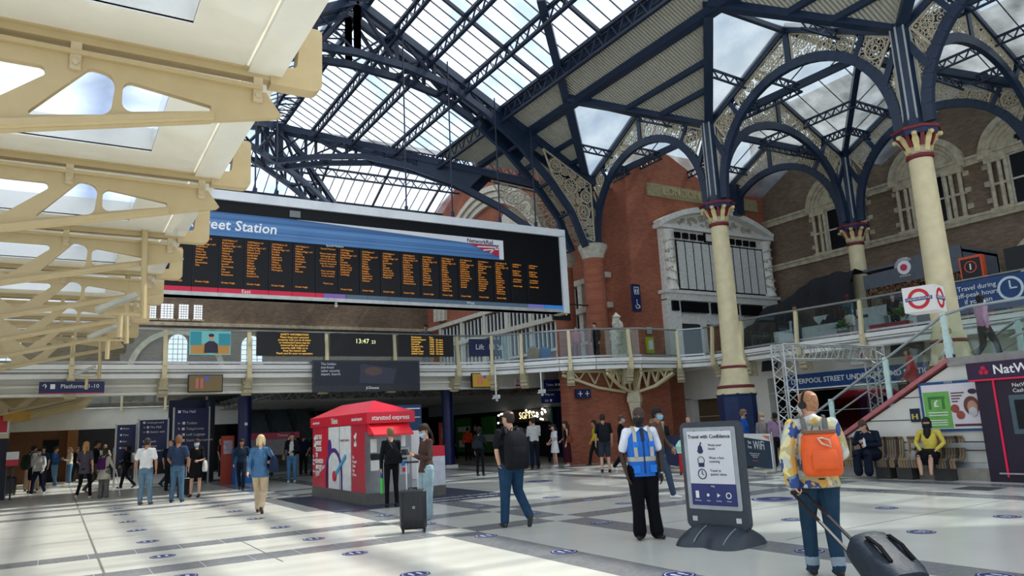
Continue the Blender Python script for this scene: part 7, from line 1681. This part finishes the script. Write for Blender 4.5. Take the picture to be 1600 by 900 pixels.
# ---------- centre-right distance
A('person in a bright orange-red top seen from behind by the green hoarding', 17.72, 33.63, 35, 1.64, 'tan', ('short', '#1a1512'), '#d8401c', 'long', '#121317', 'trousers', '#111111')
A('person in navy standing left of the orange-red top', 18.0, 35.9, 60, 1.62, 'tan', ('bob', '#14110f'), '#141c30', 'long', '#14161c', 'trousers', '#111111', walk(1))
A('person in dark green standing right of the orange-red top', 19.35, 35.84, 205, 1.76, 'pale', ('short', '#4a3626'), '#22281f', 'long', '#1a1b1e', 'trousers', '#111111')
r, *_ = A('woman in a dark coat and black trousers with a grey shoulder bag, standing alone', 12.22, 22.36, 50, 1.62, 'pale', ('bob', '#15110f'), '#1b2428', 'long', '#0f1013', 'leggings', '#0e0e10', {'elR': (.2, .1, 1.15), 'wrR': (.1, .28, 1.2)}, 1.02, True)
shoulder_bag(r, 'dark grey shoulder bag of the woman standing alone', '#23282c', (-.02, -.17, 1.05), (.1, .15, .13), (.1, -.08, 1.45))
A('bald man in a purple shirt and jeans facing the shops', 16.2, 25.3, 40, 1.77, 'pale', ('bald', '#555555'), '#3a2f48', 'long', '#31405a', 'trousers', '#4a3426', None, 1.1)
A('man in a white shirt and black trousers with folded arms', 15.15, 23.49, 15, 1.86, 'pale', ('short', '#1e1612'), '#b9b9b4', 'long', '#14161c', 'trousers', '#101114', {'elR': (.22, .06, 1.16), 'wrR': (-.02, .2, 1.22), 'elL': (-.22, .06, 1.16), 'wrL': (.04, .2, 1.18)}, 1.0)
A('woman in a black V-neck dress and mask facing the camera', 18.0, 26.6, 205, 1.66, 'pale', ('bob', '#1a1411'), '#0f0f11', 'long', '#0f0f11', 'trousers', '#111111', mask='#111113', female=True)
A('woman in a short white dress standing in profile', 16.12, 23.58, 280, 1.59, 'pale', ('long', '#2a1c16'), '#dedede', 'short', '#dedede', 'dress', '#e0e0de', {'elR': (.2, .06, 1.15), 'wrR': (.12, .24, 1.0), 'elL': (-.2, .06, 1.15), 'wrL': (-.12, .24, 1.0)}, .95, True, flare=.02)
r, *_ = A('woman in a black top and long burgundy skirt', 16.55, 23.4, 300, 1.68, 'pale', ('long', '#3a221a'), '#141315', 'none', '#3c1420', 'skirt', '#d8d8d4', {'hemz': .16, 'wrR': (.1, .22, 1.0), 'elR': (.2, .05, 1.12)}, .95, True)
shoulder_bag(r, 'brown leather shoulder bag of the woman in the burgundy skirt', '#7a3a24', (-.24, -.1, 1.02), (.12, .06, .13), (-.14, -.02, 1.43))
r, *_ = A('man in a yellow jacket walking by the brick pier', 17.3, 22.6, 300, 1.67, 'tan', ('short', '#1c1512'), '#b5a022', 'long', '#15161a', 'trousers', '#101012', walk(1))
r, *_ = A('man in a black T-shirt and grey shorts walking away', 14.89, 19.01, 30, 1.83, 'pale', ('short', '#2e2119'), '#1a1b1f', 'short', '#2e3640', 'shorts', '#141416', {'ankR': (.12, .0, .09), 'ankL': (-.12, -.08, .1)}, 1.05)
backpack(r, 'black rucksack on the man in grey shorts', '#1c1d21', .32, .5, .18, 1.2, 1.03)
A('man in black with a mask striding right in white trainers', 15.69, 19.1, 130, 1.77, 'pale', ('short', '#5a3a26'), '#111215', 'short', '#121317', 'trousers', '#dadad6', {**walk(1), 'elR': (.2, .1, 1.15), 'wrR': (.15, .3, 1.2)}, 1.05, mask='#8fc0d8')
r, *_ = A('white-haired woman in a striped white top behind the navy banner', 17.2, 19.0, 75, 1.66, 'pale', ('bob', '#d0cabb'), '#c4c4c0', 'long', '#22252c', 'trousers', '#c9c9c5', None, 1.1, True)
for lab, x_, y_, hc, kd, skn in (('grey curly-haired head just above the poster stand, left of two', 18.0, 20.2, '#77706a', 'messy', 'pale'), ('dark curly-haired person seen over the poster stand', 17.3, 18.9, '#3a3430', 'messy', 'pale'), ('bald man seen over the poster stand, right of the curly-haired person', 17.8, 18.2, '#777777', 'bald', 'pale')):
    A(lab, x_, y_, 200, 1.6, skn, (kd, hc), '#26282c', 'long', '#1c1e22', 'trousers', '#111111')
A('man in a bright blue jacket and dark mask queueing near the wall', 17.9, 15.95, 130, 1.75, 'pale', ('short', '#7a5c40'), '#1a4f9c', 'long', '#20242c', 'trousers', '#16171a', None, 1.12, mask='#1d2a48')
A('blonde woman in a grey-beige top and mask in the queue', 18.3, 15.6, 190, 1.6, 'pale', ('long', '#a88c5e'), '#8a8480', 'long', '#2a2c30', 'trousers', '#16171a', None, 1.05, True, mask='#c4c4c4')
r, *_ = A('person in a lilac-pink top seen from behind in the queue', 18.55, 15.3, 60, 1.62, 'brown', ('cropped', '#15110f'), '#9a7f98', 'long', '#1a1c22', 'trousers', '#16171a', None, 1.12)
shoulder_bag(r, 'black crossbody bag of the person in the lilac top', '#141416', (.24, -.05, .95), (.11, .06, .12), (-.1, -.02, 1.47))
suitcase('black suitcase between the WiFi barrier and the lattice tower', 17.5, 14.2, .4, '#17181b', .38, .25, .55, .4)
A('person in a blue top behind the lattice tower', 18.9, 14.6, 300, 1.6, 'pale', ('bob', '#5a4432'), '#1f3f6e', 'long', '#20242c', 'trousers', '#16171a')
rs_ = suitcase('bright red soft suitcase behind the poster stand', 15.35, 15.95, .5, '#a8101c', .42, .26, .6, 0)
b = MB(); b.loft([((-.05, 0, .0), .2, .12), ((0, 0, .02), .22, .13), ((0, 0, .2), .22, .13), ((0, 0, .22), .18, .1)], 24, e=5); o = b.build('mint_box', mh('mint', '#a6d2bf', .5), None, True); o.location = (15.3, 15.95, .7); o.rotation_euler = (0, radians(-22), .5); tag(o, 'pale mint case resting on top of the red suitcase', 'bag')
# ---------- seated people
sitp = lambda: {'sit': 1, 'hipR': (.1, 0, .0), 'hipL': (-.1, 0, 0), 'kneeR': (.13, .42, .03), 'kneeL': (-.13, .42, .03), 'ankR': (.12, .44, -.37), 'ankL': (-.12, .44, -.37), 'shR': (.2, -.03, .5), 'shL': (-.2, -.03, .5), 'neck': (0, .0, .54), 'headc': (0, .03, .71)}
pz = sitp(); pz.update({'neck': (0, .12, .53), 'headc': (0, .22, .66), 'shR': (.21, .05, .47), 'shL': (-.21, .05, .47), 'elR': (.3, .12, .25), 'wrR': (.08, .3, .3), 'elL': (-.3, .14, .22), 'wrL': (-.1, .36, .22), 'gripL': 1})
r, J, HR, s, SC = A('heavy man in navy sitting slumped on the striped bench, head bowed', 16.2, 10.75, 262, 1.75, 'pale', ('long', '#4a3426'), '#141d2e', 'long', '#141b2a', 'wide', '#1c1f26', pz, 1.28, near=True, tilt=-28, z=.55)
b = MB(); b.tube([(-.1, .44, .2), (-.1, .45, .36)], .028, 12); b.tube([(-.1, .45, .36), (-.1, .452, .39)], .014, 10); o = b.build('drink_bottle', mh('bottle', '#c9ced0', .3)); o.location = r.location; o.rotation_euler = r.rotation_euler; tag(o, 'small bottle in the hand of the seated man in navy', 'bottle')
pz = sitp(); pz.update({'elR': (.3, .0, .26), 'wrR': (.16, .2, .12), 'elL': (-.3, .02, .26), 'wrL': (-.18, .2, .12), 'kneeR': (.12, .45, .0), 'kneeL': (-.12, .45, 0), 'ankR': (.1, .5, -.39), 'ankL': (-.1, .5, -.39)})
r, J, HR, s, SC = A('woman in a yellow sweater and black headscarf sitting on the striped bench', 16.15, 9.3, 258, 1.66, 'pale', ('bob', '#0e0d0f'), '#cdb94e', 'long', '#0e0f14', 'shorts', '#c9c4bc', pz, 1.08, True, mask='#15151a', near=True, z=.55)
b = MB(); b.loft([((0, .1, .36), .03, .03), ((0, .1, .46), .08, .06), ((0, .05, .58), .075, .08), ((0, .03, .64), .07, .09)], 14); b.xf(SC); b.build('neck_scarf', mh('scarf black', '#111116', .8), r, True)
b = MB(); b.loft([((0, .28, -.2), .2, .2), ((0, .26, -.05), .2, .26), ((0, .2, .1), .17, .2), ((0, 0, .14), .15, .12)], 18); b.xf(SC); b.build('long_skirt', cloth('#0e0f14'), r, True)
shoulder_bag(r, 'black and cream handbag on the bench beside the woman in yellow', '#8f8a80', (.3, .1, .0), (.12, .08, .1), (.26, .05, .2))
# ---------- stairs and balcony people
A('person in a red coat coming down the stairs', 18.6, 10.9, 330, 1.62, 'tan', ('bob', '#2a1c14'), '#a02530', 'long', '#3a2228', 'trousers', '#1a1a1c', walk(1), 1.1, z=1.47, flare=.05, hem=.8)
A('person in white farther up the stairs, bent forward', 19.0, 10.1, 330, 1.6, 'pale', ('bob', '#a08a5a'), '#d8d8d6', 'long', '#3a3c40', 'trousers', '#1a1a1c', walk(1), 1.05, z=1.95)
A('man in a pink shirt and white mask walking right on the landing', 19.3, 9.35, 122, 1.72, 'dark', ('cropped', '#120f0e'), '#b88aa4', 'long', '#2a3034', 'trousers', '#16171a', walk(1), 1.05, mask='#c9d8e0', z=2.5)
r, *_ = A('person in a dark jacket and jeans filming from the balcony', 24.4, 18.6, 232, 1.66, 'tan', ('bob', '#2e211a'), '#2a2426', 'long', '#22384e', 'trousers', '#16171a', {'elR': (.2, .1, 1.2), 'wrR': (.07, .24, 1.5), 'elL': (-.2, .1, 1.2), 'wrL': (-.07, .24, 1.5)}, 1.05, z=4.06)
A('woman with long maroon hair and a pale skirt on the balcony, seen from behind', 24.1, 16.1, 55, 1.62, 'tan', ('long', '#4a1a1e'), '#2c3a38', 'long', '#a8a49c', 'skirt', '#cfcfca', {'hemz': .5}, 1.0, True, z=4.06)
A('person with grey hair sitting at the cafe counter on the balcony', 24.9, 14.9, 232, 1.45, 'pale', ('short', '#77706a'), '#20262a', 'long', '#22242a', 'trousers', '#16171a', None, 1.05, z=4.06)
A('person in pink standing behind the glass at the bridge end', 18.2, 24.6, 205, 1.5, 'pale', ('bob', '#2a1c14'), '#b06a72', 'long', '#8a5a62', 'trousers', '#16171a', z=4.06)
A('person in black leaning by the brick pier behind the balcony glass', 18.9, 24.2, 260, 1.6, 'pale', ('short', '#1a1412'), '#141518', 'long', '#14161a', 'trousers', '#16171a', z=4.06)
A('person in a grey shirt leaning on the bridge rail above the right screen', 12.6, 27.2, 205, 1.75, 'tan', ('short', '#15110f'), '#4a5052', 'short', '#20242a', 'trousers', '#16171a', z=4.06)
A('worker in a yellow-green vest at the top of the far stairs', 10.0-.9, 43.0, 205, 1.7, 'tan', ('short', '#1a1412'), '#a9b83a', 'long', '#20242a', 'trousers', '#16171a', z=3.66)

bpy.data.scenes.remove(TMP)
GR = {'person': 'people in the station', 'floor sticker': 'round floor stickers', 'column': 'cream iron columns', 'arch': 'fretwork arcade arches', 'roof truss': 'iron roof trusses', 'directory board': 'navy directory boards', 'bench': 'striped slatted benches', 'suitcase': 'suitcases', 'rucksack': 'rucksacks worn by passengers', 'pier': 'red brick piers', 'pillar': 'bridge pillars', 'floodlight': 'hanging floodlight poles', 'advert screen': 'advert screens on the bridge', 'screen': 'black screens', 'camera': 'hanging cameras', 'barrier': 'banner barriers', 'totem': 'orange and red totems', 'bag': 'bags carried by passengers', 'plant': 'potted plants on the balcony', 'canopy': 'cream platform canopies'}
for o in C.objects:
    c_ = o.get('category')
    if c_ in GR and not o.get('group'): o['group'] = GR[c_]
